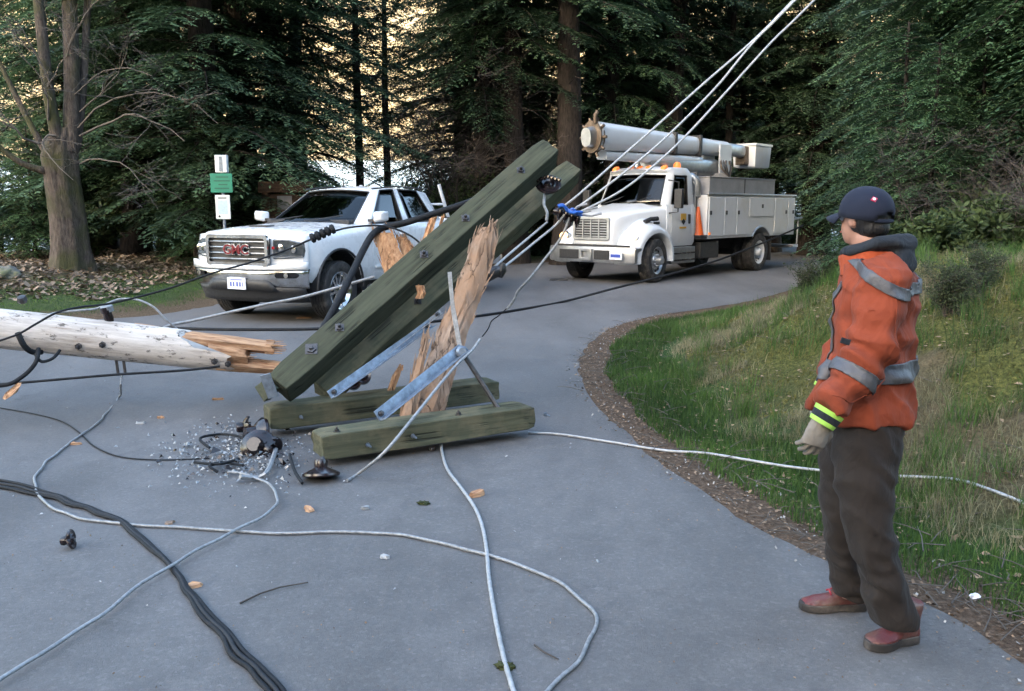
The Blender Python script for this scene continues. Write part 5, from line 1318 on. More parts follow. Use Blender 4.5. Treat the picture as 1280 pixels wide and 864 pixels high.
# ------------------------------------------------------------------ the fallen white pole
M_PAINT, nt, b = _new('peeling_white_pole')
n1 = noise_tex(nt, 26, 7, .75, stretch=(.10, 1, 1)); n2 = noise_tex(nt, 17, 6, .75, stretch=(.45, 1, 1)); n3 = noise_tex(nt, 2.2, 3)
c = ramp(nt, n1.outputs['Fac'], [(.3, (.30, .235, .185)), (.62, (.66, .585, .52))]).outputs[0]
c = mixc(nt, ramp(nt, n3.outputs['Fac'], [(.4, 0), (.7, .6)]).outputs[0], c, (.68, .62, .56))
c = mixc(nt, ramp(nt, n2.outputs['Fac'], [(.56, 0), (.62, .85)]).outputs[0], c, (.06, .045, .035))
nt.links.new(c, b.inputs['Base Color']); b.inputs['Roughness'].default_value = .8; bump(nt, b, n1.outputs['Fac'], .7, .01)
pa, pb = P(0, 411, 6.9), P(292, 442, 7.3); dpole = (pb - pa).normalized(); pstart = pa - dpole * 4.2; Lp = (pb - pstart).length
FP = thing('fallen_pole', 'pale fallen utility pole with a splintered orange end, lying across the left side', 'utility pole', pstart)
zax = Vector((0, 0, 1)); vax = (zax - dpole * zax.dot(dpole)).normalized(); uax = dpole.cross(vax)
MP = Matrix(((dpole.x, uax.x, vax.x, pstart.x), (dpole.y, uax.y, vax.y, pstart.y), (dpole.z, uax.z, vax.z, pstart.z), (0, 0, 0, 1)))
bm = BM(); n = 150; NS = 48; rings = []
for i in range(n + 1):
    x = Lp * i / n; Rr_ = .168 - .012 * (x / Lp); ring = []
    for k in range(NS):
        a = 2 * pi * k / NS   # a=0 towards +u (away), pi towards camera
        r_ = Rr_ * (1 + .025 * noise.noise((x * .8, cos(a) * 1.5, sin(a) * 1.5)) + .012 * noise.noise((x * 3, cos(a) * 6, sin(a) * 6)))
        # long crack facing the camera
        ca = pi - .55 - .18 * (x - Lp + 1.6) + .05 * noise.noise((x * 3, 0, 0)); dx = (a - ca) * Rr_
        if Lp - 2.6 < x: r_ -= .07 * math.exp(-(dx / .013) ** 2) * min(1, (x - Lp + 2.6) / .8) * (.6 + .6 * (x > Lp - 1.3))
        end = 0
        tb_ = max(0, min(1, (x - (Lp - .9)) / .9)); end -= .42 * tb_ * smooth01((sin(a) - .05) / .25)
        if i == n: end += .14 * noise.noise((cos(a) * 1.6, sin(a) * 1.6, 2)) + .06 * noise.noise((cos(a) * 9, sin(a) * 9, 7))
        ring.append((x + end, r_ * cos(a), r_ * sin(a)))
    rings.append(ring)
add_loft(bm, rings); o = obj('pole_shaft', bm, M_PAINT, FP, auto=50); o.matrix_basis = FP.matrix_basis.inverted() @ MP
def tongue(x0, x1, uc, vc, w_, h_, seed, m, name='torn_tongue', end_jag=.05):
    bm = BM(); rings = []; nn = 14
    for i in range(nn + 1):
        t = i / nn; x = x0 + (x1 - x0) * t; tp = 1 - .25 * t; ring = []
        for k in range(18):
            a = 2 * pi * k / 18; rr_ = 1 + .22 * noise.noise((k * .9, t * 2 + seed, seed * 3.1)) + .08 * noise.noise((k * 3, t * 9, seed))
            e = end_jag * (noise.noise((k * 1.7, seed, 5)) + .4) if i == nn else 0
            ring.append((x + e, uc + w_ * cos(a) * tp * rr_, vc + h_ * sin(a) * tp * rr_))
        rings.append(ring)
    add_loft(bm, rings)
    rr2 = random.Random(seed)
    for k in range(34):
        u = uc + rr2.uniform(-.95, .95) * w_ * .78; v = vc + rr2.uniform(-.95, .95) * h_ * .8; w2_ = rr2.uniform(.002, .010); l_ = rr2.uniform(.0, .13)
        b0 = [(x1 - .05, u + a_ * w2_, v + b__ * w2_ * .7) for a_, b__ in ((1, 1), (-1, 1), (-1, -1), (1, -1))]; t0 = [(x1 + l_, u + a_ * w2_ * .25, v + b__ * w2_ * .2 + .01) for a_, b__ in ((1, 1), (-1, 1), (-1, -1), (1, -1))]
        add_loft(bm, [b0, t0])
    bmesh.ops.recalc_face_normals(bm, faces=bm.faces)
    o = obj(name, bm, m, FP, auto=25); o.matrix_basis = FP.matrix_basis.inverted() @ MP; return o
tongue(Lp - .80, Lp + .30, -.015, .083, .135, .072, 2, M_SPLITX)
tongue(Lp - .20, Lp + .10, .02, .0, .12, .11, 3, M_SPLITX)
tongue(Lp - .12, Lp + .52, -.02, -.085, .125, .066, 4, M_SPLITX)
tongue(Lp - .30, Lp + .12, -.10, .055, .05, .02, 6, M_SPLITX)
# fittings on the pole
def on_pole(px, py, dY=0.):
    return P(px, py, 6.9 + .4 * px / 292 + dY)
bm = BM(); add_lathe(bm, [(.03, -.02), (.038, .03), (.034, .07), (.045, .075), (.048, .12), (.02, .135), (.001, .135)], 16, align(on_pole(137, 402, 0), (-.15, -.1, 1))); f1 = obj('pin_insulator', bm, M_CERA, FP, world=True, auto=35)
bm = BM(); add_lathe(bm, [(.046, .0), (.050, .045), (.03, .06), (.001, .062)], 16, align(on_pole(135, 390, 0), (-.15, -.1, 1))); c_ = obj('insulator_cap', bm, M_ALU, f1, auto=35); c_.data.transform(FP.matrix_basis.inverted())
for x0 in (145, 154):
    bm = BM(); strap(bm, on_pole(x0, 448, -.05), on_pole(x0 + 3, 469, -.05), .022, .012, (1, 0, 0)); obj('hanger_bracket', bm, M_BOLT, FP, world=True, bevel=.002)
bm = BM(); add_lathe(bm, [(.03, 0), (.04, .02), (.03, .05), (.001, .055)], 8, align(on_pole(29, 378, -.12), (0, -.5, 1))); obj('step_bolt', bm, M_BOLT, FP, world=True, auto=30)
bm = BM(); add_tube(bm, spline([on_pole(22, 416, -.20), on_pole(30, 432, -.22), on_pole(40, 440, -.17), on_pole(52, 440, -.1)], 4), .022, 8); obj('pole_clamp', bm, M_BLKC, FP, world=True, auto=40)
for px, py in ((128, 431), (268, 452), (285, 455), (98, 433)):
    bm = BM(); add_lathe(bm, [(.026, -.01), (.026, .012), (.013, .014), (.012, .035)], 6, align(on_pole(px, py, -.155), (0, -1, -.2))); obj('bolt', bm, M_BOLT, FP, world=True, auto=30)
# second crossarm of the fallen pole, props it up beyond the left edge of the picture
px0 = pstart + dpole * 1.2
bm = BM(); strap(bm, px0 + Vector((-.3, -1.1, -px0.z + .02)), px0 + Vector((.25, .9, .55)), .16, .14, (1, 0, 0)); obj('crossarm', bm, M_GREENW, FP, world=True, bevel=.006)

# ------------------------------------------------------------------ cables
def T(px, py, up=.012):
    """where the line of sight of this pixel meets the ground"""
    d = ray(px, py); t = 1.0
    while t < 60:
        p = Vector((0, 0, CH)) + d * t
        if p.z < gz(p.x, p.y) + (0 if gz(p.x, p.y) > 0 else 0) or p.z < 0: break
        t += .05
    p = Vector((0, 0, CH)) + d * t
    return Vector((p.x, p.y, max(gz(p.x, p.y), 0) + up))
def resample(sp, step):
    out = [sp[0]]; acc = 0
    for a, b_ in zip(sp[:-1], sp[1:]):
        L = (b_ - a).length; k = max(1, int(L / step)); out += [a.lerp(b_, (i + 1) / k) for i in range(k)]
    return out
def wire(label, pts, r, m, cat='cable', name='cable', n=8, seg=8, group=None, jitter=0., twist=False):
    sp = spline(pts, n)
    if jitter: sp = [p + Vector((noise.noise(p * 5) * jitter, noise.noise(p * 5 + Vector((9, 0, 0))) * jitter, 0)) for p in sp]
    bm = BM()
    if twist: sp = resample(sp, .014); add_tube(bm, sp, r, 14, rr=lambda a, i: 1 + .11 * cos(7 * a - i * 1.05))
    else: add_tube(bm, sp, r, seg)
    return tag(obj(name, bm, m, None, auto=60), label, cat, group)
def g3(pts, z): return [G(x, y, z) for x, y in pts]
wire('pale grey cable curving from the fallen pole in a long loop to the lower right', [on_pole(151, 470, -.05), on_pole(151, 482, -.3)] + g3([(148, 497), (128, 523), (105, 541), (75, 563), (53, 583), (43, 600), (46, 616), (62, 632), (100, 648), (150, 655), (210, 658), (330, 666), (420, 665), (500, 669), (560, 681), (615, 695), (670, 714), (712, 735), (738, 762), (742, 785), (730, 815), (705, 845), (660, 885)], .011), .0078, M_ALU, jitter=.02, twist=True)
wire('pale cable crossing diagonally from the glass litter to the lower left corner', g3([(285, 590), (310, 594), (335, 605), (348, 619), (343, 634), (325, 648), (290, 664), (240, 692), (180, 728), (110, 780), (50, 818), (0, 850), (-70, 895)], .030), .0078, M_ALU, jitter=.018, twist=True)
for k, (dx, lb) in enumerate(((-3, 'left strand of the thick black cable bundle sweeping to the bottom edge'), (7, 'middle strand of the thick black cable bundle sweeping to the bottom edge'), (16, 'right strand of the thick black cable bundle sweeping to the bottom edge'))):
    wire(lb, g3([(-60, 606 - dx * .2), (0, 608 - dx * .5), (60, 621 - dx * .3), (110, 637 - dx * .2), (150, 655 - dx * .3), (185, 682 - dx * .3), (220 + dx * .3, 722), (255 + dx * .6, 768), (292 + dx * .8, 812), (330 + dx, 855), (380 + dx, 920)], .012 + .003 * (k % 2)), .0098, M_BLKC if k != 1 else mat('grey_cable', (.020, .021, .024), .65, var=.3, vs=30, spec=.25), jitter=.03 - .007 * k)
wire('bright white cable running from under the front crossarm to the bottom edge', [P(551, 552, 6.0)] + g3([(553, 568), (560, 588), (575, 608), (592, 632), (602, 655), (608, 685), (611, 720), (617, 760), (628, 815), (642, 864), (660, 920)], .011), .0094, M_ALUW, twist=True)
wire('pale cable pulled taut across the front of the lower crossarms', [G(434, 601, .012), G(448, 592, .02), P(480, 566, 5.22), P(516, 523, 5.4), P(548, 483, 5.7), P(572, 455, 6.0), P(590, 438, 6.2), P(600, 424, 6.3)], .0095, M_ALU, twist=True)
wire('long pale cable running right from the crossarm end over the grass bank', [G(660, 541, .013), G(700, 543, .013), G(760, 552, .013), G(830, 563, .013)] + [T(x, y, .02) for x, y in ((880, 571), (930, 580), (980, 588), (1030, 595), (1075, 600), (1120, 602), (1160, 604), (1200, 608), (1240, 618), (1285, 637), (1330, 660))], .0085, M_ALUW, twist=True)
wire('thin dark wire lying on the asphalt left of the glass litter', g3([(0, 510), (40, 517), (75, 526), (98, 540), (118, 558), (150, 571), (200, 575), (262, 573)], .008), .005, M_BLKC)
wire('dark wire slung under the fallen pole towards its broken end', [P(-40, 483, 6.6), P(20, 479, 6.6), P(90, 473, 6.65), P(150, 468, 6.75), P(230, 463, 6.9), P(275, 458, 7.0)], .010, M_BLKC)
wire('thin dark cable behind everything, from the bucket truck along the road to the left', [P(1004, 282, 21.5), P(960, 301, 19.8), P(920, 317, 18.2), P(880, 331, 17.0), P(830, 345, 16.3), P(770, 360, 15.8), G(705, 377, .02), G(650, 387, .02), G(590, 396, .02), G(500, 406, .02), G(400, 411, .02), G(310, 412, .02), G(235, 411, .02), G(170, 408, .03)], .021, M_BLKC)
wire('thick black cable looping up behind the front long crossarm', [P(600, 247, 8.1), P(583, 254, 7.95), P(540, 268, 7.85), P(505, 279, 7.8), P(482, 284, 7.78), P(467, 292, 7.7), P(455, 311, 7.55), P(440, 342, 7.3), P(423, 376, 7.05), P(404, 411, 6.85), P(398, 424, 6.8)], .030, M_BLKC)
wire('thin black wire from the cable bend across the pickup and over the fallen pole', [P(540, 318, 7.7), P(515, 296, 7.7), P(490, 285, 7.72), P(470, 282, 7.7), P(440, 284, 7.65), P(418, 289, 7.6), P(385, 301, 7.55), P(354, 314, 7.5), P(310, 329, 7.4), P(264, 342, 7.3), P(207, 362, 7.2), P(140, 379, 7.0), P(100, 384, 6.85), P(71, 391, 6.68), P(45, 405, 6.62), P(20, 419, 6.6), P(-20, 432, 6.55)], .0085, M_BLKC)
bm = BM(); p0, p1 = P(388, 299, 7.55), P(419, 285, 7.6); dd = p1 - p0
prof = []
for k in range(5): prof += [(.026, dd.length * k / 5), (.042, dd.length * (k + .2) / 5), (.042, dd.length * (k + .7) / 5), (.03, dd.length * (k + .9) / 5)]
add_lathe(bm, prof, 14, align(p0, dd)); tag(obj('wire_clamp', bm, M_BLKC, None, auto=35), 'ribbed black wire clamp hanging in front of the pickup bonnet', 'clamp')
wire('pale stranded cable stretched in front of the pickup wheel to the fallen pole', [P(468, 346, 7.75), P(430, 357, 7.7), P(380, 371, 7.65), P(330, 381, 7.6), P(280, 392, 7.55), P(240, 401, 7.5), P(215, 406, 7.45), P(200, 412, 7.4)], .013, M_ALU)
wire('thin grey wire arching over the top of the fallen pole', [P(222, 412, 7.35), P(207, 399, 7.3), P(192, 384, 7.3), P(172, 375, 7.3), P(150, 374, 7.28), P(133, 380, 7.22), P(120, 386, 7.2), P(100, 388, 7.15), P(70, 391, 7.1), P(50, 398, 7.0)], .009, M_ALU)
wire('black cable tail hanging from the clamp at the left end of the fallen pole', [on_pole(48, 436, -.2), on_pole(46, 450, -.28), on_pole(38, 462, -.3), on_pole(25, 473, -.32), on_pole(8, 481, -.34), on_pole(-30, 484, -.3)], .017, M_BLKC)
wire('second black loop under the left end of the fallen pole', [on_pole(75, 438, -.17), on_pole(66, 448, -.24), on_pole(52, 452, -.27), on_pole(44, 443, -.22)], .012, M_BLKC)
# three bright conductors rising to the upper right, gathered near the string
top = [(990, 0), (994, 0), (1017, 0)]
L1 = [P(706, 257, 7.70), P(726, 241, 7.72), P(770, 202, 7.8), P(819, 159, 7.9), P(878, 106, 8.0), P(940, 52, 8.1), P(992, 0, 8.2), P(1200, -215, 8.6)]
L2 = [P(718, 262, 7.68), P(750, 239, 7.72), P(800, 200, 7.8), P(845, 160, 7.9), P(897, 107, 8.0), P(940, 55, 8.05), P(999, -5, 8.1), P(1205, -222, 8.5)]
L3 = [P(727, 264, 7.66), P(776, 239, 7.72), P(822, 203, 7.8), P(864, 163, 7.9), P(915, 107, 8.0), P(965, 52, 8.1), P(1018, 0, 8.2), P(1230, -215, 8.6)]
wire('left of the three bright overhead wires, meeting the middle one near the top', L1, .0098, M_ALUW, 'overhead wire', 'overhead_wire')
wire('middle of the three bright overhead wires', L2, .0098, M_ALUW, 'overhead wire', 'overhead_wire')
wire('right of the three bright overhead wires', L3, .0098, M_ALUW, 'overhead wire', 'overhead_wire')
wire('upper of two pale wires between the insulator string and the tall splinter', [P(684, 278, 7.8), P(660, 298, 7.6), P(635, 319, 7.4), P(609, 342, 7.2)], .0105, M_ALUW)
wire('lower of two pale wires between the insulator string and the tall splinter', [P(706, 268, 7.68), P(694, 282, 7.7), P(672, 300, 7.6), P(645, 322, 7.4), P(622, 340, 7.2)], .0105, M_ALUW)
wire('pale frayed wire drooping from the insulator string towards the road', [P(712, 272, 7.7), P(705, 290, 7.7), P(696, 305, 7.7), P(680, 325, 7.65), P(662, 348, 7.6), P(648, 363, 7.6), P(643, 374, 7.6), P(634, 386, 7.6)], .0115, M_ALU)
wire('dark frayed tip at the end of the drooping pale wire', [P(634, 386, 7.6), P(626, 395, 7.6), P(618, 401, 7.62), P(612, 410, 7.6), P(601, 421, 7.6)], .005, M_BLKC, jitter=.03)
bm = BM()
add_lathe(bm, [(.02, -.08), (.045, -.05), (.05, .05), (.03, .09)], 10, align(P(614, 343, 7.15), (1, 0, .6))); add_lathe(bm, [(.02, -.06), (.04, 0), (.02, .06)], 8, align(P(627, 338, 7.15), (.2, 0, 1)))
tag(obj('wire_clamp', bm, M_BOLT, None, auto=35), 'dark dead end clamp behind the tall splinter where two pale wires end', 'clamp')
# ------------------------------------------------------------------ forked maple on the left
def bez(p0, p1, bow, n=7, wob=.04, seed=0):
    p0 = Vector(p0); p1 = Vector(p1); L = (p1 - p0).length; out = []
    for i in range(n + 1):
        t = i / n; out.append(p0.lerp(p1, t) + Vector(bow) * 4 * t * (1 - t) + Vector((noise.noise((t * 4, seed, 1)), noise.noise((t * 4, seed, 5)), noise.noise((t * 4, seed, 9)))) * wob * L * (t > 0))
    return out
def limb(V, Fc, p0, p1, r0, r1, bow, rr, depth, ns=7, sub=4):
    pts = bez(p0, p1, bow, 7, .05, rr.random() * 90); twig_tube(V, Fc, pts, r0, r1, ns)
    if depth <= 0: return
    L = (Vector(p1) - Vector(p0)).length
    for k in range(sub):
        t = rr.uniform(.3, 1); i = min(6, int(t * 7)); q = pts[i]; d = (pts[i + 1] - pts[i]).normalized()
        v = (d * rr.uniform(.2, .8) + Vector((rr.uniform(-1, 1), rr.uniform(-1, 1), rr.uniform(-.4, .8))) * .9).normalized()
        l = L * rr.uniform(.3, .6)
        limb(V, Fc, q, q + v * l, (r0 + (r1 - r0) * t) * .6, max(.004, r1 * .5), Vector((0, 0, rr.uniform(-.1, .12) * l)), rr, depth - 1, max(3, ns - 2), sub)
MY = 18.0
mb = G(86, 345); mb = Vector((P(86, 330, MY).x, MY, 0)); mb.z = gz(mb.x, mb.y)
MP_ = thing('maple_tree', 'big old maple with a thick mossy forked trunk and bare pale branches, far left', 'tree', mb)
def mp(px, py, dy=0): return P(px, py, MY + dy) - mb
V, Fc = [], []; rr = random.Random(3)
NS = 28; rings = [(86, 350, .56), (88, 335, .43), (87, 310, .36), (84, 280, .33), (80, 250, .31), (76, 220, .32), (74, 195, .34), (75, 178, .29), (80, 160, .20)]
for j, (px, py, r_) in enumerate(rings):
    c = mp(px, py)
    for k in range(NS):
        a = 2 * pi * k / NS; f_ = 1 + .10 * sin(a * 3 + j * .25) + .07 * sin(a * 7 + j * .3) + .10 * noise.noise((cos(a) * 2, sin(a) * 2, j * .6))
        V.append(c + Vector((cos(a) * r_ * f_, sin(a) * r_ * f_ * .9, 0)))
for j in range(len(rings) - 1):
    for k in range(NS): Fc.append((j * NS + k, j * NS + (k + 1) % NS, (j + 1) * NS + (k + 1) % NS, (j + 1) * NS + k))
tm = raw_mesh('trunk', V, Fc, M_BARK2); c = bpy.data.objects.new('trunk', tm); COL.objects.link(c); c.parent = MP_
stems = [((88, 190, .0), (90, 100, .1), (84, -60, .2),   .17, .13), ((76, 190, -.1), (60, 110, -.2), (40, -80, -.1), .13, .09), ((62, 200, .0), (30, 140, .2), (-20, 40, .4), .075, .04), ((96, 185, .1), (105, 90, .3), (112, -60, .4), .09, .06), ((60, 215, -.2), (20, 200, -.5), (-40, 150, -.8), .08, .03)]
for i, (a, b_, c_, r0, r1) in enumerate(stems):
    V, Fc = [], []; pts = spline([mp(a[0], a[1], a[2]), mp(b_[0], b_[1], b_[2]), mp(c_[0], c_[1], c_[2])], 7)
    twig_tube(V, Fc, pts, r0, r1, 12)
    o = bpy.data.objects.new('stem', raw_mesh('stem', V, Fc, M_BARK2)); COL.objects.link(o); o.parent = MP_
brs = [((100, 170, -.2), (235, 182, -.8), .05, (0, 0, .5)), ((98, 160, -.2), (270, 150, -.6), .045, (0, 0, .6)), ((92, 120, 0), (190, 95, -.5), .035, (0, 0, .3)), ((70, 170, -.3), (92, 225, -1.0), .045, (-.4, 0, .2)), ((50, 180, -.3), (-30, 90, -.9), .05, (0, 0, -.3)), ((60, 150, -.3), (20, 60, -.7), .04, (.2, 0, 0)), ((85, 60, 0), (140, -10, -.3), .035, (0, 0, .2)), ((100, 140, -.2), (160, 55, -.8), .035, (.2, 0, 0)), ((65, 110, -.3), (5, 20, -.8), .035, (0, 0, .3)), ((100, 205, -.3), (190, 240, -1.2), .035, (0, 0, .3)), ((56, 120, -.2), (100, 30, -1), .03, (0, 0, 0))]
for a, b_, r0, bow in brs:
    V, Fc = [], []; limb(V, Fc, mp(*a), mp(*b_), r0 * .55, .006, Vector(bow), rr, 3, 6, 4)
    o = bpy.data.objects.new('branch', raw_mesh('branch', V, Fc, M_TWIG)); COL.objects.link(o); o.parent = MP_

# ------------------------------------------------------------------ shrubs
def shrub_mesh(seed, h=1.6, stems_=9, depth=2, leaf=None, leaf_s=.05, nleaf=5, m=M_TWIG, spread=.7):
    rr = random.Random(seed); V, Fc = [], []; tips = []
    for k in range(stems_):
        a = rr.uniform(0, 6.28); sp_ = rr.uniform(.2, 1) * spread * h; p1 = Vector((cos(a) * sp_, sin(a) * sp_, h * rr.uniform(.5, 1)))
        i0 = len(V); limb(V, Fc, (cos(a) * .05, sin(a) * .05, -.1), p1, .014 * h / 1.5 + .003, .003, Vector((0, 0, .15 * h)), rr, depth, 4, 5)
        tips += V[i0::5]
    tm_ = raw_mesh('stems', V, Fc, m)
    if not leaf: return tm_, None
    Q, T_ = [], []
    for p in tips:
        for _ in range(nleaf):
            d = Vector((rr.uniform(-1, 1), rr.uniform(-1, 1), rr.uniform(-.3, 1))).normalized(); c = p + d * rr.uniform(0, .09); w_ = d.cross(Vector((rr.uniform(-1, 1), rr.uniform(-1, 1), .4))).normalized() * leaf_s * .28
            ln = leaf_s * rr.uniform(.7, 1.5); Q.append((c, c + d * ln * .5 + w_, c + d * ln, c + d * ln * .5 - w_)); T_.append(rr.random())
    return tm_, card_mesh('foliage', np.array([[tuple(v) for v in q] for q in Q]), T_, leaf)
M_BROOM = leaf_mat('broom_shoots', (.022, .035, .018), (.075, .095, .045))
SH = {'bare': shrub_mesh(1, 1.8, 8, 2, m=M_TWIGD), 'bare_b': shrub_mesh(2, 2.4, 8, 3, m=M_TWIGD), 'leafy': shrub_mesh(3, 1.3, 12, 2, M_BRD, .075, 5, M_TWIGD), 'broom': shrub_mesh(4, 1.1, 26, 2, M_BROOM, .05, 2, M_TWIGD, .6), 'salal': shrub_mesh(5, .7, 14, 2, M_BRD, .08, 5, M_TWIGD, .9)}
def shrub(kind, x, y, label, group, s, name='shrub', cat='shrub'):
    r = thing(name, label, cat, (x, y, gz(x, y)), rg.uniform(0, 6.28), group); r.scale = (s, s, s * rg.uniform(.85, 1.15))
    for nm, me_ in zip(('stems', 'foliage'), SH[kind]):
        if me_: c = bpy.data.objects.new(nm, me_); COL.objects.link(c); c.parent = r
    return r
def place_shrubs(n, pxr, yr, kinds, label, group, smin, smax, name='shrub', mind=.5, dmin=.8):
    got = []; tries = 0
    while len(got) < n and tries < 3000:
        tries += 1; y = rg.uniform(*yr); x = (rg.uniform(*pxr) - 640) / F * y
        _, d_, _, i_ = ground_fields(np.array([x]), np.array([y]))
        if i_[0] or d_[0] < dmin or any((x - a) ** 2 + (y - b_) ** 2 < mind ** 2 for a, b_ in got): continue
        if y < 3.6 + 0 * x and x < 3.0: continue
        got.append((x, y)); shrub(rg.choice(kinds), x, y, label, group, rg.uniform(smin, smax), name)
place_shrubs(4, (1190, 1330), (9.5, 12), ['bare', 'bare_b', 'bare'], 'grey leafless shrub on the upper bank right of the worker', 'bare shrubs right of the worker', .4, .75, dmin=3.2)
place_shrubs(24, (1090, 1400), (10.5, 16), ['broom', 'salal', 'broom', 'bare_b', 'salal'], 'dark tangled shrub behind the worker at the top of the bank', 'tangled shrubs behind the worker', .6, 1.1, dmin=1.6)
place_shrubs(4, (1010, 1120), (12.5, 17), ['broom'], 'low dark green shrub at the far end of the grass bank', 'low shrubs at the far end of the bank', .3, .6, dmin=.9)
place_shrubs(2, (1180, 1290), (6.5, 10), ['broom'], 'small broom bush growing in the moss of the bank', 'small broom bushes in the moss', .22, .36, dmin=1.3)
place_shrubs(8, (-80, 400), (19.5, 25), ['leafy', 'salal', 'bare_b', 'leafy'], 'dark undergrowth bush under the trees left of the pickup', 'undergrowth left of the pickup', .7, 1.5, dmin=2.2)
place_shrubs(26, (560, 780), (25, 34), ['leafy', 'salal', 'leafy', 'bare_b'], 'dark undergrowth bush at the forest edge behind the two trucks', 'undergrowth behind the trucks', 1.1, 2.2, dmin=.8)
place_shrubs(22, (800, 1060), (29, 40), ['leafy', 'salal', 'broom'], 'dark undergrowth bush behind the rear of the bucket truck', 'undergrowth behind the bucket truck', 1.0, 2.0, dmin=1.2)

# ------------------------------------------------------------------ grass, moss and litter (uncountable)
rn = np.random.default_rng(9)
def gz_arr(x, y): return ground_fields(x, y)
def blades(name, n, xr, yr, keep, hfun, wd, m, label, lean=.5, clump=0, cat='grass'):
    x = rn.uniform(*xr, n); y = rn.uniform(*yr, n)
    if clump:
        cx = rn.uniform(*xr, clump); cy = rn.uniform(*yr, clump); k = rn.integers(0, clump, n)
        x = cx[k] + rn.normal(0, .05, n); y = cy[k] + rn.normal(0, .05, n)
    z, d, rgt, ins = ground_fields(x, y); px = 640 + F * x / np.maximum(y, .1)
    k = keep(x, y, d, rgt, ins) & (px < 1420) & (px > -150); x, y, z, d = x[k], y[k], z[k], d[k]; n = len(x)
    h = hfun(x, y, d) * rn.uniform(.5, 1.3, n); a = rn.uniform(0, 2 * pi, n); l = rn.uniform(.1, 1, n) * lean * h; b2 = rn.uniform(0, 2 * pi, n)
    w_ = wd * rn.uniform(.6, 1.4, n) * (1 + y * .06)
    base = np.stack([x, y, z - .01], -1); wv = np.stack([np.cos(a) * w_, np.sin(a) * w_, 0 * w_], -1)
    ld = np.stack([np.cos(b2) * l, np.sin(b2) * l, 0 * l], -1); up = np.stack([0 * h, 0 * h, h], -1)
    mid = base + up * .55 + ld * .35; tip = base + up * np.sqrt(np.maximum(.15, 1 - (l / h) ** 2))[:, None] * .97 + ld
    Q = np.concatenate([np.stack([base - wv, base + wv, mid + wv * .7, mid - wv * .7], 1), np.stack([mid - wv * .7, mid + wv * .7, tip + wv * .1, tip - wv * .1], 1)])
    tone_ = np.clip(.5 + .6 * (fbm(x * 1.5, y * 1.5, 77) - .47) * 2 + rn.normal(0, .18, n), 0, 1)
    o = quads_mesh(name, Q, m, kind='stuff', n=4, col=np.concatenate([tone_, tone_]))
    o['label'] = label; o['category'] = cat; return o
M_GR = leaf_mat('green_grass_blades', (.020, .045, .012), (.085, .155, .035), .3)
M_DG = leaf_mat('dry_grass_blades', (.055, .055, .026), (.28, .255, .155), .2)
M_MG = leaf_mat('moss_tufts', (.026, .034, .010), (.165, .155, .045), .2)
RB = lambda x, y, d, r, i: r & ~i
blades('green_grass', 190000, (.9, 5.5), (2.2, 16), lambda x, y, d, r, i: r & ~i & (d > .28 + .25 * (fbm(x * 2, y * 2, 4) - .4)) & (d < 1.0 + .8 * (fbm(x * 1.2, y * 1.2, 14) - .5)), lambda x, y, d: .065 + .05 * fbm(x * 2, y * 2, 8), .0022, M_GR, 'strip of short green grass between the gravel edge and the mossy bank')
blades('dry_grass', 120000, (1.5, 8), (2.5, 14), lambda x, y, d, r, i: r & ~i & (d > .75) & (d < 6) & ((fbm(x * 1.1, y * 1.1, 33) < .40) | (rn.uniform(0, 1, len(x)) < .12)), lambda x, y, d: .085 + .07 * fbm(x * 1.5, y * 1.5, 18), .0017, M_DG, 'pale dry grass matted over the bank on the right', .9, clump=4200)
blades('tall_grass', 16000, (1.5, 7), (3, 13), lambda x, y, d, r, i: r & ~i & (d > .9) & (d < 5), lambda x, y, d: .22 + 0 * x, .0018, M_GR, 'loose tufts of taller dark grass on the bank', .7, clump=420)
blades('moss', 230000, (1.8, 8), (2.6, 14), lambda x, y, d, r, i: r & ~i & (d > 1.15) & (fbm(x * 1.1, y * 1.1, 33) > .36), lambda x, y, d: .026 + 0 * x, .0032, M_MG, 'yellow green moss cushions on the bank behind the worker', .6, cat='moss')
blades('verge_grass', 42000, (-13, -3.5), (10.5, 19), lambda x, y, d, r, i: ~r & ~i & (d > .4) & (d < 3.2 + 2 * (fbm(x, y, 5) - .5)), lambda x, y, d: .045 + 0 * x, .0022, M_GR, 'thin green grass along the verge in front of the maple')
def flakes(name, n, xr, yr, keep, s, m, label, cat, zoff=.006, curl=.5, asp=.6):
    x = rn.uniform(*xr, n); y = rn.uniform(*yr, n); z, d, rgt, ins = ground_fields(x, y); k = keep(x, y, d, rgt, ins); x, y, z = x[k], y[k], np.maximum(z[k], np.where(ins[k], 0, -9)); n = len(x)
    a = rn.uniform(0, 2 * pi, n); L = s * rn.uniform(.5, 1.5, n); ti = rn.normal(0, curl, n); tj = rn.normal(0, curl, n)
    e1 = np.stack([np.cos(a) * L, np.sin(a) * L, L * ti * .5], -1); e2 = np.stack([-np.sin(a) * L * asp, np.cos(a) * L * asp, L * tj * .5], -1)
    c = np.stack([x, y, z + zoff + L * (np.abs(ti) + np.abs(tj)) * .4], -1); lift = np.stack([0 * L, 0 * L, L * .35], -1)
    Q = np.concatenate([np.stack([c - e1, c + e2 + lift * .3, c + e1, c - e1 * .1], 1), np.stack([c - e1, c - e1 * .1, c + e1, c - e2 + lift * .5], 1)])
    o = quads_mesh(name, Q, m, kind='stuff', col=np.concatenate([rn.uniform(0, 1, n)] * 2)); o['label'] = label; o['category'] = cat; return o
M_LEAFL = leaf_mat('dead_leaves', (.045, .032, .022), (.29, .22, .16), .1)
M_LEAFB = leaf_mat('bank_dead_leaves', (.12, .075, .04), (.33, .23, .15), .1)
M_CHIPS = leaf_mat('bark_chips', (.03, .018, .012), (.26, .18, .12), 0, .9)
M_GRAV = leaf_mat('gravel', (.05, .048, .045), (.42, .40, .37), 0, .9)
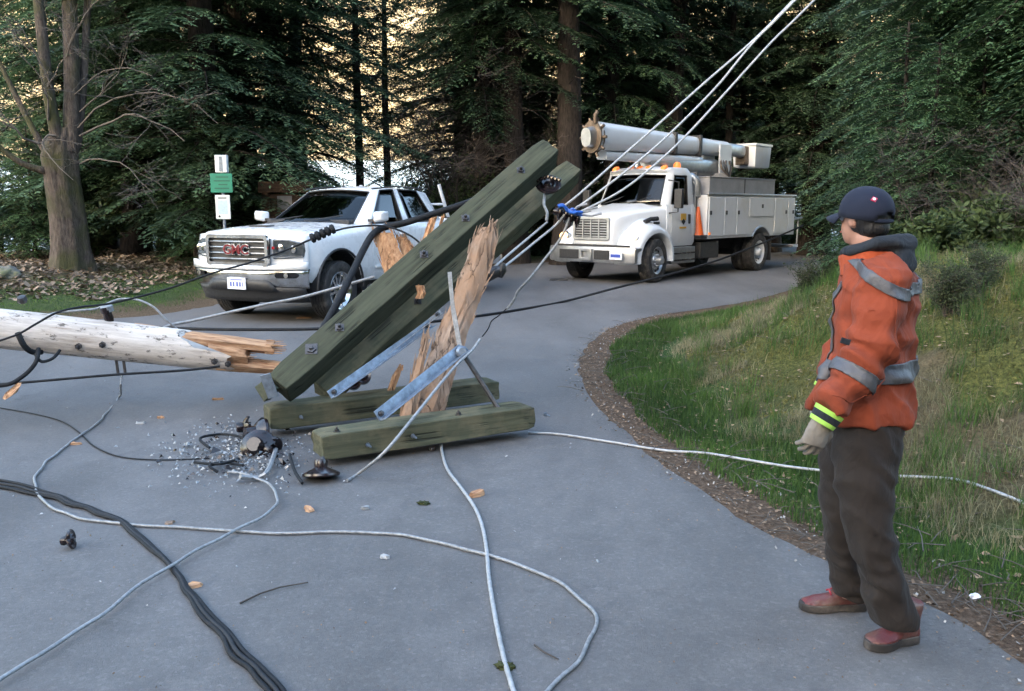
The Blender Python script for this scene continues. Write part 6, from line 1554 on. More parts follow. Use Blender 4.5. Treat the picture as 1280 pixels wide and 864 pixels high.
flakes('leaf_litter', 26000, (-14, -3), (12, 24), lambda x, y, d, r, i: ~r & ~i & (d > 1.6 + 2.2 * (fbm(x, y, 5) - .4)), .045, M_LEAFL, 'brown fallen maple leaves covering the slope below the maple', 'leaves')
flakes('bank_leaves', 4000, (1.4, 7), (2.4, 13), lambda x, y, d, r, i: r & ~i & (d > .5), .018, M_LEAFB, 'brown dead leaves caught in the grass of the right bank', 'leaves', .02, .3)
flakes('bark_chips', 26000, (.5, 4.5), (1.6, 14), lambda x, y, d, r, i: r & (d < .75) & (d > -.10 - .10 * fbm(x * 3, y * 3, 2)) & (rn.uniform(0, 1, len(x)) < np.exp(-np.maximum(0, -d) * 22)), .011, M_CHIPS, 'brown bark chips and needles along the road edge', 'litter', .004)
flakes('edge_gravel', 9000, (.5, 4.5), (1.6, 14), lambda x, y, d, r, i: r & (d < .55) & (d > -.14), .007, M_GRAV, 'small gravel stones scattered along the road edge', 'gravel', .003, .9, .8)
flakes('road_specks', 16000, (-8, 3), (2.2, 14), lambda x, y, d, r, i: i & (rn.uniform(0, 1, len(x)) < np.clip((fbm(x * 1.3, y * 1.3, 41) - .42) * 4, .03, 1)), .0045, M_CHIPS, 'tiny wood crumbs and needles strewn over the asphalt', 'litter', .003)
# twigs along the edge
V, Fc = [], []; r3 = random.Random(8)
for k in range(420):
    t = r3.random(); i = r3.randrange(3, len(RIGHT) - 3); a = Vector(RIGHT[i]).lerp(Vector(RIGHT[i + 1]), t); x = a.x + r3.uniform(-.05, 2.2) * (1 if r3.random() < .6 else .25); y = a.y + r3.uniform(-.2, .3)
    if y > 13 or y < 1.5: continue
    z = max(gz(x, y), 0) + .012; an = r3.uniform(0, 3.14); L = r3.uniform(.05, .28); p0 = Vector((x, y, z)); p1 = p0 + Vector((cos(an) * L, sin(an) * L, r3.uniform(-.01, .04)))
    twig_tube(V, Fc, [p0, p0.lerp(p1, .5) + Vector((r3.uniform(-.01, .01), r3.uniform(-.01, .01), .01)), p1], .0035, .0015, 4)
o = bpy.data.objects.new('twigs', raw_mesh('twigs', V, Fc, M_TWIG)); COL.objects.link(o); o['kind'] = 'stuff'; o['label'] = 'thin broken twigs along the road edge and bank'; o['category'] = 'twigs'

# ------------------------------------------------------------------ single bits on the road
def chip(px, py, w_, h_, ang, label, m=M_SPLITX, name='wood_chip', cat='wood chip', t=.014):
    g_ = G(px, py); bm = BM(); rr = random.Random(int(px * 7 + py)); n = 9; ring = []
    for k in range(n):
        a = 2 * pi * k / n; q = 1 + rr.uniform(-.35, .25); ring.append((cos(a) * w_ / 2 * q, sin(a) * h_ / 2 * q))
    add_loft(bm, [[(x, y, .003) for x, y in ring], [(x * .85, y * .8, t + rr.uniform(-.006, .008)) for x, y in ring]])
    o = obj(name, bm, m, None); o.matrix_basis = Matrix.Translation(g_) @ Matrix.Rotation(ang, 4, 'Z') @ Matrix.Rotation(.08, 4, 'X'); return tag(o, label, cat)
chip(595, 620, .10, .055, .6, 'orange wood chip beside the white cable below the front crossarm', t=.03)
chip(386, 638, .085, .045, -.9, 'orange wood chip lying between the two pale cables')
chip(240, 734, .085, .055, .5, 'reddish wood chip beside the thick black cable bundle')
chip(271, 500, .13, .045, .4, 'brown wood chip on the road below the broken end of the fallen pole')
chip(94, 556, .08, .035, .1, 'small brown wood chip inside the loop of the long pale cable')
chip(212, 655, .07, .035, .9, 'small pale wood chip touching the long pale cable', M_GREYW)
chip(201, 523, .06, .03, .1, 'small reddish wood chip left of the glass litter')
chip(380, 398, .26, .07, .1, 'pale wood piece on the road beside the pickup front wheel')
chip(456, 637, .05, .03, .2, 'small pale blue glass piece between the two cables', M_ALU, 'glass_piece', 'glass')
chip(482, 698, .05, .035, .2, 'white porcelain piece on the asphalt above the looping cable', M_ALUW, 'porcelain_piece', 'porcelain')
chip(176, 530, .08, .03, .1, 'pale flat scrap on the asphalt under the fallen pole', M_ALUW, 'metal_scrap', 'scrap')
chip(697, 351, .45, .16, .05, 'black rubber scrap on the road in front of the bucket truck', M_RUBBER, 'rubber_scrap', 'scrap', .04)
chip(1048, 628, .09, .05, .5, 'small dark leaf scrap in front of the worker', M_LEAFL, 'leaf', 'leaf')
p_ = on_pole(10, 490, -.34); 
bm = BM(); add_loft(bm, [[P(22, 478, 6.6), P(27, 478, 6.6), P(26, 482, 6.55)], [P(6, 492, 6.6), P(22, 490, 6.6), P(14, 495, 6.5)], [P(3, 498, 6.6), P(10, 498, 6.6), P(6, 500, 6.55)]]); bmesh.ops.recalc_face_normals(bm, faces=bm.faces)
tag(obj('wood_chip', bm, M_SPLITX, None), 'orange wood sliver caught in the black cable at the left edge', 'wood chip')
V, Fc = [], []; twig_tube(V, Fc, [G(300, 754, .006), G(325, 742, .014), G(350, 734, .01), G(385, 728, .012)], .0045, .003, 5)
o = bpy.data.objects.new('twig', raw_mesh('twig', V, Fc, M_TWIGD)); COL.objects.link(o); tag(o, 'thin dark twig on the asphalt right of the black cable bundle', 'twig')
V, Fc = [], []; twig_tube(V, Fc, [G(668, 806, .006), G(680, 815, .012), G(698, 824, .006)], .004, .003, 5)
o = bpy.data.objects.new('twig', raw_mesh('twig', V, Fc, M_TWIGD)); COL.objects.link(o); tag(o, 'short reddish twig inside the cable loop near the bottom edge', 'twig')
rr = random.Random(77)
for px, py, lb in ((632, 834, 'green moss scrap beside the white cable at the bottom edge'), (530, 630, 'small green moss scrap on the asphalt left of the white cable')):
    g_ = G(px, py); bm = BM(); bmesh.ops.create_icosphere(bm, subdivisions=3, radius=1)
    for v_ in bm.verts: v_.co = Vector((v_.co.x * .035, v_.co.y * .028, max(0, v_.co.z) * .014)) * (1 + .6 * noise.noise(v_.co * 3))
    o = obj('moss_scrap', bm, M_MG, None); o.location = g_ + Vector((0, 0, .002)); tag(o, lb, 'moss')
def rock(px, py, Y, s, label):
    bm = BM(); bmesh.ops.create_icosphere(bm, subdivisions=4, radius=1)
    for v_ in bm.verts: v_.co = Vector((v_.co.x * 1.2, v_.co.y, v_.co.z * .75)) * s * (1 + .35 * noise.noise(v_.co * 1.7 + Vector((px, 0, 0))) + .08 * noise.noise(v_.co * 7))
    o = obj('rock', bm, mat('mossy_rock', (.15, .145, .135), .9, var=.35, vs=7, bmp=1, bs=12, dirt=((.06, .075, .03), .45, 3)), None, smooth=True)
    x = at_px(px, Y); o.location = (x, Y, gz(x, Y)); tag(o, label, 'rock')
rock(8, 355, 16.2, .22, 'grey rock in the leaf litter at the left edge')
# litter on the grass at the lower right
for px, py, lb in ((1218, 752, 'small white crumpled scrap of litter in the grass at the lower right'),):
    t_ = T(px, py, .02); bm = BM(); bmesh.ops.create_icosphere(bm, subdivisions=2, radius=1)
    for v_ in bm.verts: v_.co = Vector((v_.co.x * .022, v_.co.y * .018, v_.co.z * .014)) * (1 + .8 * noise.noise(v_.co * 2.3))
    o = obj('litter', bm, M_PLATE, None); o.location = t_; tag(o, lb, 'litter')

# ------------------------------------------------------------------ sign post and shelter
SY = 17.2; sx = at_px(284, SY); szg = gz(sx, SY)
SP = thing('sign_post', 'galvanised sign post with a green sign and two white notices left of the pickup', 'sign post', (sx, SY, szg))
def sz(py): return P(284, py, SY).z - szg
M_SIGNG = mat('green_sign_face', (.010, .16, .10), .45, var=.08, vs=4); M_SIGNW = mat('white_sign_face', (.55, .58, .58), .5, var=.05, vs=4); M_LETT = mat('sign_lettering', (.30, .42, .36), .5, var=.05)
bm = BM(); add_tube(bm, [(0, 0, -.3), (0, 0, sz(197))], .030, 10); obj('post', bm, M_ZINC, SP, auto=40)
W = lambda p: p / F * SY
bx_ = obj('notice_box', box((-W(7), -.06, sz(216)), (W(7.5), .06, sz(194))), M_SIGNW, SP, bevel=.01)
obj('box_slot', box((-W(1.6), -.075, sz(214)), (W(2), -.055, sz(196))), M_ZINC, bx_)
gs = obj('green_sign', box((-W(14), -.05, sz(241)), (W(13), -.035, sz(217))), M_SIGNG, SP, bevel=.006)
for k, (wd_, off) in enumerate(((8, 2), (10, 1), (6, 4), (9, 0))):
    z = sz(221.5 + k * 4.7); obj('sign_line', box((-W(wd_) + W(off) * .5, -.0545, z - .012), (W(wd_) + W(off) * .3, -.0515, z + .012)), mat('sign_line_green', (.006, .075, .05), .5, var=.05), gs)
ws = obj('white_notice', box((-W(9), -.05, sz(274)), (W(9), -.035, sz(244))), M_SIGNW, SP, bevel=.006)
obj('notice_panel', box((-W(6), -.0545, sz(268)), (W(6), -.0515, sz(250.5))), mat('pale_blue_print', (.36, .46, .56), .5, var=.15, vs=30), ws)
obj('notice_heading', box((-W(5.5), -.0545, sz(248.3)), (W(5), -.0515, sz(247))), M_BLACK, ws)
bm = BM(); add_lathe(bm, [(.02, 0), (.02, .006)], 10, align((-W(4.5), -.053, sz(270.5)), (0, -1, 0))); obj('notice_dot', bm, M_BLACK, ws)
# dark timber shelter behind the pickup bonnet
KY = 20.5; kx = at_px(363, KY); kg = gz(kx, KY)
KS = thing('notice_shelter', 'dark brown timber notice shelter half hidden behind the pickup windscreen', 'shelter', (kx, KY, kg))
M_BRN = wood_mat('brown_stained_timber', (.030, .018, .012), (.085, .052, .034), 20)
kz = lambda py: P(363, py, KY).z - kg; kw = lambda p: p / F * KY
for s_ in (-1, 1): obj('post', box((s_ * kw(26) - .08, -.08, -.3), (s_ * kw(26) + .08, .08, kz(240))), M_BRN, KS, bevel=.01)
obj('beam', box((-kw(34), -.12, kz(241)), (kw(34), .12, kz(227))), M_BRN, KS, bevel=.01)
obj('board', box((-kw(22), -.03, kz(275)), (kw(22), .03, kz(243))), M_BRN, KS, bevel=.01)
obj('paper', box((-kw(12), -.040, kz(262)), (kw(6), -.034, kz(245))), mat('faded_paper', (.16, .16, .17), .7, var=.2), KS)
# ------------------------------------------------------------------ the worker
FEET = G(1105, 780)
PR = thing('person', 'worker in an orange reflective jacket, dark trousers and navy cap, looking at the trucks', 'person', FEET)
M_SKIN = mat('skin', (.34, .175, .125), .55, var=.08, vs=6, bmp=.1, bs=90)
M_HAIR = mat('dark_hair', (.010, .008, .008), .5, var=.4, vs=50, stretch=(1, 1, .2), bmp=.5, bs=120)
def cloth(name, c, wr=9, dirt=None, amt=.4, bd=.03, var=.16):
    m, nt, b = _new(name)
    n1 = noise_tex(nt, 5, 6, .65); n2 = noise_tex(nt, wr, 4, .5, stretch=(1, 1, .55), dist=.8); n3 = noise_tex(nt, 420, 2, .5)
    col = ramp(nt, n1.outputs['Fac'], [(.3, [x * (1 - var) for x in c]), (.7, [min(1, x * (1 + var)) for x in c])]).outputs[0]
    if dirt:
        n4 = noise_tex(nt, 3.2, 6, .7); col = mixc(nt, ramp(nt, n4.outputs['Fac'], [(.5, 0), (.7, amt)]).outputs[0], col, dirt)
    nt.links.new(col, b.inputs['Base Color']); b.inputs['Roughness'].default_value = .88; b.inputs['Specular IOR Level'].default_value = .2
    b.inputs['Sheen Weight'].default_value = .03
    pv = bump(nt, b, n2.outputs['Fac'], .7, bd); bump(nt, b, n3.outputs['Fac'], .3, .001, pv); return m
M_JACK = cloth('orange_jacket_cotton', (.205, .043, .020), 10, (.095, .028, .019), .8)
M_COLL = cloth('orange_collar_fabric', (.32, .062, .024), 14)
M_TROU = cloth('dark_brown_trousers', (.020, .016, .014), 9, (.036, .029, .025), .5)
M_HOOD = cloth('grey_hoodie_fleece', (.018, .022, .028), 12)
M_CAPF = cloth('navy_cap_fabric', (.013, .017, .032), 8, bd=.004)
M_REFL = mat('reflective_silver_tape', (.072, .072, .080), .5, .15, var=.15, vs=14, bmp=.3, bs=60)
M_GLOVE = cloth('grey_work_glove', (.20, .18, .155), 40, (.09, .08, .07), .6, .006)
M_HIVIS = mat('hi_vis_cuff', (.28, .50, .07), .7, var=.12, vs=30)
M_BOOTR = mat('red_brown_boot_leather', (.11, .018, .016), .5, var=.3, vs=14, dirt=((.13, .085, .065), .46, 9), bmp=.4, bs=60)
M_BOOTT = mat('tan_boot_panel', (.22, .15, .115), .7, var=.2, vs=14)
M_SOLE = mat('black_boot_sole', (.022, .019, .018), .8, var=.3, vs=14, dirt=((.12, .10, .085), .42, 8))
M_LACE = mat('red_laces', (.30, .02, .03), .8, var=.2)

def ring_at(c, a, b_, ra, rb, n=20, sq=0.):
    c = Vector(c); a = Vector(a).normalized(); b_ = Vector(b_); b_ = (b_ - a * b_.dot(a)).normalized(); out = []
    for k in range(n):
        t = 2 * pi * k / n; x, y = cos(t), sin(t); e = 1 - sq
        out.append(c + a * (abs(x) ** e * (1 if x > 0 else -1)) * ra + b_ * (abs(y) ** e * (1 if y > 0 else -1)) * rb)
    return out
def fuse(name, builders, m, voxel, smooth_it=6, factor=.6, wrinkle=None, parent=PR):
    """join closed overlapping pieces into one continuous skin"""
    bm = BM()
    for f_ in builders: f_(bm)
    bmesh.ops.recalc_face_normals(bm, faces=bm.faces)
    o = obj(name, bm, m, None)
    r = o.modifiers.new('r', 'REMESH'); r.mode = 'VOXEL'; r.voxel_size = voxel
    s_ = o.modifiers.new('s', 'SMOOTH'); s_.iterations = smooth_it; s_.factor = factor
    bpy.context.view_layer.update(); bake(o); me = o.data; me.materials.clear(); me.materials.append(m)
    if wrinkle:
        me.update(); nv = [v.normal.copy() for v in me.vertices]
        for v, n_ in zip(me.vertices, nv): v.co += n_ * wrinkle(v.co)
    if parent: me.transform(parent.matrix_basis.inverted()); o.parent = parent
    me.polygons.foreach_set('use_smooth', [True] * len(me.polygons)); me.update(); return o
def L_(rings): return lambda bm: add_loft(bm, rings)
def ell(c, r, M_=None):
    def f_(bm):
        g = bmesh.ops.create_icosphere(bm, subdivisions=4, radius=1)
        for v in g['verts']:
            p = Vector((v.co.x * r[0], v.co.y * r[1], v.co.z * r[2]))
            if M_ is not None: p = M_ @ p
            v.co = p + Vector(c)
    return f_
def tb(pts, r, n=14): return lambda bm: add_tube(bm, pts, r, n)

FWD = Vector((-.80, .60, 0)).normalized()       # where the chest faces
LFT = Vector((-FWD.y, FWD.x, 0)) * 1.0           # the worker's left hand side
if LFT.y > 0: LFT = -LFT
HD = Vector((-.47, .88, 0)).normalized(); HL = Vector((-HD.y, HD.x, 0)); HL = HL if HL.y < 0 else -HL
# joints
Yp = 3.22
def PP(px, py, Y=Yp): return P(px, py, Y)
shL, elL, wrL = PP(1105, 348, 3.05), PP(1089, 436, 2.99), PP(1040, 509, 2.96)
shR, elR, wrR = PP(1086, 345, 3.42), PP(1068, 420, 3.52), PP(1042, 470, 3.42)
hipL, knL, anL = PP(1092, 520, 3.12), PP(1086, 645, 3.07), PP(1121, 768, 3.04)
hipR, knR, anR = PP(1072, 520, 3.33), PP(1058, 640, 3.36), PP(1063, 738, 3.38)
HS = .90; headc = PP(1080, 273, 3.20); neckc = PP(1086, 312, 3.20)
# --- body: one continuous skin under the clothes (head, neck, trunk, arms, legs)
tors = [(1088, 310, .055, .065), (1092, 328, .060, .10), (1098, 350, .075, .15), (1095, 400, .085, .145), (1090, 450, .075, .12), (1086, 490, .07, .11), (1083, 520, .08, .13), (1082, 545, .08, .13)]
def hp(f_, l_, u): return headc + (HD * f_ + HL * l_ + Vector((0, 0, u))) * HS
def nose(bm): add_loft(bm, [[hp(.085, .004, .035), hp(.085, -.004, .035), hp(.080, 0, .03)], [hp(.118, .014, -.012), hp(.118, -.014, -.012), hp(.08, 0, -.02)], [hp(.095, .012, -.028), hp(.095, -.012, -.028), hp(.08, 0, -.03)]])
RH = Matrix(((HD.x, HL.x, 0), (HD.y, HL.y, 0), (0, 0, 1))).to_4x4() @ Matrix.Scale(HS, 4)
body = fuse('body', [
    L_([ring_at(PP(px, py), FWD, LFT, a, b_) for px, py, a, b_ in tors]),
    ell(hp(-.012, 0, .018), (.092, .074, .098), RH), ell(hp(.030, 0, -.035), (.066, .056, .078), RH), ell(hp(.062, 0, -.080), (.030, .030, .026), RH), nose,
    ell(hp(.088, 0, -.052), (.014, .022, .010), RH), ell(hp(.082, 0, .022), (.012, .045, .010), RH),
    ell(hp(-.008, .076, -.008), (.022, .010, .033), RH), ell(hp(-.008, -.076, -.008), (.022, .010, .033), RH),
    tb([neckc - Vector((0, 0, .03)), hp(-.03, 0, -.06)], [.060, .052]),
    tb([shL, elL, wrL], [.042, .040, .030]), tb([shR, elR, wrR], [.042, .040, .030]),
    tb([hipL - Vector((.02, 0, .06)), knL, anL + Vector((0, 0, .03)), anL - Vector((0, 0, .03))], [.062, .052, .040, .04]), tb([hipR - Vector((0, 0, .06)), knR, anR + Vector((0, 0, .03)), anR - Vector((0, 0, .03))], [.062, .052, .040, .04]),
], M_SKIN, .009, 4)
# eyes and mouth
for s_ in (-1, 1):
    bm = BM(); bmesh.ops.create_uvsphere(bm, u_segments=12, v_segments=8, radius=.012, matrix=Matrix.Translation(hp(.078, s_ * .031, .002))); obj('eye', bm, M_PLATE, PR, smooth=True, world=True)
bm = BM(); add_tube(bm, [hp(.090, .024, -.055), hp(.101, 0, -.054), hp(.090, -.024, -.055)], .004, 6); obj('mouth', bm, mat('lips', (.30, .11, .09), .5), PR, world=True)
# --- trousers
def wr_leg(p):
    z = p.z; low = 1 if z < .35 else .45
    return .010 * max(0, 1 - 3.5 * abs(noise.noise(Vector((p.x * 6, p.y * 6, p.z * 9 + p.x * 7))))) + .010 * low * sin(z * 70 + noise.noise(p * 7) * 9 + p.x * 26) * max(0, noise.noise(p * 5 + Vector((3, 0, 0))) + .35) + .008 * noise.noise(p * 11)
def leg_rings(pts): return [ring_at(P(px, py, Y), (1, 0, 0), (0, 1, .0), a, b_, 22) for px, py, Y, a, b_ in pts]
legL = [(1086, 492, 3.18, .098, .10), (1086, 522, 3.15, .118, .118), (1082, 560, 3.11, .118, .115), (1080, 600, 3.08, .103, .105), (1082, 640, 3.06, .086, .095), (1091, 680, 3.05, .080, .088), (1101, 715, 3.05, .078, .085), (1110, 745, 3.05, .076, .082), (1117, 768, 3.05, .078, .085), (1120, 780, 3.05, .074, .080)]
legR = [(1080, 492, 3.28, .095, .10), (1074, 522, 3.30, .115, .118), (1064, 560, 3.33, .112, .115), (1058, 600, 3.35, .098, .105), (1055, 640, 3.37, .086, .095), (1057, 675, 3.38, .078, .088), (1060, 705, 3.39, .076, .085), (1064, 730, 3.40, .078, .085), (1067, 745, 3.40, .074, .08)]
trousers = fuse('trousers', [L_(leg_rings(legL)), L_(leg_rings(legR)), L_([ring_at(PP(1084, 482), FWD, LFT, .105, .145), ring_at(PP(1083, 525), FWD, LFT, .126, .168), ring_at(PP(1080, 545), FWD, LFT, .13, .17)])], M_TROU, .011, 4, .5, wr_leg)
# --- jacket with sleeves
def dseg(p, a, b_):
    ab = b_ - a; t = max(0, min(1, (p - a).dot(ab) / ab.length_squared)); return (p - a - ab * t).length, t
def wr_jack(p):
    dL, t = dseg(p, shL, elL); dF, t2 = dseg(p, elL, wrL); w_ = .012 * noise.noise(p * 7) + .016 * max(0, 1 - 3.6 * abs(noise.noise(p * 6.5 + Vector((p.z * 3, 0, 5))))) + .003 * noise.noise(p * 34)
    if min(dL, dF) < .12:
        s_ = (t if dL < dF else 1 + t2)
        w_ += .010 * sin(s_ * 17 + noise.noise(p * 6) * 3.5) * (.25 + .8 * math.exp(-((s_ - 1) / .35) ** 2) + .6 * (s_ > 1.6))
    else: w_ += .010 * sin(p.z * 38 + p.y * 30 + noise.noise(p * 4) * 4) * max(0, .3 + noise.noise(p * 3))
    return w_
jt = [(1090, 322, .075, .085), (1093, 326, .095, .13), (1097, 334, .106, .172), (1098, 350, .115, .196), (1096, 380, .126, .202), (1092, 420, .132, .196), (1089, 455, .138, .190), (1084, 485, .152, .198), (1081, 505, .166, .210), (1081, 519, .168, .212)]
jacket = fuse('jacket', [
    L_([ring_at(PP(px, py), FWD, LFT, a, b_, 28, .08) for px, py, a, b_ in jt]),
    tb([PP(1098, 338, 3.10), shL, shL.lerp(elL, .5), elL, elL.lerp(wrL, .45), elL.lerp(wrL, .85), wrL], [.066, .078, .075, .070, .064, .058, .053], 18),
    tb([PP(1088, 338, 3.36), shR, elR, wrR], [.085, .090, .078, .06], 18),
    L_([ring_at(PP(1052, 440), FWD, LFT, .03, .10), ring_at(PP(1036, 480), FWD, LFT, .028, .13), ring_at(PP(1026, 502), FWD, LFT, .02, .13)]),
], M_JACK, .0068, 2, .5, wr_jack)
def tape(name, planes, cond, m=M_REFL, off=.0035):
    """reflective tape: the strip of jacket between two cutting planes, lifted a little and given thickness"""
    W_ = PR.matrix_basis; bm = BM(); bm.from_mesh(jacket.data); bmesh.ops.transform(bm, matrix=W_, verts=bm.verts)
    for co, no in planes:
        bmesh.ops.bisect_plane(bm, geom=bm.verts[:] + bm.edges[:] + bm.faces[:], plane_co=co, plane_no=no, clear_outer=True)
    bm.normal_update()
    bmesh.ops.delete(bm, geom=[f_ for f_ in bm.faces if not cond(f_.calc_center_median(), f_.normal)], context='FACES')
    bm.normal_update()
    for v in bm.verts: v.co += v.normal * off
    o = obj(name, bm, m, PR, smooth=True, world=True); solid(o, .004, 1); return o
def sleeve(p):
    d1, t1 = dseg(p, shL, elL); d2, t2 = dseg(p, elL, wrL); return (d1, t1, 0) if d1 < d2 else (d2, t2, 1)
def on_sleeve(p): d, t, s_ = sleeve(p); return d < .100 and (s_ == 1 or t > .25)
def rsleeve(p): return min(dseg(p, shR, elR)[0], dseg(p, elR, wrR)[0]) < .10
zb0, zb1 = PP(1120, 468), PP(1120, 446)
tape('reflective_band', [(zb0, -UP), (zb1, UP)], lambda p, n: not on_sleeve(p) and not rsleeve(p))
fa = (wrL - elL).normalized(); e0, e1 = elL.lerp(wrL, .34), elL.lerp(wrL, .54)
tape('reflective_band', [(e0, -fa), (e1, fa)], lambda p, n: on_sleeve(p) and (p - elL).dot(fa) > .05)
yn = (-FWD * .50 + UP * .86).normalized(); yc = PP(1092, 331) - FWD * .03 + UP * -.01
tape('reflective_band', [(yc + yn * .016, yn), (yc - yn * .020, -yn)], lambda p, n: (p - yc).dot(FWD) < .10 and n.z > -.2 and not (on_sleeve(p) and sleeve(p)[1] > .45))
for s_ in (1, -1):
    c0 = PP(1092, 400) + LFT * s_ * .115
    tape('reflective_band', [(c0 + LFT * .022, LFT), (c0 - LFT * .022, -LFT)], lambda p, n: n.dot(FWD) > .35 and zb1.z < p.z < PP(1060, 350).z and not on_sleeve(p) and not rsleeve(p))
# sewn details: seams, storm flap, hem
def seam(pts, r=.0016, m=M_JACK, nm='seam'):
    bm = BM(); add_tube(bm, pts, r, 5); return obj(nm, bm, m, PR, world=True, auto=60)
from mathutils.bvhtree import BVHTree
_b = BM(); _b.from_mesh(jacket.data); bmesh.ops.transform(_b, matrix=PR.matrix_basis, verts=_b.verts); JT = BVHTree.FromBMesh(_b); _b.free()
def on_jacket(p, lift=.002):
    q, n, i, d = JT.find_nearest(p); return q + n * lift
for pts in ([PP(x, y, 2.9) for x, y in ((1040, 494), (1070, 505), (1100, 509), (1132, 506))], [PP(x, y, 2.9) for x, y in ((1128, 352), (1134, 380), (1136, 410), (1134, 440))], [PP(x, y, 2.85) for x, y in ((1072, 372), (1086, 368), (1100, 372))]):
    seam([on_jacket(q) for q in spline(pts, 6)])
bm = BM(); add_box(bm, (-.017, -.002, -.010), (.017, .006, .010), Matrix.Translation(PP(1057, 427, 2.905)) @ Matrix.Rotation(.3, 4, 'Y')); obj('sleeve_tag', bm, M_HOOD, PR, world=True, bevel=.003)
# collar and hood
def col_ring(c, fw, lf, ra, rb, th, n=30):
    return [ring_at(c, fw, lf, ra, rb, n), ring_at(c, fw, lf, ra - th, rb - th, n)]
bm = BM(); rings = []
for (px, py, Y, ra, rb, tilt) in ((1092, 334, 3.2, .118, .128, .3), (1090, 322, 3.2, .112, .118, .34), (1087, 312, 3.2, .110, .108, .36), (1086, 309, 3.2, .105, .102, .36), (1087, 313, 3.2, .094, .092, .36), (1090, 330, 3.2, .085, .085, .3)):
    rings.append(ring_at(PP(px, py, Y), FWD * cos(tilt) - UP * sin(tilt), LFT, ra, rb, 30))
add_loft(bm, rings, caps=False); bmesh.ops.recalc_face_normals(bm, faces=bm.faces)
for v in bm.verts: v.co += Vector((noise.noise(v.co * 14), noise.noise(v.co * 14 + Vector((5, 0, 0))), noise.noise(v.co * 12 + Vector((0, 7, 0))) * .8)) * .007
obj('collar', bm, M_COLL, PR, smooth=True, world=True)
hoodpts = []
fuse('hood', [
    tb([neckc + FWD * .075 + LFT * .03 - UP * .015, neckc + LFT * .088 + UP * .0 + FWD * .03, neckc + LFT * .095 - FWD * .05 + UP * .025, neckc - FWD * .105 + LFT * .05 + UP * .03, neckc - FWD * .125 + UP * .022, neckc - FWD * .105 - LFT * .05 + UP * .025, neckc - LFT * .09 - FWD * .05 + UP * .02, neckc - LFT * .08 + FWD * .03, neckc + FWD * .075 - LFT * .03 - UP * .015], [.018, .022, .032, .034, .038, .034, .028, .022, .018], 14),
    ell(neckc - FWD * .115 - UP * .035, (.046, .085, .058), Matrix(((FWD.x, LFT.x, 0), (FWD.y, LFT.y, 0), (0, 0, 1))).to_4x4()),
    ell(neckc - FWD * .02 - UP * .02, (.095, .088, .032), Matrix(((FWD.x, LFT.x, 0), (FWD.y, LFT.y, 0), (0, 0, 1))).to_4x4()),
], M_HOOD, .007, 5, .5, lambda p: .006 * noise.noise(p * 12) + .004 * sin(p.z * 90 + noise.noise(p * 8) * 5))
# hair and cap
def hair(bm):
    for c, r in ((hp(-.022, 0, .010), (.088, .079, .088)), (hp(-.050, 0, -.035), (.058, .064, .050)), (hp(-.018, .066, .018), (.036, .014, .038)), (hp(-.018, -.066, .018), (.036, .014, .038))):
        ell(c, r, RH)(bm)
hr = fuse('hair', [hair], M_HAIR, .006, 3, .5, lambda p: .003 * noise.noise(Vector((p.x * 60, p.y * 60, p.z * 12))))
bmh = BM(); bmh.from_mesh(hr.data); W_ = PR.matrix_basis
kill = [v for v in bmh.verts if ((W_ @ v.co) - headc).dot(HD) > .030 + .3 * ((W_ @ v.co) - headc).z]
bmesh.ops.delete(bmh, geom=kill, context='VERTS'); bmh.to_mesh(hr.data); bmh.free()
bm = BM(); rings = []
CU = (UP * .985 + HD * -.12).normalized(); CF = (HD - CU * HD.dot(CU)).normalized()
cc = hp(-.010, 0, .022)
for k in range(13):
    a = pi / 2 * k / 12; rr_ = cos(a) ** .92 if k < 12 else .02; rings.append([cc + CU * (.002 + .098 * sin(a) ** .95) + (CF * cos(t) * .108 + HL * sin(t) * .090) * max(rr_, .02) for t in [2 * pi * j / 36 for j in range(36)]])
rings.insert(0, [cc - CU * .022 + (CF * cos(t) * .107 + HL * sin(t) * .089) for t in [2 * pi * j / 36 for j in range(36)]])
add_loft(bm, rings, caps=False); bmesh.ops.recalc_face_normals(bm, faces=bm.faces)
back = -CF
kill = [f_ for f_ in bm.faces if (f_.calc_center_median() - (cc - CU * .005)).dot(CU) < .034 - .9 * abs((f_.calc_center_median() - cc).dot(HL)) * 1.0 - 0 and (f_.calc_center_median() - cc).dot(back) > .082]
bmesh.ops.delete(bm, geom=kill, context='FACES')
def shrink(bm):
    for v in bm.verts: v.co = cc + (v.co - cc) * HS
shrink(bm); cap_ = obj('cap', bm, M_CAPF, PR, smooth=True, world=True); solid(cap_, .004, 1)
bm = BM()
for k in range(6):
    t0 = 2 * pi * k / 6 + .3; add_tube(bm, [cc + CU * (.002 + .1015 * sin(a) ** .95) + (CF * cos(t0) * .110 + HL * sin(t0) * .092) * max(cos(a) ** .92, .01) for a in [pi / 2 * j / 8 for j in range(9)]], .0016, 5)
add_tube(bm, [cc - CU * .020 + back * .104 * cos(t) + HL * .088 * sin(t) for t in [-.6 + 1.2 * j / 8 for j in range(9)]], .008, 6)
shrink(bm); obj('cap_seam', bm, M_CAPF, cap_, world=False); bpy.context.scene.objects['cap_seam'].data.transform(PR.matrix_basis.inverted())
bm = BM(); top_, bot_ = [], []
for j in range(13):
    t = -1.05 + 2.1 * j / 12; e0 = cc - CU * .016 + CF * .102 * cos(t) + HL * .086 * sin(t); out_ = .078 * cos(t * 1.25) ** .6 if abs(t * 1.25) < pi / 2 else 0
    e1 = e0 + CF * out_ - CU * (.020 + .022 * abs(sin(t))) ; top_.append((e0, e0.lerp(e1, .5) + CU * .005, e1))
for a, b_ in zip(top_[:-1], top_[1:]):
    for i in range(2):
        bm.faces.new([bm.verts.new(p) for p in (a[i], b_[i], b_[i + 1], a[i + 1])])
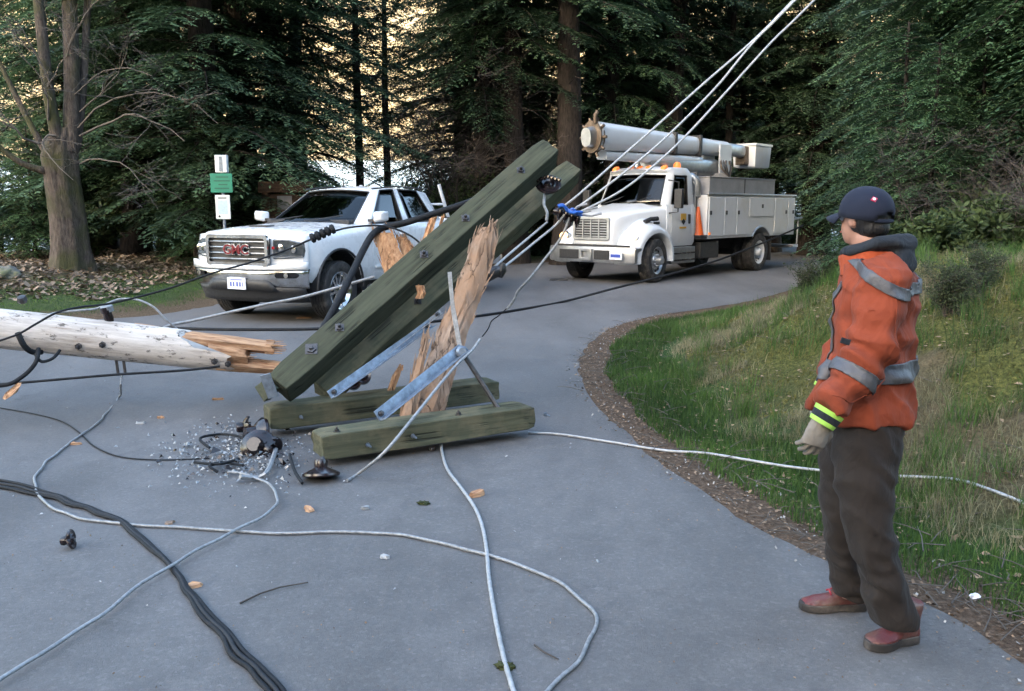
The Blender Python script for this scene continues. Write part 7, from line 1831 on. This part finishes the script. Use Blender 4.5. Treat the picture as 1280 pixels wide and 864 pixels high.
bmesh.ops.remove_doubles(bm, verts=bm.verts, dist=.0005)
shrink(bm); br = obj('cap_brim', bm, M_CAPF, PR, smooth=True, world=True); solid(br, .005, 0)
# small round badge on the side-back of the cap
bd = None
for ang in [radians(d_) for d_ in range(95, 160, 5)]: pass
ang = radians(138); el_ = radians(34)
bp_ = cc + CU * (.002 + .0985 * sin(el_) ** .95) + (CF * cos(ang) * .109 + HL * sin(ang) * .091) * cos(el_) ** .92; nn = (bp_ - (cc - CU * .01)).normalized(); bp_ = cc + (bp_ - cc) * HS
bm = BM(); add_lathe(bm, [(.012, -.002), (.012, .005)], 4, align(bp_, nn) @ Matrix.Rotation(.2, 4, 'Z')); bdg = obj('cap_badge', bm, mat('badge_pink_red', (.35, .02, .06), .6), PR, world=True)
bm = BM(); add_lathe(bm, [(.0055, .005), (.0055, .0065)], 8, align(bp_, nn)); obj('badge_centre', bm, M_PLATE, bdg); bpy.context.scene.objects['badge_centre'].data.transform(PR.matrix_basis.inverted())
# gloves: palm, four bent fingers and a thumb, one continuous skin
def glove(wr, d_arm, out, thumb_side, label=None):
    d = Vector(d_arm).normalized(); o_ = Vector(out); o_ = (o_ - d * o_.dot(d)).normalized(); c = d.cross(o_).normalized()   # o_: back of the hand, c: across the fingers
    pieces = [L_([ring_at(wr + d * t, c, o_, a, b_, 16) for t, a, b_ in ((-.02, .034, .030), (.01, .034, .027), (.04, .043, .025), (.07, .046, .024), (.095, .044, .020))])]
    for k, (ln, off) in enumerate(((.072, -.037), (.084, -.0125), (.080, .0125), (.062, .036))):
        b0 = wr + d * (.082 - abs(off) * .25) + c * off; bend = .35 + .08 * k; pts = [b0]; dd = d.copy(); 
        for s_, bn in ((.42, bend), (.32, bend * 1.4), (.26, bend * 1.2)):
            dd = (dd * cos(bn) - o_ * sin(bn)).normalized(); pts.append(pts[-1] + dd * ln * s_)
            o2 = (o_ - dd * o_.dot(dd)).normalized()
        pieces.append(tb(pts, [.0105, .0102, .0096, .0080], 10))
    t0 = wr + d * .028 + c * thumb_side * .036; pieces.append(tb([t0, t0 + (d * .6 + c * thumb_side * .55 - o_ * .35).normalized() * .036, t0 + (d * .8 + c * thumb_side * .40 - o_ * .5).normalized() * .066], [.0155, .0135, .0105], 10))
    return fuse('glove', pieces, M_GLOVE, .0034, 2, .4, lambda p: .0022 * noise.noise(p * 45))
armd = (wrL - elL).normalized(); hdir = Vector((-.28, -.03, -1)).normalized()
glove(wrL + hdir * .045 + Vector((-.022, 0, 0)), hdir, Vector((.18, -1, .0)), -1)
hdR = Vector((-.3, .05, -1)).normalized(); glove(wrR + hdR * .045, hdR, Vector((0, 1, 0)), 1)
for w_, hd_ in ((wrL, hdir), (wrR, hdR)):
    bm = BM(); c0 = w_ + Vector((-.006, 0, -.012)); cuffd = (hd_ * .75 + Vector((-.35, 0, -.2))).normalized()
    for t0, t1, mm, nm in ((0, .016, M_HIVIS, 'glove_cuff'), (.016, .040, M_HOOD, 'glove_band'), (.040, .055, M_HIVIS, 'glove_cuff')):
        bm = BM(); add_tube(bm, [c0 + cuffd * t0, c0 + cuffd * t1], [.054 - t0 * .15, .054 - t1 * .15], 20); obj(nm, bm, mm, PR, smooth=False, world=True, auto=40)
# boots
def boot(heel, toe, name='boot', s=1.0):
    d = (toe - heel); d.z = 0; L = d.length; d.normalize(); c = Vector((-d.y, d.x, 0)); h0 = Vector((heel.x, heel.y, 0))
    bm = BM(); prof = [(-.02, .030, .075), (.0, .038, .095), (.25, .037, .090), (.45, .037, .070), (.62, .046, .060), (.80, .048, .052), (.93, .038, .044), (1.0, .020, .030)]
    def sec(t, w_, h_): return [h0 + d * L * t + c * x + UP * z for x, z in ((w_, .030), (w_ * 1.06, .045), (w_ * .95, h_ * .75), (w_ * .6, h_), (0, h_ * 1.06), (-w_ * .6, h_), (-w_ * .95, h_ * .75), (-w_ * 1.06, .045), (-w_, .030), (0, .028))]
    pieces = [L_([sec(*p_) for p_ in prof]), tb([h0 + d * L * .16 + UP * .05, h0 + d * L * .15 + UP * .12, h0 + d * L * .13 + UP * .17], [.045, .050, .054], 16), ell(h0 + d * L * .34 + UP * .075, (.045, .045, .05))]
    bo = fuse(name, pieces, M_BOOTR, .0065, 3, .4, lambda p: .0025 * noise.noise(p * 22))
    bm = BM()
    outl = []
    for t, w_ in ((-.035, .022), (0, .040), (.2, .042), (.42, .036), (.62, .049), (.80, .052), (.94, .040), (1.03, .016)): outl.append((t, w_))
    ring = [h0 + d * L * t + c * w_ for t, w_ in outl] + [h0 + d * L * t - c * w_ for t, w_ in reversed(outl)]
    add_loft(bm, [[p + UP * .002 for p in ring], [p + UP * .020 + (p - (h0 + d * L * .5)) * .01 for p in ring], [p + UP * .036 for p in ring]]); bmesh.ops.recalc_face_normals(bm, faces=bm.faces)
    so = obj('sole', bm, M_SOLE, bo, bevel=.004); so.data.transform(PR.matrix_basis.inverted())
    bm = BM()
    for k in range(4):
        z = .094 - k * .0055; t = .36 + k * .07; q = h0 + d * L * t + UP * (z + .006); add_tube(bm, [q + c * .024 - UP * .010, q + UP * .004, q - c * .024 - UP * .010], .004, 6)
    la = obj('lace', bm, M_LACE, bo, auto=40); la.data.transform(PR.matrix_basis.inverted()); la['kind'] = 'stuff'
    return bo
hL = G(1142, 806); tL = G(1080, 818); boot(G(1140, 800) + Vector((0, 0, 0)), G(1085, 812))
boot(G(1078, 760), G(1002, 762))
